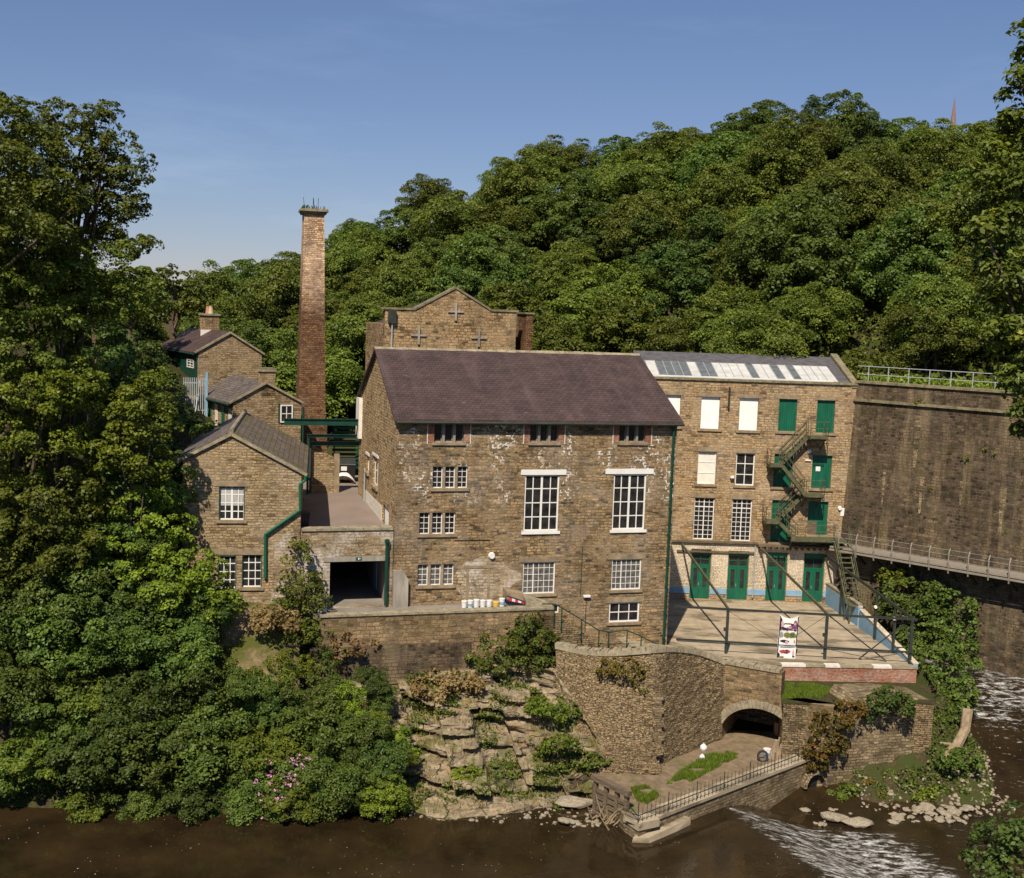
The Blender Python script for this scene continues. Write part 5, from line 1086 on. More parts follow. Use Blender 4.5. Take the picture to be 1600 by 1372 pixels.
# ------------------------------------------------------------------ UPPER HOUSES
def houses():
    # lower house (B)
    def house(name,label,cx,cy,Y,apx,rpx,side_px,Zb,mats,chim=None,ang=30,Dm=None):
        o0=ony(cx,cy,Y); F=Frame(o0,ang); zl=o0.z; ua,za=F.px(*apx); ur,zr=F.px(*rpx); D=F.pxv(*side_px,0)[0]; D=max(4,min(11,D)) if Dm is None else Dm
        root=empty(name,F.P(ur/2,D/2,Zb+3),label,'house'); q=F.P; m=MB()
        m.quad(q(0,0,Zb),q(ur,0,Zb),q(ur,0,zr),q(ua,0,za),q(0,0,zl)); m.quad(q(0,D,Zb),q(0,0,Zb),q(0,0,zl),q(0,D,zl)); m.quad(q(ur,0,Zb),q(ur,D,Zb),q(ur,D,zr),q(ur,0,zr)); m.quad(q(ur,D,Zb),q(0,D,Zb),q(0,D,zl),q(ua,D,za),q(ur,D,zr))
        m.build('wall',MAT[mats[0]],root)
        sl=(za-zl)/ua; sr_=(za-zr)/(ur-ua); th=.12
        for (a,za_),(b,zb_) in (((-.35,zl-sl*.35),(ua,za)),((ua,za),(ur+.25,zr-sr_*.25))):
            r=MB(); pts=[q(a,-.06,za_+.01),q(b,-.06,zb_+.01),q(b,D+.1,zb_+.01),q(a,D+.1,za_+.01)]; r.hexa(pts+[p+Vector((0,0,th)) for p in pts]); ro=r.build('roof',MAT[mats[1]],root)
        v=MB(); v.bar(q(-.3,-.08,zl-sl*.3+.05),q(ua,-.08,za+.05),.12,.14); v.bar(q(ua,-.08,za+.05),q(ur+.2,-.08,zr-sr_*.2+.05),.12,.14); v.build('verge_stones',MAT['cope'],root)
        g=MB(); g.tube([q(-.38,-.1,zl-sl*.35-.04),q(-.38,D,zl-sl*.35-.04)],.07,6); g.build('gutter',MAT['dkgreen'],root)
        return F,root,D,ua,za,ur,zr,zl
    F,root,D,ua,za,ur,zr,zl=house('stone_house','small stone house with slate roof and stack on its gable, below the upper house',364.4,627,78,(416,599),(470.6,629),(316.7,619),6,('cott','slate2'))
    a=F.px(409,598)[0]; b=F.px(430,598)[0]; zc=F.px(419,575)[1]; m=MB(); m.box(F,a,b,.0,.75,za-.9,zc-.25); c=m.build('chimney_stack',MAT['cott'],root); MB().box(F,a-.08,b+.08,-.08,.83,zc-.247,zc-.12).build('cap',MAT['cope'],c); MB().box(F,a-.03,b+.03,-.03,.78,zc-.117,zc).build('top',MAT['copemoss'],c)
    rc=F.rect(437.5,632.5,457,660); window(F,rc,2,2,root,fw=.08,bw=.05,v=-.09,lintel=None,sill=False)
    MB().box(F,rc[0]-.12,rc[0]-.02,-.05,.1,rc[2],rc[3]+.1).build('green_trim',MAT['dkgreen'],root)
    # side porch wall: pale strips and green posts on the shaded long side
    m=MB()
    for k in range(4): MB().box(Frame(F.P(0,0,0),F.ang*180/math.pi),-.05,-.004,.3+k*1.6,.9+k*1.6,zl-2.6,zl-.5).build('porch_panel',MAT['plaster' if k%2==0 else 'green'],root)
    u,z=F.px(473.5,640); MB().tube([F.P(ur+.12,-.1,zr-.3),F.P(ur+.12,-.1,zr-4)],.07,6).build('downpipe',MAT['dkgreen'],root)
    # upper house (A)
    F,root,D,ua,za,ur,zr,zl=house('stone_house','upper stone house with dark green boarded side and twin chimney pots',309.7,548.5,88,(359.7,520.5),(409,552),(246.5,547),8,('cott','slate'))
    SFr=Frame(F.P(0,0,0),30+90)
    # green boarding on the long side, window openings white
    m=MB(); m.box(SFr,.15,D+.9,.004,.12,zl-3.4,zl-.25); gb=m.build('green_boarding',MAT['dkgreen'],root)
    for x0,y0,x1,y1,cc in ((262,561,272,587.5,2),(292.5,561,302.5,574.5,2)):
        pa=SFr.px(x0,(y0+y1)/2,.13); pb=SFr.px(x1,(y0+y1)/2,.13); ulo,uhi=min(pa[0],pb[0]),max(pa[0],pb[0]); z1=SFr.px((x0+x1)/2,y0,.13)[1]; z0=SFr.px((x0+x1)/2,y1,.13)[1]
        f=MB(); e=.07
        f.box(SFr,ulo,uhi,.125,.17,z0,z0+e); f.box(SFr,ulo,uhi,.125,.17,z1-e,z1); f.box(SFr,ulo,ulo+e,.125,.17,z0+e,z1-e); f.box(SFr,uhi-e,uhi,.125,.17,z0+e,z1-e); f.box(SFr,(ulo+uhi)/2-.04,(ulo+uhi)/2+.04,.125,.165,z0+e,z1-e)
        for k in range(1,cc+1): y=z0+(z1-z0)*k/(cc+1); f.box(SFr,ulo+e,uhi-e,.127,.16,y-.025,y+.025)
        o=f.build('window',MAT['white'],root); MB().quad(SFr.P(uhi,.135,z0),SFr.P(ulo,.135,z0),SFr.P(ulo,.135,z1),SFr.P(uhi,.135,z1)).build('pane',MAT['glass'],o)
    # ridge chimney with pots
    vv=F.pxv(327,519,ua)[0]; zc=F.pxv(327,490,ua)[1]; m=MB(); m.box(F,ua-.55,ua+.55,vv-.75,vv+.75,za-.8,zc-.15); c=m.build('chimney_stack',MAT['gable'],root); MB().box(F,ua-.65,ua+.65,vv-.85,vv+.85,zc-.147,zc).build('cap',MAT['cope'],c)
    MB().lathe(F.P(ua,vv-.4,zc+.002),[(.2,0),(.15,.5),(.18,.62)],10).build('chimney_pot',MAT['buff'],c); MB().lathe(F.P(ua,vv+.35,zc+.002),[(.22,0),(.17,.5),(.2,.6)],10).build('chimney_pot',MAT['terra'],c)
    MB().box(F,ua-.9,ua+.3,vv-.8,vv-.76,za-.4,za+.1).build('lead_flashing',MAT['white'],c)
    # palisade fence & steps below the upper house
    g=ony(287,628,82); FF=Frame(g,10); t=empty('palisade_fence',g,'blue grey palisade fence beside the steps under the upper house','fence'); z0=g.z-.9; m=MB()
    w=FF.px(320,628)[0]; n=10
    for i in range(n+1): u=w*i/n; MB().box(FF,u-.03,u+.03,-.02,.02,z0,z0+2.6).build('pale',MAT['railgrey'],t)
    for h in (.3,2.2): m.box(FF,0,w,.021,.06,z0+h,z0+h+.08)
    m.build('fence_rail',MAT['railgrey'],t)
    MB().box(FF,w+.05,w+.2,-.1,.1,z0-1,z0+3).build('post',MAT['blue'],t)
    g=ony(272,652,80.5); FF=Frame(g,10); t=empty('garden_steps',g,'shallow stone steps climbing to the green boarded house','steps'); m=MB()
    for i in range(9): m.box(FF,-.2,1.3,i*.36,i*.36+.38,g.z-1.0,g.z-.5+i*.22)
    m.build('treads',MAT['lintel'],t)
    MB().bar(FF.P(1.4,0,g.z+.4),FF.P(1.4,3.2,g.z+2.3),.06).build('handrail',MAT['railgrey'],t)
    y=ony(326,662,76); MB().box(Frame(y,10),-.16,.16,0,.3,y.z-.12,y.z+.12).build('storage_box',MAT['yellow'],None,label='small bright yellow box behind the cottage roof',cat='box')
houses()
# ------------------------------------------------------------------ RIVERSIDE: platform, walls, arch, pillar
ZP=.8
def riverside():
    ed0=onz(977,1275,ZP); ed1=onz(998,1289,ZP); ed2=onz(1262,1187,ZP)
    A=[onz(925,1222,ZP),ed0,ed1,ed2,onz(1300,1172,ZP),Vector((18.5,66,ZP)),Vector((11,66,ZP)),onz(1027,1190,ZP)+Vector((-.5,1.5,0)),onz(925,1205,ZP)]
    MB().prism(A[::-1],(0,0,-.1)).build('platform_path',MAT['soil'],None,label='earth riverside platform in front of the arch',cat='path',kind='structure')
    c=sum((Vector(p) for p in A),Vector())/len(A)
    w=empty('platform_wall',onz(1120,1270,-1),'old stone quay wall holding the railed platform above the weir','wall')
    A2=[Vector((p.x+(c.x-p.x)*.004,p.y+(c.y-p.y)*.004,ZP-.103)) for p in A]
    MB().prism(A2[::-1],(0,0,-3)).build('wall_face',MAT['pillar'],w)
    # edging strip
    E=line_frame(ed1,ed2); L=(ed2-ed1).length; m=MB(); x=0
    while x<L: e=min(x+rnd.uniform(1,1.6),L); m.box(E,x,e-.015,-.06,.85,ZP-.08,ZP+.06+rnd.uniform(0,.015)); x=e
    m.build('edging_slabs',MAT['concrete'],w)
    m=MB(); E0=line_frame(ed0,ed1); m.box(E0,-.1,(ed1-ed0).length,-.03,1.2,ZP-.3,ZP+.07); m.build('corner_slab',MAT['concrete'],w)
    m=MB(); p=[onz(1003,1308,.25),onz(1080,1281,.3)]; m.hexa([Vector((p[0].x-.6,p[0].y-.2,-.5)),Vector((p[0].x+.5,p[0].y-.2,-.5)),Vector((p[1].x,p[1].y,-.5)),Vector((p[1].x-.8,p[1].y+1,-.5)),Vector((p[0].x-.4,p[0].y,.22)),Vector((p[0].x+.3,p[0].y,.22)),Vector((p[1].x,p[1].y+.2,.3)),Vector((p[1].x-.8,p[1].y+1,.4))]); m.build('concrete_toe',MAT['concrete'],w)
    # picket rail
    f=empty('picket_railing',E.P(L/2,.05,ZP),'thin dark iron picket railing along the platform edge','railing'); n=44
    for i in range(n+1):
        u=L*i/n*.985; lean=rnd.uniform(-.02,.02); h=.78 if i%7 else .98; MB().tube([E.P(u,.06,ZP+.05),E.P(u+lean,.06,ZP+.06+h)],.013 if i%7 else .024,5).build('picket',MAT['steel'],f)
    MB().bar(E.P(0,.06,ZP+.42),E.P(L*.985,.06,ZP+.42),.035,.035).build('rail',MAT['steel'],f); MB().bar(E.P(0,.06,ZP+.42),E.P(-.0,1.0,ZP+.42),.035,.035).build('rail',MAT['steel'],f)
    MB().bar(E.P(0,.06,ZP+.42),E0.P(.1,.2,ZP+.42),.035,.035).build('rail',MAT['steel'],f)
    # ---- arch wall
    b0=onz(1127,1154,ZP); b1=onz(1262,1181,ZP); AF=line_frame(b0,b1)
    global ARF; ARF=AF
    root=empty('arch_wall',AF.P(3,0,ZP),'rough stone wall with segmental arch opening onto the platform','wall')
    u0=0; uR=AF.px(1247,1160)[0]; uP,zP=AF.px(1184,1107); uc=uR/2-.05; hw=uR/2+.05; zs=ZP+.25; rise=zP-zs
    top=[(-.02,AF.px(1130,1036)[1]),(AF.px(1222,1052)[0],AF.px(1222,1052)[1])]; ut=top[1][0]; zl=AF.px(1240,1094)[1]; ue=AF.px(1303,1100)[0]
    def ztop(u): 
        return (top[0][1]+(top[1][1]-top[0][1])*max(0,min(1,u/ut)) if u<=ut+1e-5 else zl)
    def zar(u):
        t=(u-uc)/hw; return zs+rise*math.sqrt(max(0,1-t*t)) if abs(t)<1 else ZP-.2
    m=MB(); th=.7
    us=sorted(set([0,ut,ut+.0001,ue]+[uc+hw*math.sin(math.pi*(i/28-.5)) for i in range(29)])); us=[u for u in us if u>=0]
    for a,b in zip(us[:-1],us[1:]):
        inside=abs((a+b)/2-uc)<hw; la=zar(a) if inside else ZP-.5; lb=zar(b) if inside else ZP-.5
        if inside and abs(a-uc)>=hw-1e-6: la=zs
        if inside and abs(b-uc)>=hw-1e-6: lb=zs
        m.quad(AF.P(a,0,la),AF.P(b,0,lb),AF.P(b,0,ztop(b)),AF.P(a,0,ztop(a)))
        if inside: m.quad(AF.P(a,0,la),AF.P(a,6,la),AF.P(b,6,lb),AF.P(b,0,lb))
        m.quad(AF.P(a,0,ztop(a)),AF.P(b,0,ztop(b)),AF.P(b,th,ztop(b)),AF.P(a,th,ztop(a))); m.quad(AF.P(b,th,ZP),AF.P(a,th,zar(a) if inside else ZP),AF.P(a,th,ztop(a)),AF.P(b,th,ztop(b))) if not inside else None
    m.quad(AF.P(ut,0,zl),AF.P(ut,th,zl),AF.P(ut,th,top[1][1]),AF.P(ut,0,top[1][1]))
    m.quad(AF.P(uR,0,ZP-.2),AF.P(uR,6,ZP-.2),AF.P(uR,6,zs+.1),AF.P(uR,0,zs+.1)); m.quad(AF.P(0,6,ZP-.2),AF.P(0,0,ZP-.2),AF.P(0,0,zs+.6),AF.P(0,6,zs+.6)); m.quad(AF.P(-.2,6,ZP-.2),AF.P(uR+.2,6,ZP-.2),AF.P(uR+.2,6,zP+.2),AF.P(-.2,6,zP+.2))
    m.build('wall_face',MAT['yard'],root)
    vs=MB(); n=34
    for i in range(n):
        a0=math.pi*(1-(i+.04)/n); a1=math.pi*(1-(i+.96)/n); o=.42+.05*rnd.random(); pr=.05+.04*rnd.random()
        pts=[]
        for ang,rr in ((a0,0),(a1,0),(a1,o),(a0,o)): pts.append(AF.P(uc+math.cos(ang)*(hw+rr),-pr,zs+math.sin(ang)*(rise+rr)))
        if pts[2].z<ZP+.1 : continue
        if (pts[0]-AF.o).dot(AF.d)<-.02 : continue
        vs.prism(pts,AF.n*(pr+.1))
    vs.build('arch_stones',MAT['cope'],root)
    cp=MB(); u=0
    while u<ut-.2: e=min(u+rnd.uniform(.25,.45),ut); cp.box(AF,u,e-.02,-.06,th+.05,ztop(u)+.002-.03,ztop(u)+.14+rnd.uniform(-.02,.05)); u=e
    cp.build('coping',MAT['cope'],root)
    # steps climbing right of the arch
    st=MB(); s0=AF.px(1240,1181)[0]
    for i in range(9):
        st.box(AF,uR+.18+i*.17,uR+1.62,-.62+i*.012,-.003,(ZP-.3 if i==0 else ZP+.17+(i-1)*.2+.003),ZP+.17+i*.2)
    st.build('side_steps',MAT['rub'],root)
    # ---- ledge behind pillar
    z=zl; LP=[onz(1222,1097,z),onz(1300,1100,z),onz(1345,1092,z),onz(1462,1099,z),onz(1440,1076,z)+Vector((.5,1,0)),onz(1222,1068,z)+Vector((0,1,0))]
    MB().prism(LP[::-1],(0,0,-.1)).build('ledge',MAT['ground'],None,label='grassy ledge under the red brick wall',cat='ledge',kind='structure')
    cc=sum((Vector(p) for p in LP),Vector())/len(LP)
    MB().prism([Vector((p.x+(cc.x-p.x)*.02,p.y+(cc.y-p.y)*.02,z-.103)) for p in LP][::-1],(0,0,-4)).build('ledge_base',MAT['rub'],None,label='rubble footing below the grassy ledge',cat='wall')
    # ---- pillar wall
    g0=onz(1278,1236,-.8); g1=onz(1452,1222,-.8); PF=line_frame(g0,g1)
    global PLF; PLF=PF
    out=[(1275,1243),(1452,1230),(1465,1098),(1400,1091),(1345,1093),(1318,1120),(1296,1150),(1283,1190)]
    pts=[PF.P(PF.px(x,y)[0],0,PF.px(x,y)[1]) for x,y in out]
    root=empty('pier_wall',g0.lerp(g1,.5),'broad pale stone pier wall standing at the river bend with ivy on top','wall')
    # front face slightly battered: move top back
    fp=[]
    for p in pts: fp.append(p+PF.n*max(0,(p.z+.8)*.10))
    m=MB(); bk=PF.n*2.2; m.add(fp+[p+bk for p in fp],[tuple(range(8)),tuple(reversed(range(8,16)))]+[(i,i+8,(i+1)%8+8,(i+1)%8) for i in range(8)]); m.build('wall_face',MAT['pillar'],root)
    # culvert mouth
    q=empty('culvert',PF.P(-.6,-.2,-.8),'dark round culvert mouth between platform wall and pier','culvert'); m=MB(); c=PF.px(1272,1229); 
    c=(c[0],c[1]); ring=[]; 
    for i in range(13): a=math.pi*i/12; ring.append((math.cos(a),math.sin(a)))
    for i in range(12): (x0,y0),(x1,y1)=ring[i],ring[i+1]; m.prism([PF.P(c[0]+x0*.55,-.25,c[1]+y0*.75),PF.P(c[0]+x1*.55,-.25,c[1]+y1*.75),PF.P(c[0]+x1*.7,-.2,c[1]+y1*.9),PF.P(c[0]+x0*.7,-.2,c[1]+y0*.9)],PF.n*.4)
    m.build('arch_stones',MAT['pillar'],q); m=MB(); m.prism([PF.P(c[0]+x*.6,.1,c[1]+y*.8) for x,y in ring],PF.n*.02); m.build('shade_sheet',MAT['dark'],q)  # black sheet stands in for the darkness inside the culvert
    # ---- curved stone wall: loft
    B=[((872,1120),61.7),((905,1165),60.9),((940,1200),60.0),((985,1204),59.8),((1027,1198),60.1),((1060,1184),61.5),((1095,1169),63.0),((1129,1155),b0.y)]
    T=[((868,1012),62.9),((905,1020),62.5),((945,1023),61.9),((985,1021),61.6),((1028,1018),61.7),((1062,1018),63.0),((1095,1024),64.0),((1130,1037),b0.y+.02)]
    Bp=[ony(*a,y) for a,y in B]; Tp=[ony(*a,y) for a,y in T]
    global CWB,CWT; CWB,CWT=Bp,Tp
    root=empty('curved_stone_wall',Bp[4],'high curving rubble wall with upright coping stones below the mill corner','wall')
    def cat(P,t):
        n=len(P)-1; i=min(int(t*n),n-1); f=t*n-i; p0=P[max(i-1,0)];p1=P[i];p2=P[i+1];p3=P[min(i+2,n)]
        return .5*((2*p1)+(p2-p0)*f+(2*p0-5*p1+4*p2-p3)*f*f+(3*p1-p0-3*p2+p3)*f**3)
    nu,nv=90,40; V=[];F_=[]
    for j in range(nv+1):
        for i in range(nu+1):
            p=cat(Bp,i/nu).lerp(cat(Tp,i/nu),j/nv) if j>0 else cat(Bp,i/nu)-Vector((0,0,1))
            nn=noise.noise(Vector((p.x*2.2,p.y*2.2,p.z*5)))*.07+noise.noise(Vector((p.x*.5,p.y*.5,p.z*.6)))*.14; p=p+Vector((.2,-1,0))*nn*(1 if i<nu else 0); V.append(p)
    for j in range(nv):
        for i in range(nu): a=j*(nu+1)+i; F_.append((a,a+1,a+nu+2,a+nu+1))
    m=MB(); m.add(V,F_); m.build('wall_face',MAT['rub'],root)
    # upright coping
    m=MB(); 
    tot=0; k=0; t=0
    while t<.995:
        p=cat(Tp,t); q2=cat(Tp,min(1,t+.01)); d=(q2-p).normalized(); w_=rnd.uniform(.12,.24); h=rnd.uniform(.22,.36); nrm=Vector((-d.y,d.x,0)); F2=Frame(p,math.degrees(math.atan2(d.y,d.x))); z0=p.z-.05; tl=rnd.uniform(-.05,.05)
        m.hexa([F2.P(0,-.08,z0),F2.P(w_,-.08,z0),F2.P(w_,.5,z0),F2.P(0,.5,z0),F2.P(tl,-.05,z0+h),F2.P(w_-.03+tl,-.05,z0+h*.95),F2.P(w_-.03+tl,.45,z0+h),F2.P(tl,.45,z0+h)])
        t+= (w_+.02)/17.5
    m.build('upright_coping',MAT['cope'],root)
    # fill behind the wall up to the steps
    m=MB()
    for i in range(16):
        a,b=cat(Tp,i/16),cat(Tp,(i+1)/16); a2=Vector((a.x,a.y+2.2,a.z-1.0));b2=Vector((b.x,b.y+2.2,b.z-1.0)); a=a-Vector((0,0,.15)); b=b-Vector((0,0,.15)); m.quad(a,b,b2,a2)
    m.build('back_fill',MAT['bank'],root)
    # corner quoins
    m=MB(); pb,pt=Bp[4],Tp[4]; h=0; i=0
    while h<.62: 
        p=pb.lerp(pt,h); F2=Frame(p,10); w_=.35 if i%2 else .6; m.box(F2,-w_*.5,w_*.5,-.12,.3,p.z,p.z+.3); h+=.33/(pt.z-pb.z); i+=1
    m.build('quoins',MAT['pillar'],root)
riverside()
# ------------------------------------------------------------------ CLIFF
def cliff():
    T=[(470,1010),(520,1016),(590,1044),(650,1050),(700,1050),(760,1048),(830,1040),(870,1052),(900,1100),(930,1150),(955,1190)]
    Y=[63.3,63.1,62.9,62.8,62.9,63.1,63.2,62.6,61.4,60.3,59.5]
    B=[(455,1300),(505,1292),(560,1288),(610,1285),(650,1284),(690,1298),(740,1290),(800,1284),(860,1279),(905,1268),(955,1272)]
    Tp=[ony(*a,y) for a,y in zip(T,Y)]; Bp=[onz(*a,-.35) for a in B]
    nu,nv=260,130; V=np.zeros((nv+1,nu+1,3))
    n=len(T)-1
    for i in range(nu+1):
        t=i/nu*n; k=min(int(t),n-1); f=t-k; tp=Tp[k].lerp(Tp[k+1],f); bp=Bp[k].lerp(Bp[k+1],f); x=tp.x
        for j in range(nv+1):
            s=j/nv
            # stepped profile: nearly upright faces between ledges
            q=s*6+noise.noise(Vector((x*.18,3.1,s*.5)))*.9; fl=math.floor(q); fr=q-fl; st=(fl+ (fr**.35 if fr>0 else 0)) ; 
            yz=max(0,min(1,(st-noise.noise(Vector((x*.18,3.1,s*.5)))*.9)/6)); g=.45*s+.55*yz
            p=Vector((bp.x+(tp.x-bp.x)*s,bp.y,bp.z+(tp.z-bp.z)*g))
            stp=max(0,min(1,(fl+max(0,fr-.55)/.45)/6+.02)); p.y=bp.y+(tp.y-bp.y)*(.58*s+.42*stp)
            dip=p.z+.22*p.x*.35
            lay=noise.noise(Vector((p.x*.25,p.y*.25,dip*2.6)));  big=noise.noise(Vector((p.x*.45,1.7,p.z*.5))); blk=noise.cell(Vector((p.x*.55+dip*.3,2.2,dip*1.25))); fine=noise.noise(Vector((p.x*1.8,p.y*1.8,p.z*4)))
            e=min(1,s*8,(1-s)*8); d=(.55*lay+.9*big+.8*(blk-.5)+.16*(noise.cell(Vector((p.x*1.3+dip*.8,9.2,dip*3.1)))-.5)+.30*(noise.cell(Vector((p.x*.16+.3*lay,4.4,dip*3.6)))-.5)+.14*fine)*e
            V[j,i]=(p.x+.25*d*.3,p.y-d,p.z+.10*lay*e)
    V=np.concatenate([V,V[-1:]+np.array([0,1.7,.12])],0); nv=nv+1
    i=np.arange(nv)[:,None]*(nu+1)+np.arange(nu)[None,:]; F=np.stack([i,i+1,i+nu+2,i+nu+1],-1).reshape(-1,4)
    me=npmesh('rock_face',V.reshape(-1,3),F,MAT['rock']); o=bpy.data.objects.new('rock_face',me); COL.objects.link(o); setprops(o,'layered sandstone cliff dropping from the yard wall to the river','cliff',kind='structure')
    return V
CV=cliff()
# ------------------------------------------------------------------ VEGETATION
def th(x,y): return float(terrain(np.array([x]),np.array([y]))[0])
def leaves(blobs,leaf,cr,cov=1.0,seed=0,low=-.55,nl=None,droop=.15):
    """blobs: (cx,cy,cz,rx,ry,rz); small leaf-shaped faces spread over clumps filling the crown"""
    rn=np.random.RandomState(seed); PS=[];NS=[];LR=[];CC=[]
    for (cx,cy,cz,rx,ry,rz) in blobs:
        rm=(rx*ry*rz)**(1/3); ns=max(5,int(3.4*(rm/cr)**2)); 
        d=rn.normal(size=(ns*2,3)); d/=np.linalg.norm(d,axis=1)[:,None]; d=d[d[:,2]>low][:ns]; ns=len(d)
        rad=np.where(rn.rand(ns)<.78,rn.uniform(.74,1.04,ns),rn.uniform(.3,.72,ns))
        c=np.array([cx,cy,cz])+d*rad[:,None]*np.array([rx,ry,rz]); 
        crs=cr*rn.uniform(.6,1.3,ns); sub=rn.rand(ns)
        k=nl or int(cov*2.1*math.pi*cr*cr*2/(leaf*leaf*.5)*.5)
        k=max(12,k)
        D=rn.normal(size=(ns,k,3))+.8*d[:,None,:]+np.array([0,0,.75]); D/=np.linalg.norm(D,axis=2)[:,:,None]
        P=c[:,None,:]+D*crs[:,None,None]*rn.uniform(.72,1.06,(ns,k,1))*np.array([1,1,.72])
        Nn=D*.55+np.array([0,0,.45])+rn.normal(size=(ns,k,3))*.42; Nn/=np.linalg.norm(Nn,axis=2)[:,:,None]
        PS.append(P.reshape(-1,3)); NS.append(Nn.reshape(-1,3)); LR.append((.45*rn.rand(ns,k)+.55*sub[:,None]).ravel()); CC.append(c)
    P=np.concatenate(PS);Nn=np.concatenate(NS);lr=np.concatenate(LR); n=len(P)
    a=rn.normal(size=(n,3)); T=a-Nn*(a*Nn).sum(1)[:,None]; T/=np.linalg.norm(T,axis=1)[:,None]; T[:,2]-=droop; B=np.cross(Nn,T)
    s=(leaf*rn.uniform(.65,1.35,n))[:,None]
    V=np.stack([P-T*s*.5,P+B*s*.36+Nn*s*.06,P+T*s*.55,P-B*s*.36+Nn*s*.06],1).reshape(-1,3)
    F=np.arange(n*4).reshape(-1,4)
    return V,F,lr,np.concatenate(CC)
def limbs(base,top,r,targets,seed=0,n=6):
    m=MB(); base=Vector(base); top=Vector(top); rn=random.Random(seed); pts=[];L=(top-base).length
    for i in range(6): t=i/5; p=base.lerp(top,t); pts.append(p+Vector((rn.uniform(-1,1),rn.uniform(-1,1),0))*L*.025*(0 if i==0 else 1))
    m.tube(pts,[r*(1.25 if i==0 else 1-.13*i) for i in range(6)],7)
    for tg in targets:
        tg=Vector(tg); t=rn.uniform(.35,.95); a=base.lerp(top,t); mid=a.lerp(tg,.5)+Vector((0,0,.08*(tg-a).length)); m.tube([a,mid,tg],[r*.45*(1.2-t*.5),r*.27,r*.08],5)
    return m
def make_tree(name,blobs,base,leaf,cr,mt,label,cat,group=None,cov=1,seed=0,r=.25,nb=8,low=-.55,trunk=True,nl=None):
    V,F,lr,C=leaves(blobs,leaf,cr,cov,seed,low,nl)
    root=empty(name,base,label,cat,group); b=np.array(base)
    me=npmesh('crown' if trunk else 'foliage',V-b,F,MAT[mt],lr); o=bpy.data.objects.new('crown' if trunk else 'foliage',me); COL.objects.link(o); o.parent=root
    bm=max(blobs,key=lambda q:q[3]*q[5]); rn=np.random.RandomState(seed+5); tg=C[rn.choice(len(C),min(nb,len(C)),replace=False)]
    top=(bm[0],bm[1],bm[2]+bm[5]*.35)
    limbs(base,top,r,tg,seed).build('trunk' if trunk else 'stem',MAT['bark'],root)
    return root
def copy_tree(root,loc,rz,sc,label=None,group=None):
    c=root.copy(); COL.objects.link(c); c.location=loc; c.rotation_euler=(0,0,rz); c.scale=(sc[0],sc[0],sc[1])
    if label: c['label']=label
    if group: c['group']=group
    for ch in list(root.children): d=ch.copy(); COL.objects.link(d); d.parent=c
    return c
def crown_blobs(h,r,seed,n=6,tall=1.0):
    rn=random.Random(seed); bl=[(0,0,h*.56,r*.86,r*.86,h*.40*tall)]
    for i in range(n):
        a=2*math.pi*i/n+rn.uniform(-.4,.4); q=rn.uniform(.45,.62)*r; z=h*rn.uniform(.36,.72); k=rn.uniform(.4,.55)*r; bl.append((math.cos(a)*q,math.sin(a)*q,z,k,k,k*rn.uniform(.65,.9)))
    bl.append((rn.uniform(-.2,.2)*r,rn.uniform(-.2,.2)*r,h*.82,r*.48,r*.48,h*.16)); return bl
# hillside wood
def hill_wood():
    G='trees of the hillside wood'; LB='one of the many broadleaved trees crowding the wooded hillside'
    protos=[]
    for k in range(8):
        r=[4.4,3.8,4.9,3.4,4.2,3.2,4.6,2.6][k]; h=[9.5,10.5,10,9,11,10,8.5,11.5][k]
        protos.append(make_tree('broadleaf_tree' if k<7 else 'tall_conifer',crown_blobs(h,r,k,[6,5,7,5,6,5,7,4][k]),(0,0,0),.205 if k!=7 else .19,[.95,.8,.85,.7,1.05,.6,.9,.55][k],['leaf_hill','leaf_hill','leaf_syc','leaf_big','leaf_hill','leaf_dark','leaf_hill','leaf_dark'][k],LB,'tree',G,cov=.62,seed=k,r=.22,nb=6))
    rn=random.Random(11); used=[False]*8; cnt=0
    rows=[92,97,102,107,112.5,118,124,130,136,142,148,153]
    for ri,R0 in enumerate(rows):
        sp=6.3+ri*.16; a0=math.atan2(*(lambda v:(v.x,v.y))(ray(-60,500))); a1=math.atan2(*(lambda v:(v.x,v.y))(ray(1660,500)))
        a=a0+rn.random()*sp/R0
        while a<a1:
            rr=R0+rn.uniform(-2,2); aa=a+rn.uniform(-.3,.3)*sp/R0; x,y=rr*math.sin(aa),rr*math.cos(aa); a+=sp/R0
            z=th(x,y); pxx=800+FPX*math.tan(aa)
            # keep clear of the chimney, houses and engine house
            if -34<x<6 and y<100: continue
            if pxx<470 and rr<99 and x>-45: continue
            if x>20 and rr<95 and y<84: continue
            # trees only where the picture can see them
            k=rn.choice([0,1,2,3,4,5,6,0,2,4,6]) if not (ri>=10 and rn.random()<.18) else 7
            s=rn.uniform(.82,1.15)*(1.0 if ri>1 else .85)
            if ri>=10: s*=.78
            loc=(x,y,z-1.0*s); sc=(s,s*rn.uniform(.85,1.08)); rz=rn.uniform(0,6.28)
            if not used[k]: used[k]=True; o=protos[k]; o.location=loc; o.rotation_euler=(0,0,rz); o.scale=(sc[0],sc[0],sc[1])
            else: copy_tree(protos[k],loc,rz,sc)
            cnt+=1
    print('hill trees',cnt)
hill_wood()
def PB(px,py,rx,ry,Y,dep=None):   # crown lobe from its outline in the photograph, at its own distance
    c=ony(px,py,Y); k=c.y/FPX; d=(rx*k if dep is None else dep); return (c.x,c.y,c.z,rx*k,min(d,rx*k*1.3),ry*k)
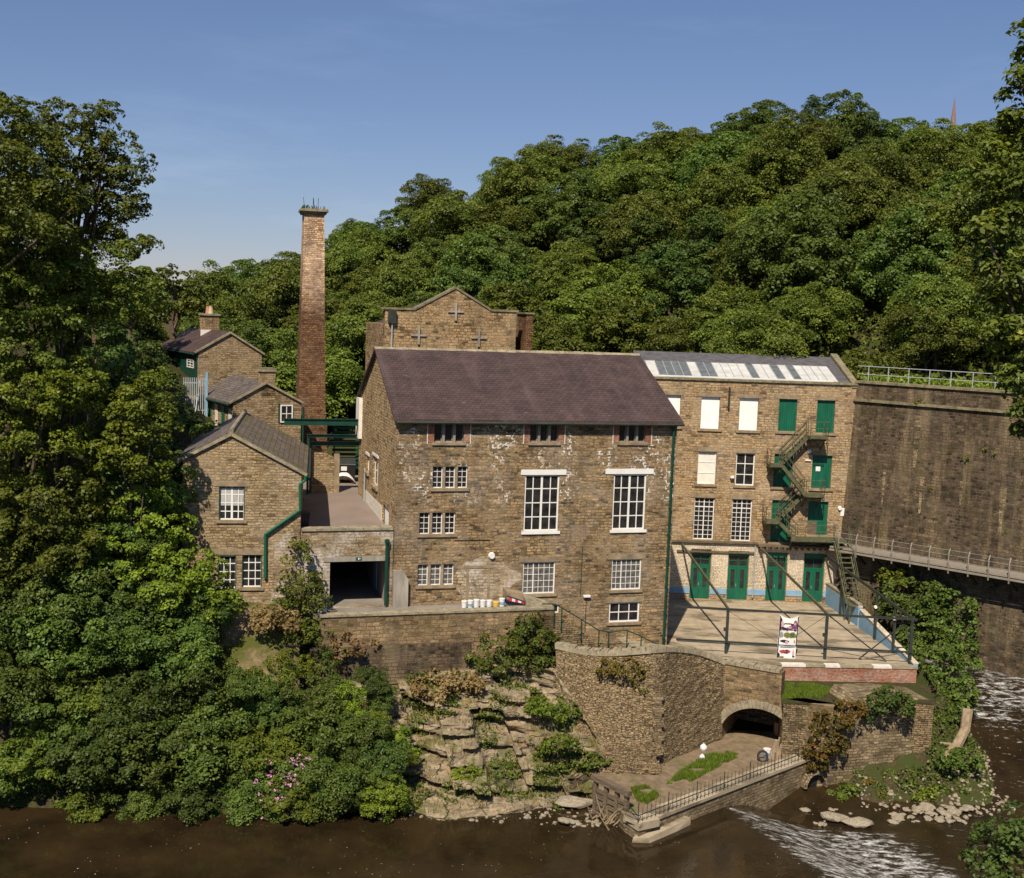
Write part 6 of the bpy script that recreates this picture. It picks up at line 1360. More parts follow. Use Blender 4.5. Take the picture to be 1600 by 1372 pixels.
def big(name,label,lobes,Y,basepx,mt='leaf_big',leaf=.165,cr=.6,cov=.75,seed=0,r=.35,cat='tree',nb=10,group=None,trunk=True,low=-.6,dY=0):
    bl=[PB(*(l[:4]),Y+(l[4] if len(l)>4 else 0)) for l in lobes]; g=ony(basepx,700,max(57,Y+dY) if 48<Y<57 else Y+dY); z=th(g.x,g.y)
    lo=min(b[2]-b[5] for b in bl); z=min(z,lo) if trunk else min(lo+.2,max(z,lo-.5))
    return make_tree(name,bl,(g.x,g.y,z-.2),leaf,cr,mt,label,cat,group,cov,seed,r,nb,low,trunk)
big('broadleaf_tree','tall dark broadleaved tree cut off by the left edge at the top',[(-30,250,120,110),(10,330,110,100,-2),(-60,400,110,120)],59,-20,seed=21,leaf=.165)
big('ash_tree','tall airy ash tree with open feathery crown against the sky',[(95,225,62,62),(160,205,42,42),(190,262,48,40),(215,330,30,24),(222,384,26,20),(150,300,66,60,1),(95,320,75,75,1),(170,380,50,45,2),(60,200,34,34)],63,120,mt='leaf_hill',seed=22,leaf=.15,cr=.42,cov=.66,nb=26,r=.32)
big('broadleaf_tree','sunlit broadleaved tree below the ash on the left slope',[(70,480,120,90),(150,450,75,70,1),(20,420,90,80),(200,470,40,45,2),(40,560,110,80,-1)],60.5,90,mt='leaf_big',seed=23)
big('broadleaf_tree','bright green tree at the left edge halfway down the slope',[(30,660,110,95),(90,610,70,60),(-20,720,90,90)],58.5,40,mt='leaf_light',seed=24)
big('sycamore_tree','young bright sycamore in front of the upper steps',[(215,655,58,52),(200,720,62,56),(225,610,28,26),(180,690,40,40)],59.5,215,mt='leaf_light',seed=25,leaf=.17,cr=.5,r=.12)
big('broadleaf_tree','shaded tree between the cottage and the left slope',[(250,760,52,66),(200,800,70,70,-1),(265,830,34,40)],62,235,mt='leaf_syc',seed=26,leaf=.17)
big('broadleaf_tree','large shaded tree at the left edge level with the cottage',[(50,790,110,85),(-10,860,100,90),(100,870,80,70)],58.5,50,mt='leaf_big',seed=27)
for i,(a,b,c,d,Y,lb) in enumerate([(205,470,58,46,90,'greyish tree behind the green boarded house'),(150,520,58,60,80,'dark tree left of the green boarded house'),(270,465,48,42,97,'pale green tree just left above the twin chimney pots'),(140,600,70,60,72,'dark tree added in place of the shaded rock left of the houses'),(195,600,40,40,72,'small dark bushy tree added in place of the shaded rock')]):  # last two are added dark fill where the shaded rock would be
    big('broadleaf_tree',lb,[(a,b,c,d),(a+c*.5,b+d*.4,c*.5,d*.5),(a-c*.5,b+d*.3,c*.5,d*.6)],Y,a,mt=['leaf_hill','leaf_dark','leaf_hill','leaf_dark','leaf_syc'][i],seed=30+i,leaf=.26 if Y>80 else .22,cr=.6)
# riverbank sycamores and shrubs
G2='sycamore bushes on the steep left riverbank'; L2='sycamore bush among the dense greenery of the left riverbank'
PRO=[]
def bush_blobs(r,seed):
    rn=random.Random(seed); bl=[(0,0,0,r*.72,r*.66,r*.6)]
    for i in range(7):
        a=2*math.pi*i/7+rn.uniform(-.4,.4); q=rn.uniform(.45,.7)*r; k=rn.uniform(.3,.48)*r; bl.append((math.cos(a)*q,math.sin(a)*q*.9,rn.uniform(-.45,.5)*r,k,k,k*.7))
    return bl
for k in range(6):
    bl=bush_blobs(2.6,50+k); PRO.append(make_tree('sycamore_bush',bl,(0,0,-2.4),.155,[.62,.5,.7,.55,.6,.45][k],['leaf_syc','leaf_big','leaf_syc','leaf_light','leaf_dark','leaf_light'][k],L2,'bush',G2,cov=.72,seed=60+k,r=.09,nb=7,low=-.7))
usedp=[False]*6
def bush(px,py,rpx,Y,k,label=None,name=None,squash=1.0,grp=True):
    c=ony(px,py,Y); s=rpx/FPX*c.y/2.6; s*=rnd.uniform(.82,1.12); loc=(c.x+rnd.uniform(-.3,.3),max(54.4,c.y+rnd.uniform(-1.1,.5)),c.z-2.4*s*squash+rnd.uniform(-.35,.35)); rz=rnd.uniform(0,6.28)
    if not usedp[k]:
        usedp[k]=True; o=PRO[k]; o.location=loc; o.rotation_euler=(0,0,rz); o.scale=(s,s,s*squash)
    else: o=copy_tree(PRO[k],loc,rz,(s,s*squash))
    if label: o['label']=label; 
    if label and 'group' in o: del o['group']
    return o
BL=[(40,930,95,51,2),(120,960,90,53,0),(200,940,80,55.5,1),(255,900,62,58,3),(60,1010,90,51,0),(160,1030,90,53.5,4),(245,985,80,56,1),(320,965,62,58,0),(20,1090,90,50.5,2),(110,1110,90,52.5,0),
 (210,1090,88,54,2),(300,1050,80,56,4),(345,1015,55,57.5,3),(390,1080,55,56.5,0),(60,1180,80,51.5,1),(140,1190,78,52.5,4),(230,1180,82,53,0),(320,1150,80,54,2),(395,1160,62,54.6,1),(450,1040,45,59.5,5),
 (430,1110,55,57,4),(500,1080,60,58,0),(555,1085,42,59.5,3),(480,1160,66,55.5,0),(555,1160,62,56,2),(590,1200,55,55,4),(545,1240,66,54.2,0),(470,1235,68,53.8,1),(395,1240,70,53.6,2),(310,1245,66,53.4,4),(230,1250,60,53.2,0),(150,1255,55,53,1),(600,1255,42,54.6,3),(640,1190,22,57.5,5),(20,1230,60,52,2),(500,1290,45,53.4,0),(350,1270,46,53.2,4),(215,900,50,58,3),(295,870,36,59.5,5),(480,1000,36,61,4),(585,1140,30,58,5)]
def hitY(px,py):
    y=50.
    while y<90:
        p=ony(px,py,y)
        if p.z<max(0,th(p.x,p.y)): return y
        y+=.4
    return 90.
for a,b,c,Y,k in [(30,900,90,58.2,0),(110,930,80,58.6,2),(190,940,70,59.2,4),(250,935,55,59.8,0),(60,850,80,59.5,1),(150,860,70,60.5,0),(310,965,55,59.6,4),(20,980,85,57.4,4),(110,1000,85,57.6,0),(200,1010,80,58,2),(290,1020,66,58.4,0),(30,1070,85,56.4,2),(130,1080,80,56.6,1),(225,1085,76,57,4),(310,1085,60,57.2,0),(375,1070,46,57.8,2),(240,850,44,61,2)]: bush(a,b,c,Y,k)
def cliffY(py): return 63.0-(py-1040)*.0345
for a,b,c,Y,k in [q for q in BL if q[0]>=380]: bush(a,b,c,max(54.7,min(62.6,cliffY(b+c*.55)-.7)),k)
for a,b,c,Y,k in [(420,1050,50,0,1),(520,1030,34,0,0),(600,1090,30,0,2),(560,1130,50,0,0),(440,1170,60,0,3),(520,1210,55,0,2),(600,1210,36,0,1),(590,1060,28,0,4)]: bush(a,b,c,max(54.7,min(62.6,cliffY(b+c*.55)-.9)),k)
for a,b,c,Y,k in [q for i_,q in enumerate(BL) if i_%5!=3 and q[0]<380]: bush(a,b,c,min(64,max(54.6,hitY(a,b+c*.5)-.6)),k)
big('sycamore_tree','tall sycamore climbing the bank left of the cottage windows',[(215,770,50,48),(245,835,54,50),(285,895,48,44,-.4),(200,870,60,50,-.5),(250,920,60,46,-.9)],60.2,230,mt='leaf_light',seed=79,leaf=.155,cr=.46,cov=.75,r=.14,nb=10)
big('sapling','slender sapling with feathery leaves in front of the passage wall',[(466,868,20,26),(470,915,34,28),(455,945,30,24),(490,940,26,24),(478,985,36,26,-1)],62.2,470,mt='leaf_big',seed=71,leaf=.13,cr=.3,cov=.5,r=.05)
big('elder_bush','pale leafy sapling rising in front of the cottage windows',[(335,890,20,30),(322,925,30,30),(345,950,34,26)],59.5,330,mt='leaf_light',seed=72,leaf=.15,cr=.32,cov=.6,r=.05)
# rhododendron with pink flowers
def rhodo():
    t=big('rhododendron_bush','rhododendron bush covered in pink flowers at the waterline',[(440,1225,42,40),(425,1265,36,26),(470,1215,26,30),(450,1280,34,20)],54.8,440,mt='leaf_syc',seed=73,leaf=.16,cr=.4,cov=.7,r=.05,cat='bush')
    V,F,lr,C=leaves([PB(440,1225,44,42,54.4),PB(432,1272,38,26,54.3),PB(470,1205,24,26,54.5)],.08,.13,1,74,nl=12); keep=np.zeros(len(C),bool); keep[::6]=True; kk=np.repeat(keep,12); 
    F=F[kk]; b=np.array(t.location); me=npmesh('flowers',V-b,F,MAT['pink'],lr[kk]); o=bpy.data.objects.new('flowers',me); COL.objects.link(o); o.parent=t
rhodo()
# ivy and wall plants
big('ivy_mass','glossy ivy mass tumbling over the right end of the yard wall',[(790,1020,62,36),(770,1055,34,20,-.4),(830,1010,40,34),(845,1030,30,24),(822,975,20,24,.3),(735,1025,16,22)],64.1,800,mt='ivy',seed=75,leaf=.15,cr=.35,cov=.8,r=.05,cat='ivy',trunk=False)
big('wall_creeper','reddish creeper hanging on the curved stone wall',[(975,1045,34,18),(1000,1065,22,22),(955,1045,20,16),(1010,1085,10,16)],61.6,975,mt='leaf_aut',seed=76,leaf=.13,cr=.22,cov=.6,r=.03,cat='creeper',trunk=False)
big('ivy_clump','dark ivy clump on the top edge of the pier wall',[(1385,1096,36,20),(1410,1104,18,18),(1360,1108,18,22)],62.7,1385,mt='leaf_dark',seed=77,leaf=.15,cr=.3,cov=.8,r=.04,cat='ivy',trunk=False)
big('turning_creeper','orange and yellow creeper spilling down beside the side steps',[(1298,1135,30,24,.3),(1283,1168,22,26),(1330,1112,26,16,.8),(1276,1192,14,16),(1305,1165,16,18,.2)],61.3,1295,mt='leaf_aut',seed=78,leaf=.15,cr=.28,cov=.8,r=.04,cat='creeper',trunk=False)
for i,(x,y,rx,ry,Y,lb,m) in enumerate([(1425,945,52,44,76,'leafy bush against the retaining wall beside the terrace frame','leaf_syc'),(1475,965,52,50,76,'largest leafy bush on the right riverbank below the walkway','leaf_syc'),(1450,1010,48,36,72,'bush just right of the terrace front corner','leaf_syc'),(1495,1025,34,34,72.5,'bush overhanging the rapids on the right','leaf_syc'),(1480,1075,40,34,69,'bush behind the pale dead log','leaf_syc'),(1505,1095,22,26,68,'small bush beside the upper river stones','leaf_syc'),(1478,1140,26,34,65,'bush right of the pier wall','leaf_syc'),(1500,1190,30,20,62,'low bush at the foot of the pier corner','leaf_syc'),(100,1195,46,34,55.6,'bright green ferns at the waterline below the left bank','leaf_light'),(30,1225,36,30,55.4,'smaller fern clump by the left edge at the waterline','leaf_light'),(262,640,34,26,76,'scrubby bush below the palisade fence','leaf_syc'),(300,668,36,18,72,'low bush behind the left slope of the cottage roof','leaf_syc'),(240,700,40,40,68,'dark bush on the slope left of the cottage roof','leaf_dark'),(262,600,22,18,81,'small bush left of the palisade fence','leaf_syc'),(222,560,34,26,86,'low dark bush left of the green boarding','leaf_dark'),(190,580,34,30,80,'rounded bush on the upper left slope','leaf_syc'),(250,590,20,16,83,'little bush under the green boarding','leaf_light'),(272,735,26,26,64,'bush touching the left eave of the cottage','leaf_syc'),(1430,1232,44,16,62.0,'green plants at the foot of the pier wall, right half','leaf_light'),(1365,1235,36,14,61.8,'yellowish plants below the middle of the pier wall','leaf_aut'),(1310,1238,32,13,61.5,'plants by the culvert mouth','ivy'),(1400,905,26,16,78,'small plant under the walkway near the ladder','leaf_light'),(1060,1276,30,12,56.8,'broad leafy weed on the concrete toe of the platform wall','leaf_light'),(1110,1222,22,8,59.5,'thin creeper along the platform wall top','ivy'),(640,1180,14,14,57.2,'bright fern in a crevice of the cliff','leaf_light'),(625,1155,18,22,57.6,'young yellow green bush at the left edge of the cliff','leaf_light'),(855,1110,30,18,59.6,'grassy tuft high on the right side of the cliff','grass'),(700,1075,60,16,61.4,'dry brown shrubs along the foot of the yard wall','dry'),(555,1010,38,22,62,'dry brown bramble left of the yard wall footing','dry'),(430,970,36,22,60.5,'dry brown scrub under the cottage corner','dry'),(730,1210,22,10,57.2,'green weed tuft on the middle of the cliff','leaf_light'),(875,1165,30,12,58.4,'weeds on the cliff ledge left of the rubble slope','grass'),(1560,640,0,0,0,'','')][:-1]):
    if x<900 and y>1040: Y=63.0-(y-1040)*.0345-.5
    big('wall_plant' if rx<31 else 'shrub',lb,[(x,y,rx,ry),(x+rx*.5,y+ry*.3,rx*.5,ry*.6),(x-rx*.5,y+ry*.25,rx*.5,ry*.6)],Y,x,mt=m,seed=90+i,leaf=.16 if Y<65 else .19,cr=.32 if rx<31 else .42,cov=.65,r=.04,nb=5,cat='bush' if rx>=31 else 'plant',trunk=False,low=-.4)
# near trees on the viewer's side
big('sycamore_tree','near tree with yellowish leaves hanging in at the right edge',[(1790,380,90,120),(1604,90,20,36),(1612,135,30,44),(1598,430,52,60),(1596,520,46,50),(1598,225,44,50),(1608,180,40,56),(1592,270,52,60),(1590,370,60,80),(1560,320,34,44),(1610,470,58,70),(1602,560,36,50),(1585,620,34,34),(1600,660,34,40)],26,1850,mt='leaf_yel',seed=120,leaf=.12,cr=.36,cov=1.1,r=.3,nb=14,low=-.8)
big('overhanging_branch','dark shaded leafy tree poking into the bottom right corner',[(1720,1360,80,50),(1580,1345,74,44),(1535,1362,40,22),(1600,1295,44,28)],31,1780,mt='leaf_dark',seed=121,leaf=.13,cr=.35,cov=.6,r=.15,nb=8,cat='tree',low=-.8)  # shade of this tree is put into its dark leaf colour
# ---------------------------------------------------------------- undergrowth and grass (uncountable)
def scatter(name,label,fn,n,leaf,mt,seed,up=.5,cat='undergrowth'):
    rn=np.random.RandomState(seed); P=fn(rn,n); n=len(P)
    Nn=rn.normal(size=(n,3))*.6+np.array([0,-.25,up]); Nn/=np.linalg.norm(Nn,axis=1)[:,None]; a=rn.normal(size=(n,3)); T=a-Nn*(a*Nn).sum(1)[:,None]; T/=np.linalg.norm(T,axis=1)[:,None]; B=np.cross(Nn,T); s=(leaf*rn.uniform(.6,1.4,n))[:,None]
    V=np.stack([P-T*s*.5,P+B*s*.36,P+T*s*.55,P-B*s*.36],1).reshape(-1,3); me=npmesh(name,V,np.arange(n*4).reshape(-1,4),MAT[mt],rn.rand(n)); o=bpy.data.objects.new(name,me); COL.objects.link(o); setprops(o,label,cat,kind='stuff')
def bankpts(rn,n):
    x=rn.uniform(-34,-8,n); y=rn.uniform(54.3,72,n); z=terrain(x,y); h=np.array([noise.noise(Vector((a*.9,b*.9,0))) for a,b in zip(x,y)])
    ok=(h>-.15)&(x< -8.2)&~((y>63.2)&(x>-19.5))&(x<-8.4-(y<57)*0); z=z+rn.rand(n)*np.maximum(.1,h+.2)*1.6; return np.stack([x,y,z],1)[ok]
scatter('undergrowth','low leafy undergrowth covering the left riverbank slope',bankpts,34000,.2,'leaf_syc',5)
def farpts(rn,n):
    a=rn.uniform(-.5,.52,n); r=rn.uniform(90,156,n); x=r*np.sin(a); y=r*np.cos(a); ok=~((x>-40)&(x<7)&(y<103)); return np.stack([x,y,terrain(x,y)+rn.rand(n)**2*2.2],1)[ok]
scatter('hill_undergrowth','undergrowth filling the gaps between the hillside trees',farpts,75000,.38,'leaf_hill',6)
def rbank(rn,n):
    x=rn.uniform(16.5,28.6,n); y=rn.uniform(59.6,80,n); z=terrain(x,y); ok=(z>zriver(x,y)+.12)&(x+.12*(y-62)<28)&((x>23.2)|(y<62.3)); hh=np.array([noise.noise(Vector((a*.8,b*.8,3))) for a,b in zip(x,y)]); z=z+rn.rand(n)**1.5*np.clip(.35+hh*1.1,.06,1.2); return np.stack([x,y,z],1)[ok]
scatter('bank_plants','mixed weeds and low plants on the right riverbank',rbank,34000,.15,'leaf_syc',7)
def walltop(rn,n):
    u=rn.uniform(-1,18,n); v=rn.uniform(1.2,5,n); z=np.full(n,19.3)+rn.rand(n)**2*1.5
    return np.array([tuple(BF.P(a,b,c)) for a,b,c in zip(u,v,z)])
scatter('verge_plants','sunlit verge plants behind the guard railing',walltop,9000,.22,'leaf_light',8)
def blades(name,label,pts,h,w,mt,seed,cat='grass'):
    rn=np.random.RandomState(seed); P=np.array(pts); n=len(P); a=rn.uniform(0,6.28,n); d=np.stack([np.cos(a),np.sin(a),np.zeros(n)],1)*w; l=rn.normal(size=(n,3))*.35*h; hh=(h*rn.uniform(.5,1.3,n))[:,None]; l[:,2]=0
    V=np.stack([P-d,P+d,P+d*.2+l+np.array([0,0,1])*hh,P-d*.2+l+np.array([0,0,1])*hh],1).reshape(-1,3); me=npmesh(name,V,np.arange(n*4).reshape(-1,4),MAT[mt],rn.rand(n)); o=bpy.data.objects.new(name,me); COL.objects.link(o); setprops(o,label,cat,kind='stuff')
def poly_pts(poly,z,n,seed,edge=.25):
    rn=random.Random(seed); P=[onz(x,y,z) for x,y in poly]; xs=[p.x for p in P]; ys=[p.y for p in P]; out=[]
    def ins(x,y):
        c=False; j=len(P)-1
        for i in range(len(P)):
            if (P[i].y>y)!=(P[j].y>y) and x<(P[j].x-P[i].x)*(y-P[i].y)/(P[j].y-P[i].y)+P[i].x: c=not c
            j=i
        return c
    while len(out)<n:
        x=rn.uniform(min(xs),max(xs)); y=rn.uniform(min(ys),max(ys))
        if ins(x,y) and noise.noise(Vector((x*1.3,y*1.3,seed)))>-.25: out.append((x,y,z))
    return out
blades('grass','green grass patch in the middle of the platform path',poly_pts([(1042,1226),(1060,1208),(1105,1180),(1135,1176),(1160,1180),(1130,1195),(1080,1222)],ZP,5200,1),.16,.02,'grass',1)
blades('grass','small green grass patch by the wooden sluice gate',poly_pts([(985,1232),(1010,1228),(1032,1245),(1000,1262)],ZP,1800,2),.16,.02,'grass',2)
blades('grass','mown green grass strip below the red brick wall',poly_pts([(1222,1070),(1270,1070),(1303,1078),(1285,1090),(1222,1092)],ARF.px(1240,1094)[1],7000,3),.14,.02,'grass',3)
rn_=random.Random(9)
lp=[]
while len(lp)<15000:
    j=rn_.randrange(3,CV.shape[0]-2); k=rn_.randrange(0,CV.shape[1]); p=CV[j,k]
    if noise.noise(Vector((p[0]*.55,p[1]*.3+7,p[2]*.8)))>.16: 
        q=rn_.random()**2*.35; lp.append((p[0]+rn_.uniform(-.05,.05),p[1]-q,p[2]+q*.6))
scatter('cliff_plants','patchy weeds, ferns and moss growing over the cliff ledges',lambda rn,n:np.array(lp),len(lp),.12,'ivy',10,up=.6)
cp=[]
for i in range(9000):
    j=rn_.randrange(8,CV.shape[0]-4); k=rn_.randrange(0,CV.shape[1]); p=CV[j,k]; up=CV[j+3,k]-CV[j-3,k]
    if up[2]<.42*abs(up[1]) +.0 or noise.noise(Vector((p[0]*.5,p[1]*.5,p[2]*.9)))>.30: cp.append((p[0],p[1]-.02,p[2]))
blades('ledge_grass','dry and green tufts growing on the ledges of the cliff',cp[:4500],.22,.022,'dry',4,'grass')
sp=[]
for i in range(5000):
    x=rn_.uniform(-13,-7.2); y=rn_.uniform(59,63.6); sp.append((x,y,th(x,y)))
blades('dry_scrub','dry brown grass on the soil bank below the cottage',sp,.3,.025,'dry',5,'grass')
# ------------------------------------------------------------------ soil mound under the cottage windows, rubble, stones, gate, logs
def stones():
    protos=[]
    def stone_mesh(seed):
        rn=random.Random(seed); import bmesh
        bm=bmesh.new(); bmesh.ops.create_icosphere(bm,subdivisions=2,radius=1)
        for v in bm.verts:
            n=noise.noise(v.co*1.1+Vector((seed*7,0,0)))*.45+noise.noise(v.co*2.7+Vector((0,seed*5,0)))*.18; v.co*=1+n; v.co.z*=.55; v.co.x*=1.25
            v.co.z=max(v.co.z,-.3)
        me=bpy.data.meshes.new('river_stone'); bm.to_mesh(me); bm.free(); me.uv_layers.new(name='UVMap'); me.materials.append(MAT['pebble']); return me
    ms=[stone_mesh(i) for i in range(6)]; rn=random.Random(5)
    G='pale stones strewn along the river'; LB='one of the pale stones strewn along the river margin'
    regs=[([(1520,1065),(1560,1075),(1590,1110),(1560,1180),(1530,1170),(1525,1110)],60),([(1395,1268),(1440,1258),(1500,1262),(1520,1285),(1450,1285)],60),([(1250,1265),(1300,1262),(1330,1280),(1280,1292)],8),([(1530,1185),(1560,1190),(1545,1235),(1505,1240)],26),([(870,1282),(915,1276),(935,1284),(900,1292)],7),([(1560,1080),(1600,1090),(1600,1160),(1570,1150)],7)]
    for poly,n in regs:
        xs=[p[0] for p in poly]; ys=[p[1] for p in poly]; k=0
        while k<n:
            x=rn.uniform(min(xs),max(xs)); y=rn.uniform(min(ys),max(ys)); g=onz(x,y,-.8)
            for _ in range(4): g=onz(x,y,float(zriver(np.array(g.x),np.array(g.y)))+.03)
            s=rn.uniform(.08,.24)*(1.6 if rn.random()<.12 else 1); o=bpy.data.objects.new('river_stone',ms[rn.randrange(6)]); COL.objects.link(o); zt=max(g.z,th(g.x,g.y)); o.location=(g.x,g.y,zt); o.scale=(s,s*rn.uniform(.7,1),s*rn.uniform(.6,1)); o.rotation_euler=(0,0,rn.uniform(0,6.28)); setprops(o,LB,'stone',G); k+=1
    for (x,y,s,lb) in ((1578,1215,.5,'large pointed rock standing in the river near the right edge'),(1340,1282,.6,'flat slab rock at the top of the weir'),(1305,1275,.6,'pale slab rock left of the flat weir rock'),(898,1250,.75,'round mossy boulder by the sluice gate'),(885,1280,.35,'pale boulder at the foot of the cliff')):
        g=onz(x,y,-.9 if x>1000 else .3); o=bpy.data.objects.new('boulder',ms[int(x)%6]); COL.objects.link(o); o.location=(g.x,g.y,g.z-.1); o.scale=(s,s*.8,s*(1.2 if x==1578 else .7)); setprops(o,lb,'rock')
    # rubble slope
    B=MB(); rn=random.Random(8)
    root=empty('rubble_slope',onz(965,1200,ZP),'heap of tumbled wall rubble between cliff and curved wall','rubble')
    for i in range(260):
        x=rn.uniform(912,1026); t=rn.random(); yb=1207-(x-912)*.02; yt=1168-(x-912)*.10+8; y=yb+(yt-yb)*t; Y=59.0+t*.95; p=ony(x,y,Y)
        F=Frame(p,rn.uniform(-25,25)); a,b,c=rn.uniform(.15,.38),rn.uniform(.12,.25),rn.uniform(.05,.12); tz=rn.uniform(-.1,.1)
        B.hexa([F.P(-a,-b,p.z-c-tz),F.P(a,-b,p.z-c+tz),F.P(a*.8,b,p.z-c+tz),F.P(-a,b,p.z-c-tz),F.P(-a*.85,-b*.9,p.z+c-tz),F.P(a*.9,-b*.9,p.z+c+tz),F.P(a*.8,b,p.z+c+tz),F.P(-a*.9,b,p.z+c-tz)])
    B.build('stones',MAT['rub'],root); 
    q=[ony(905,1212,59.3),ony(1030,1204,59.4),ony(1030,1160,60.3),ony(912,1168,60.3)]; m=MB(); m.prism(q,(0,.8,-.2)); m.build('core',MAT['rub'],root)
    # earth mound under cottage windows
    m=MB(); n=30; vs=[]
    for j in range(n+1):
        for i in range(n+1):
            x=330+(470-330)*i/n; t=j/n; Y=CF.P(-3,0,0).y-.05-t*3.2; zt_=ZY+.35-.25*abs(i/n-.3); 
            g=ony(x,926,Y); z=zt_-t*t*3.4-.4*t+.12*noise.noise(Vector((x*.05,t*5,0)))-5.5*max(0,(i/n-.72))-3*max(0,.12-i/n); vs.append((g.x,Y,z))
    fs=[(j*(n+1)+i,(j+1)*(n+1)+i,(j+1)*(n+1)+i+1,j*(n+1)+i+1) for j in range(n) for i in range(n)]; m.add(vs,fs); m.build('earth_mound',MAT['bank'],None,smooth=True,label='bare orange earth mound banked under the cottage windows',kind='structure',cat='ground')
stones()
def gravel():
    rn=np.random.RandomState(12); n=5200; x=rn.uniform(14,29,n); y=rn.uniform(58.6,76,n); zr=zriver(x,y); z=terrain(x,y); ok=(z>zr-.35)&(z<zr+.75)&((x>23)|(y<62)); x,y,z,zr=x[ok],y[ok],z[ok],zr[ok]; z=np.maximum(z,zr-.02); n=len(x)
    x2=rn.uniform(-6,8,260); y2=rn.uniform(54.2,56.2,260); x=np.concatenate([x,x2]); y=np.concatenate([y,y2]); z=np.concatenate([z,np.maximum(0,terrain(x2,y2))]); n=len(x)
    s=.03+.11*rn.rand(n)**2; a=rn.uniform(0,6.28,n); V=[];F=[]
    ang=np.arange(6)*math.pi/3
    ring=np.stack([np.cos(ang),np.sin(ang)],1)
    for i in range(n):
        c,q=math.cos(a[i]),math.sin(a[i]); b=len(V); k=rn.uniform(.7,1.2,6)
        for j in range(6): u,v=ring[j]*k[j]*s[i]*np.array([1.3,.9]); V.append((x[i]+u*c-v*q,y[i]+u*q+v*c,z[i]-.03))
        for j in range(6): u,v=ring[j]*k[j]*s[i]*np.array([.9,.6]); V.append((x[i]+u*c-v*q,y[i]+u*q+v*c,z[i]+s[i]*.55))
        F+=[(b+j,b+(j+1)%6,b+6+(j+1)%6,b+6+j) for j in range(6)]+[tuple(b+6+j for j in range(6))]
    m=MB(); m.v=V; m.f=F; m.build('gravel',MAT['pebble'],None,origin=(20,60,0),label='small stones and gravel along the water edge',kind='stuff')
gravel()
def wall_weeds():
    G='small weeds rooted in the retaining wall'; LB='one of the small weeds rooted in the face of the retaining wall'; rn=random.Random(4); proto=None
    for x,y in ((1437,632),(1452,768),(1377,833),(1453,810),(1457,812),(1470,826),(1495,822),(1515,828),(1535,705),(1550,712),(1360,822),(1335,812),(1420,842),(1455,765),(1568,835),(1525,843),(1495,776),(1508,720)):
        u,z=BF.px(x,y,-.2); p=BF.P(u,-.12-max(0,(25-z)*.0),z); s=rn.uniform(.6,1.2)*(2.0 if y<640 else 1)
        if proto is None:
            proto=make_tree('wall_weed',[(0,0,.12,.2,.16,.14)],(0,0,0),.1,.12,'leaf_light',LB,'plant',G,cov=.6,seed=300,r=.015,nb=3,trunk=False); proto.location=p; proto.scale=(s,s,s)
        else: copy_tree(proto,p,rn.uniform(0,6.28),(s,s))
wall_weeds()
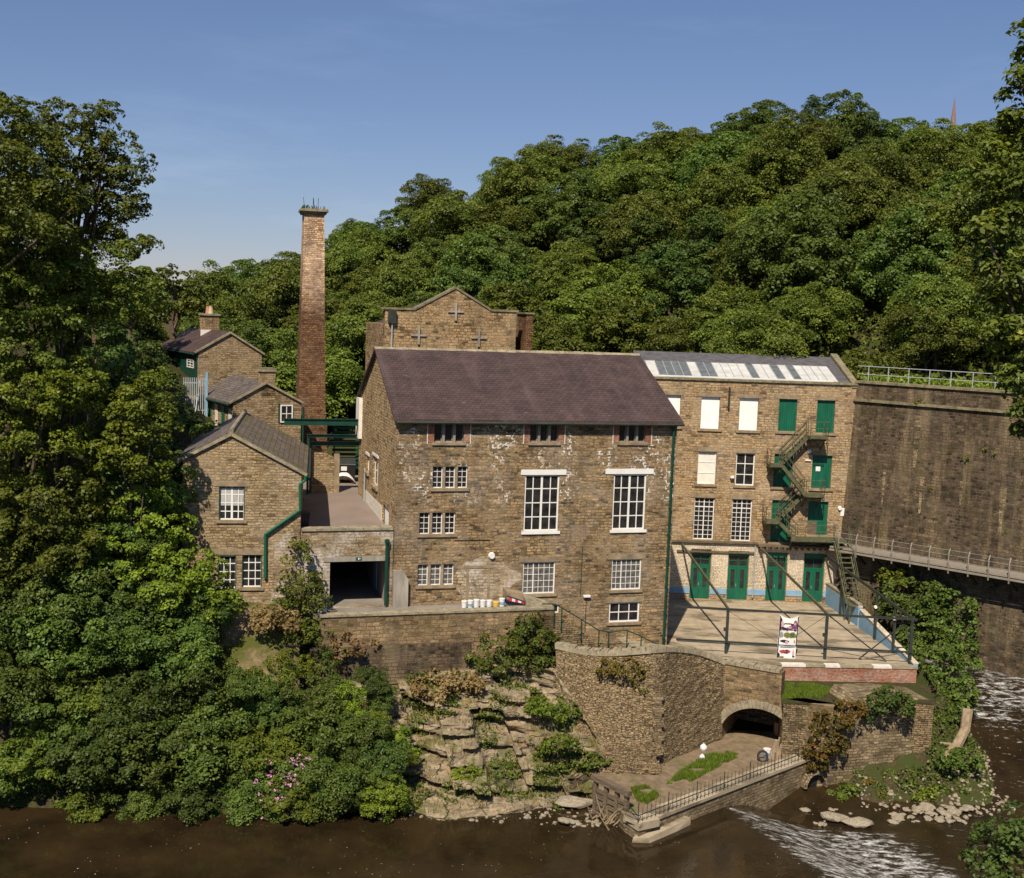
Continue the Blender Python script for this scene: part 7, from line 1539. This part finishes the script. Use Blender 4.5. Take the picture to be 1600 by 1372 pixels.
def small_things():
    # sluice gate
    a=onz(929,1268,.1); b=onz(977,1290,.1); F=line_frame(a,b); L=(b-a).length; t=empty('sluice_gate',F.P(L/2,0,0),'weathered timber sluice gate beside the platform corner','sluice gate')
    zt=F.px(930,1218)[1]; zr=F.px(978,1243)[1]
    for u,z in ((0,zt),(L*.35,zt*.8+zr*.2),(L*.7,zt*.5+zr*.5),(L,zr)): MB().box(F,u-.09,u+.09,-.08,.12,-.8,z+.05).build('post',MAT['wood'],t)
    for k in range(5): 
        z=-.1+k*.3; m=MB(); m.hexa([F.P(.1,0,z),F.P(L-.1,0,z-.05),F.P(L-.1,.09,z-.05),F.P(.1,.09,z),F.P(.1,0,z+.2),F.P(L-.1,0,z+.15),F.P(L-.1,.09,z+.15),F.P(.1,.09,z+.2)]); m.build('plank',MAT['wood'],t)
    MB().bar(F.P(-.2,0,zt+.1),F.P(L+.2,0,zr+.15),.32,.26).build('top_beam',MAT['wood'],t)
    d=empty('driftwood',F.P(L*.5,-.6,0),'tangle of pale driftwood sticks caught on the sluice gate','driftwood'); rn=random.Random(3)
    for i in range(16):
        p=F.P(L*rn.uniform(.2,.9),-rn.uniform(.15,.9),rn.uniform(-.05,.3)); q=p+Vector((rn.uniform(-.8,.8),rn.uniform(-.3,.2),rn.uniform(.2,1.0))); MB().tube([p,p.lerp(q,.5)+Vector((rn.uniform(-.15,.15),0,0)),q],[.04,.03,.015],5).build('stick',MAT['log'],d)
    # dead log at right
    p=[ony(1470,1190,63),ony(1495,1165,63.3),ony(1508,1140,63.6),ony(1512,1108,64)]; t=empty('dead_log',p[0],'bent pale dead tree stump leaning beside the river stones','log'); MB().tube(p,[.28,.3,.27,.3],9).build('stem',MAT['log'],t); MB().tube([p[1],p[1]+Vector((-.9,.1,.1))],[.14,.05],6).build('root_branch',MAT['log'],t)
    # sacks, bucket, stump near arch
    def sack(x,y,s,lb):
        g=onz(x,y,ZP); F=Frame(g,rnd.uniform(-20,20)); B=MB(); B.lathe(g,[(s*.75,0),(s,.12*s*4),(s*.95,s*1.1),(s*.45,s*1.6),(s*.12,s*1.75),(s*.25,s*1.95)],9); B.build('rubbish_sack',MAT['tub'],None,label=lb,cat='sack')
    sack(1099,1172,.2,'white sack against the foot of the curved wall'); sack(1097,1186,.15,'smaller white sack lying in front of the other on the path')
    sack(1229,1156,.24,'white sack inside the arch mouth, left one'); sack(1239,1160,.22,'white sack inside the arch mouth, right one')
    g=onz(1198,1184,ZP); t=empty('bucket',g,'white bucket with blue print beside the dead stump','bucket'); MB().lathe(g,[(.17,0),(.21,.5),(.19,.5)],12).build('body',MAT['tub'],t); MB().lathe(g+Vector((0,0,.2)),[(.196,0),(.204,.12)],12).build('blue_print',MAT['blue'],t)
    g=onz(1208,1186,ZP); t=empty('tree_stump',g,'split pale tree stump standing on the platform','stump')
    for dx,h,r in ((0,1.05,.14),(.28,.8,.1),(-.12,.75,.09),(.16,1.2,.07)): MB().tube([g+Vector((dx,0,-.1)),g+Vector((dx+.06,.05,h*.6)),g+Vector((dx+.12,0,h))],[r*1.3,r,r*.75],7).build('stem',MAT['log'],t)
    g=onz(1191,1188,ZP); MB().tube([g+Vector((.26*math.cos(a),.1*math.sin(a)-.1,.25+.26*math.sin(a))) for a in [i*math.pi/8 for i in range(17)]],.06,6).build('old_tyre',MAT['dark'],None,label='old dark tyre propped beside the white bucket',cat='tyre')
    g=onz(1216,1148,ZP); MB().lathe(g,[(.22,0),(.28,.3),(.26,.7),(.22,.75)],12).build('rusty_drum',MAT['terra'],None,label='rusty red drum just inside the arch',cat='drum')
    # blue-white crate by the passage
    g=MF.P(MF.px(497,945,-.8)[0],-.8,ZY-.05); F=Frame(g,10); t=empty('recycling_crate',g,'blue and white recycling crates beside the passage opening','crate'); MB().box(F,-.55,-.05,-.2,.2,g.z,g.z+.3).build('crate',MAT['navy'],t); MB().box(F,.0,.45,-.2,.2,g.z,g.z+.28).build('crate',MAT['tub'],t)
    # fern and weeds on yard
    # church spire far off
    b=ony(1489,195,420); t_=ony(1490,151,420); t=empty('church_spire',(b.x,b.y,b.z-14),'distant slender church spire poking above the hilltop trees','spire'); MB().tube([Vector((b.x,b.y,b.z-8)),Vector((b.x,b.y,t_.z))],[2.0,.05],8).build('spire',MAT['spire'],t); F=Frame((b.x,b.y,0),20); MB().box(F,-3.2,3.2,-3.2,3.2,b.z-24,b.z-8.003).build('tower',MAT['spire'],t)
small_things()
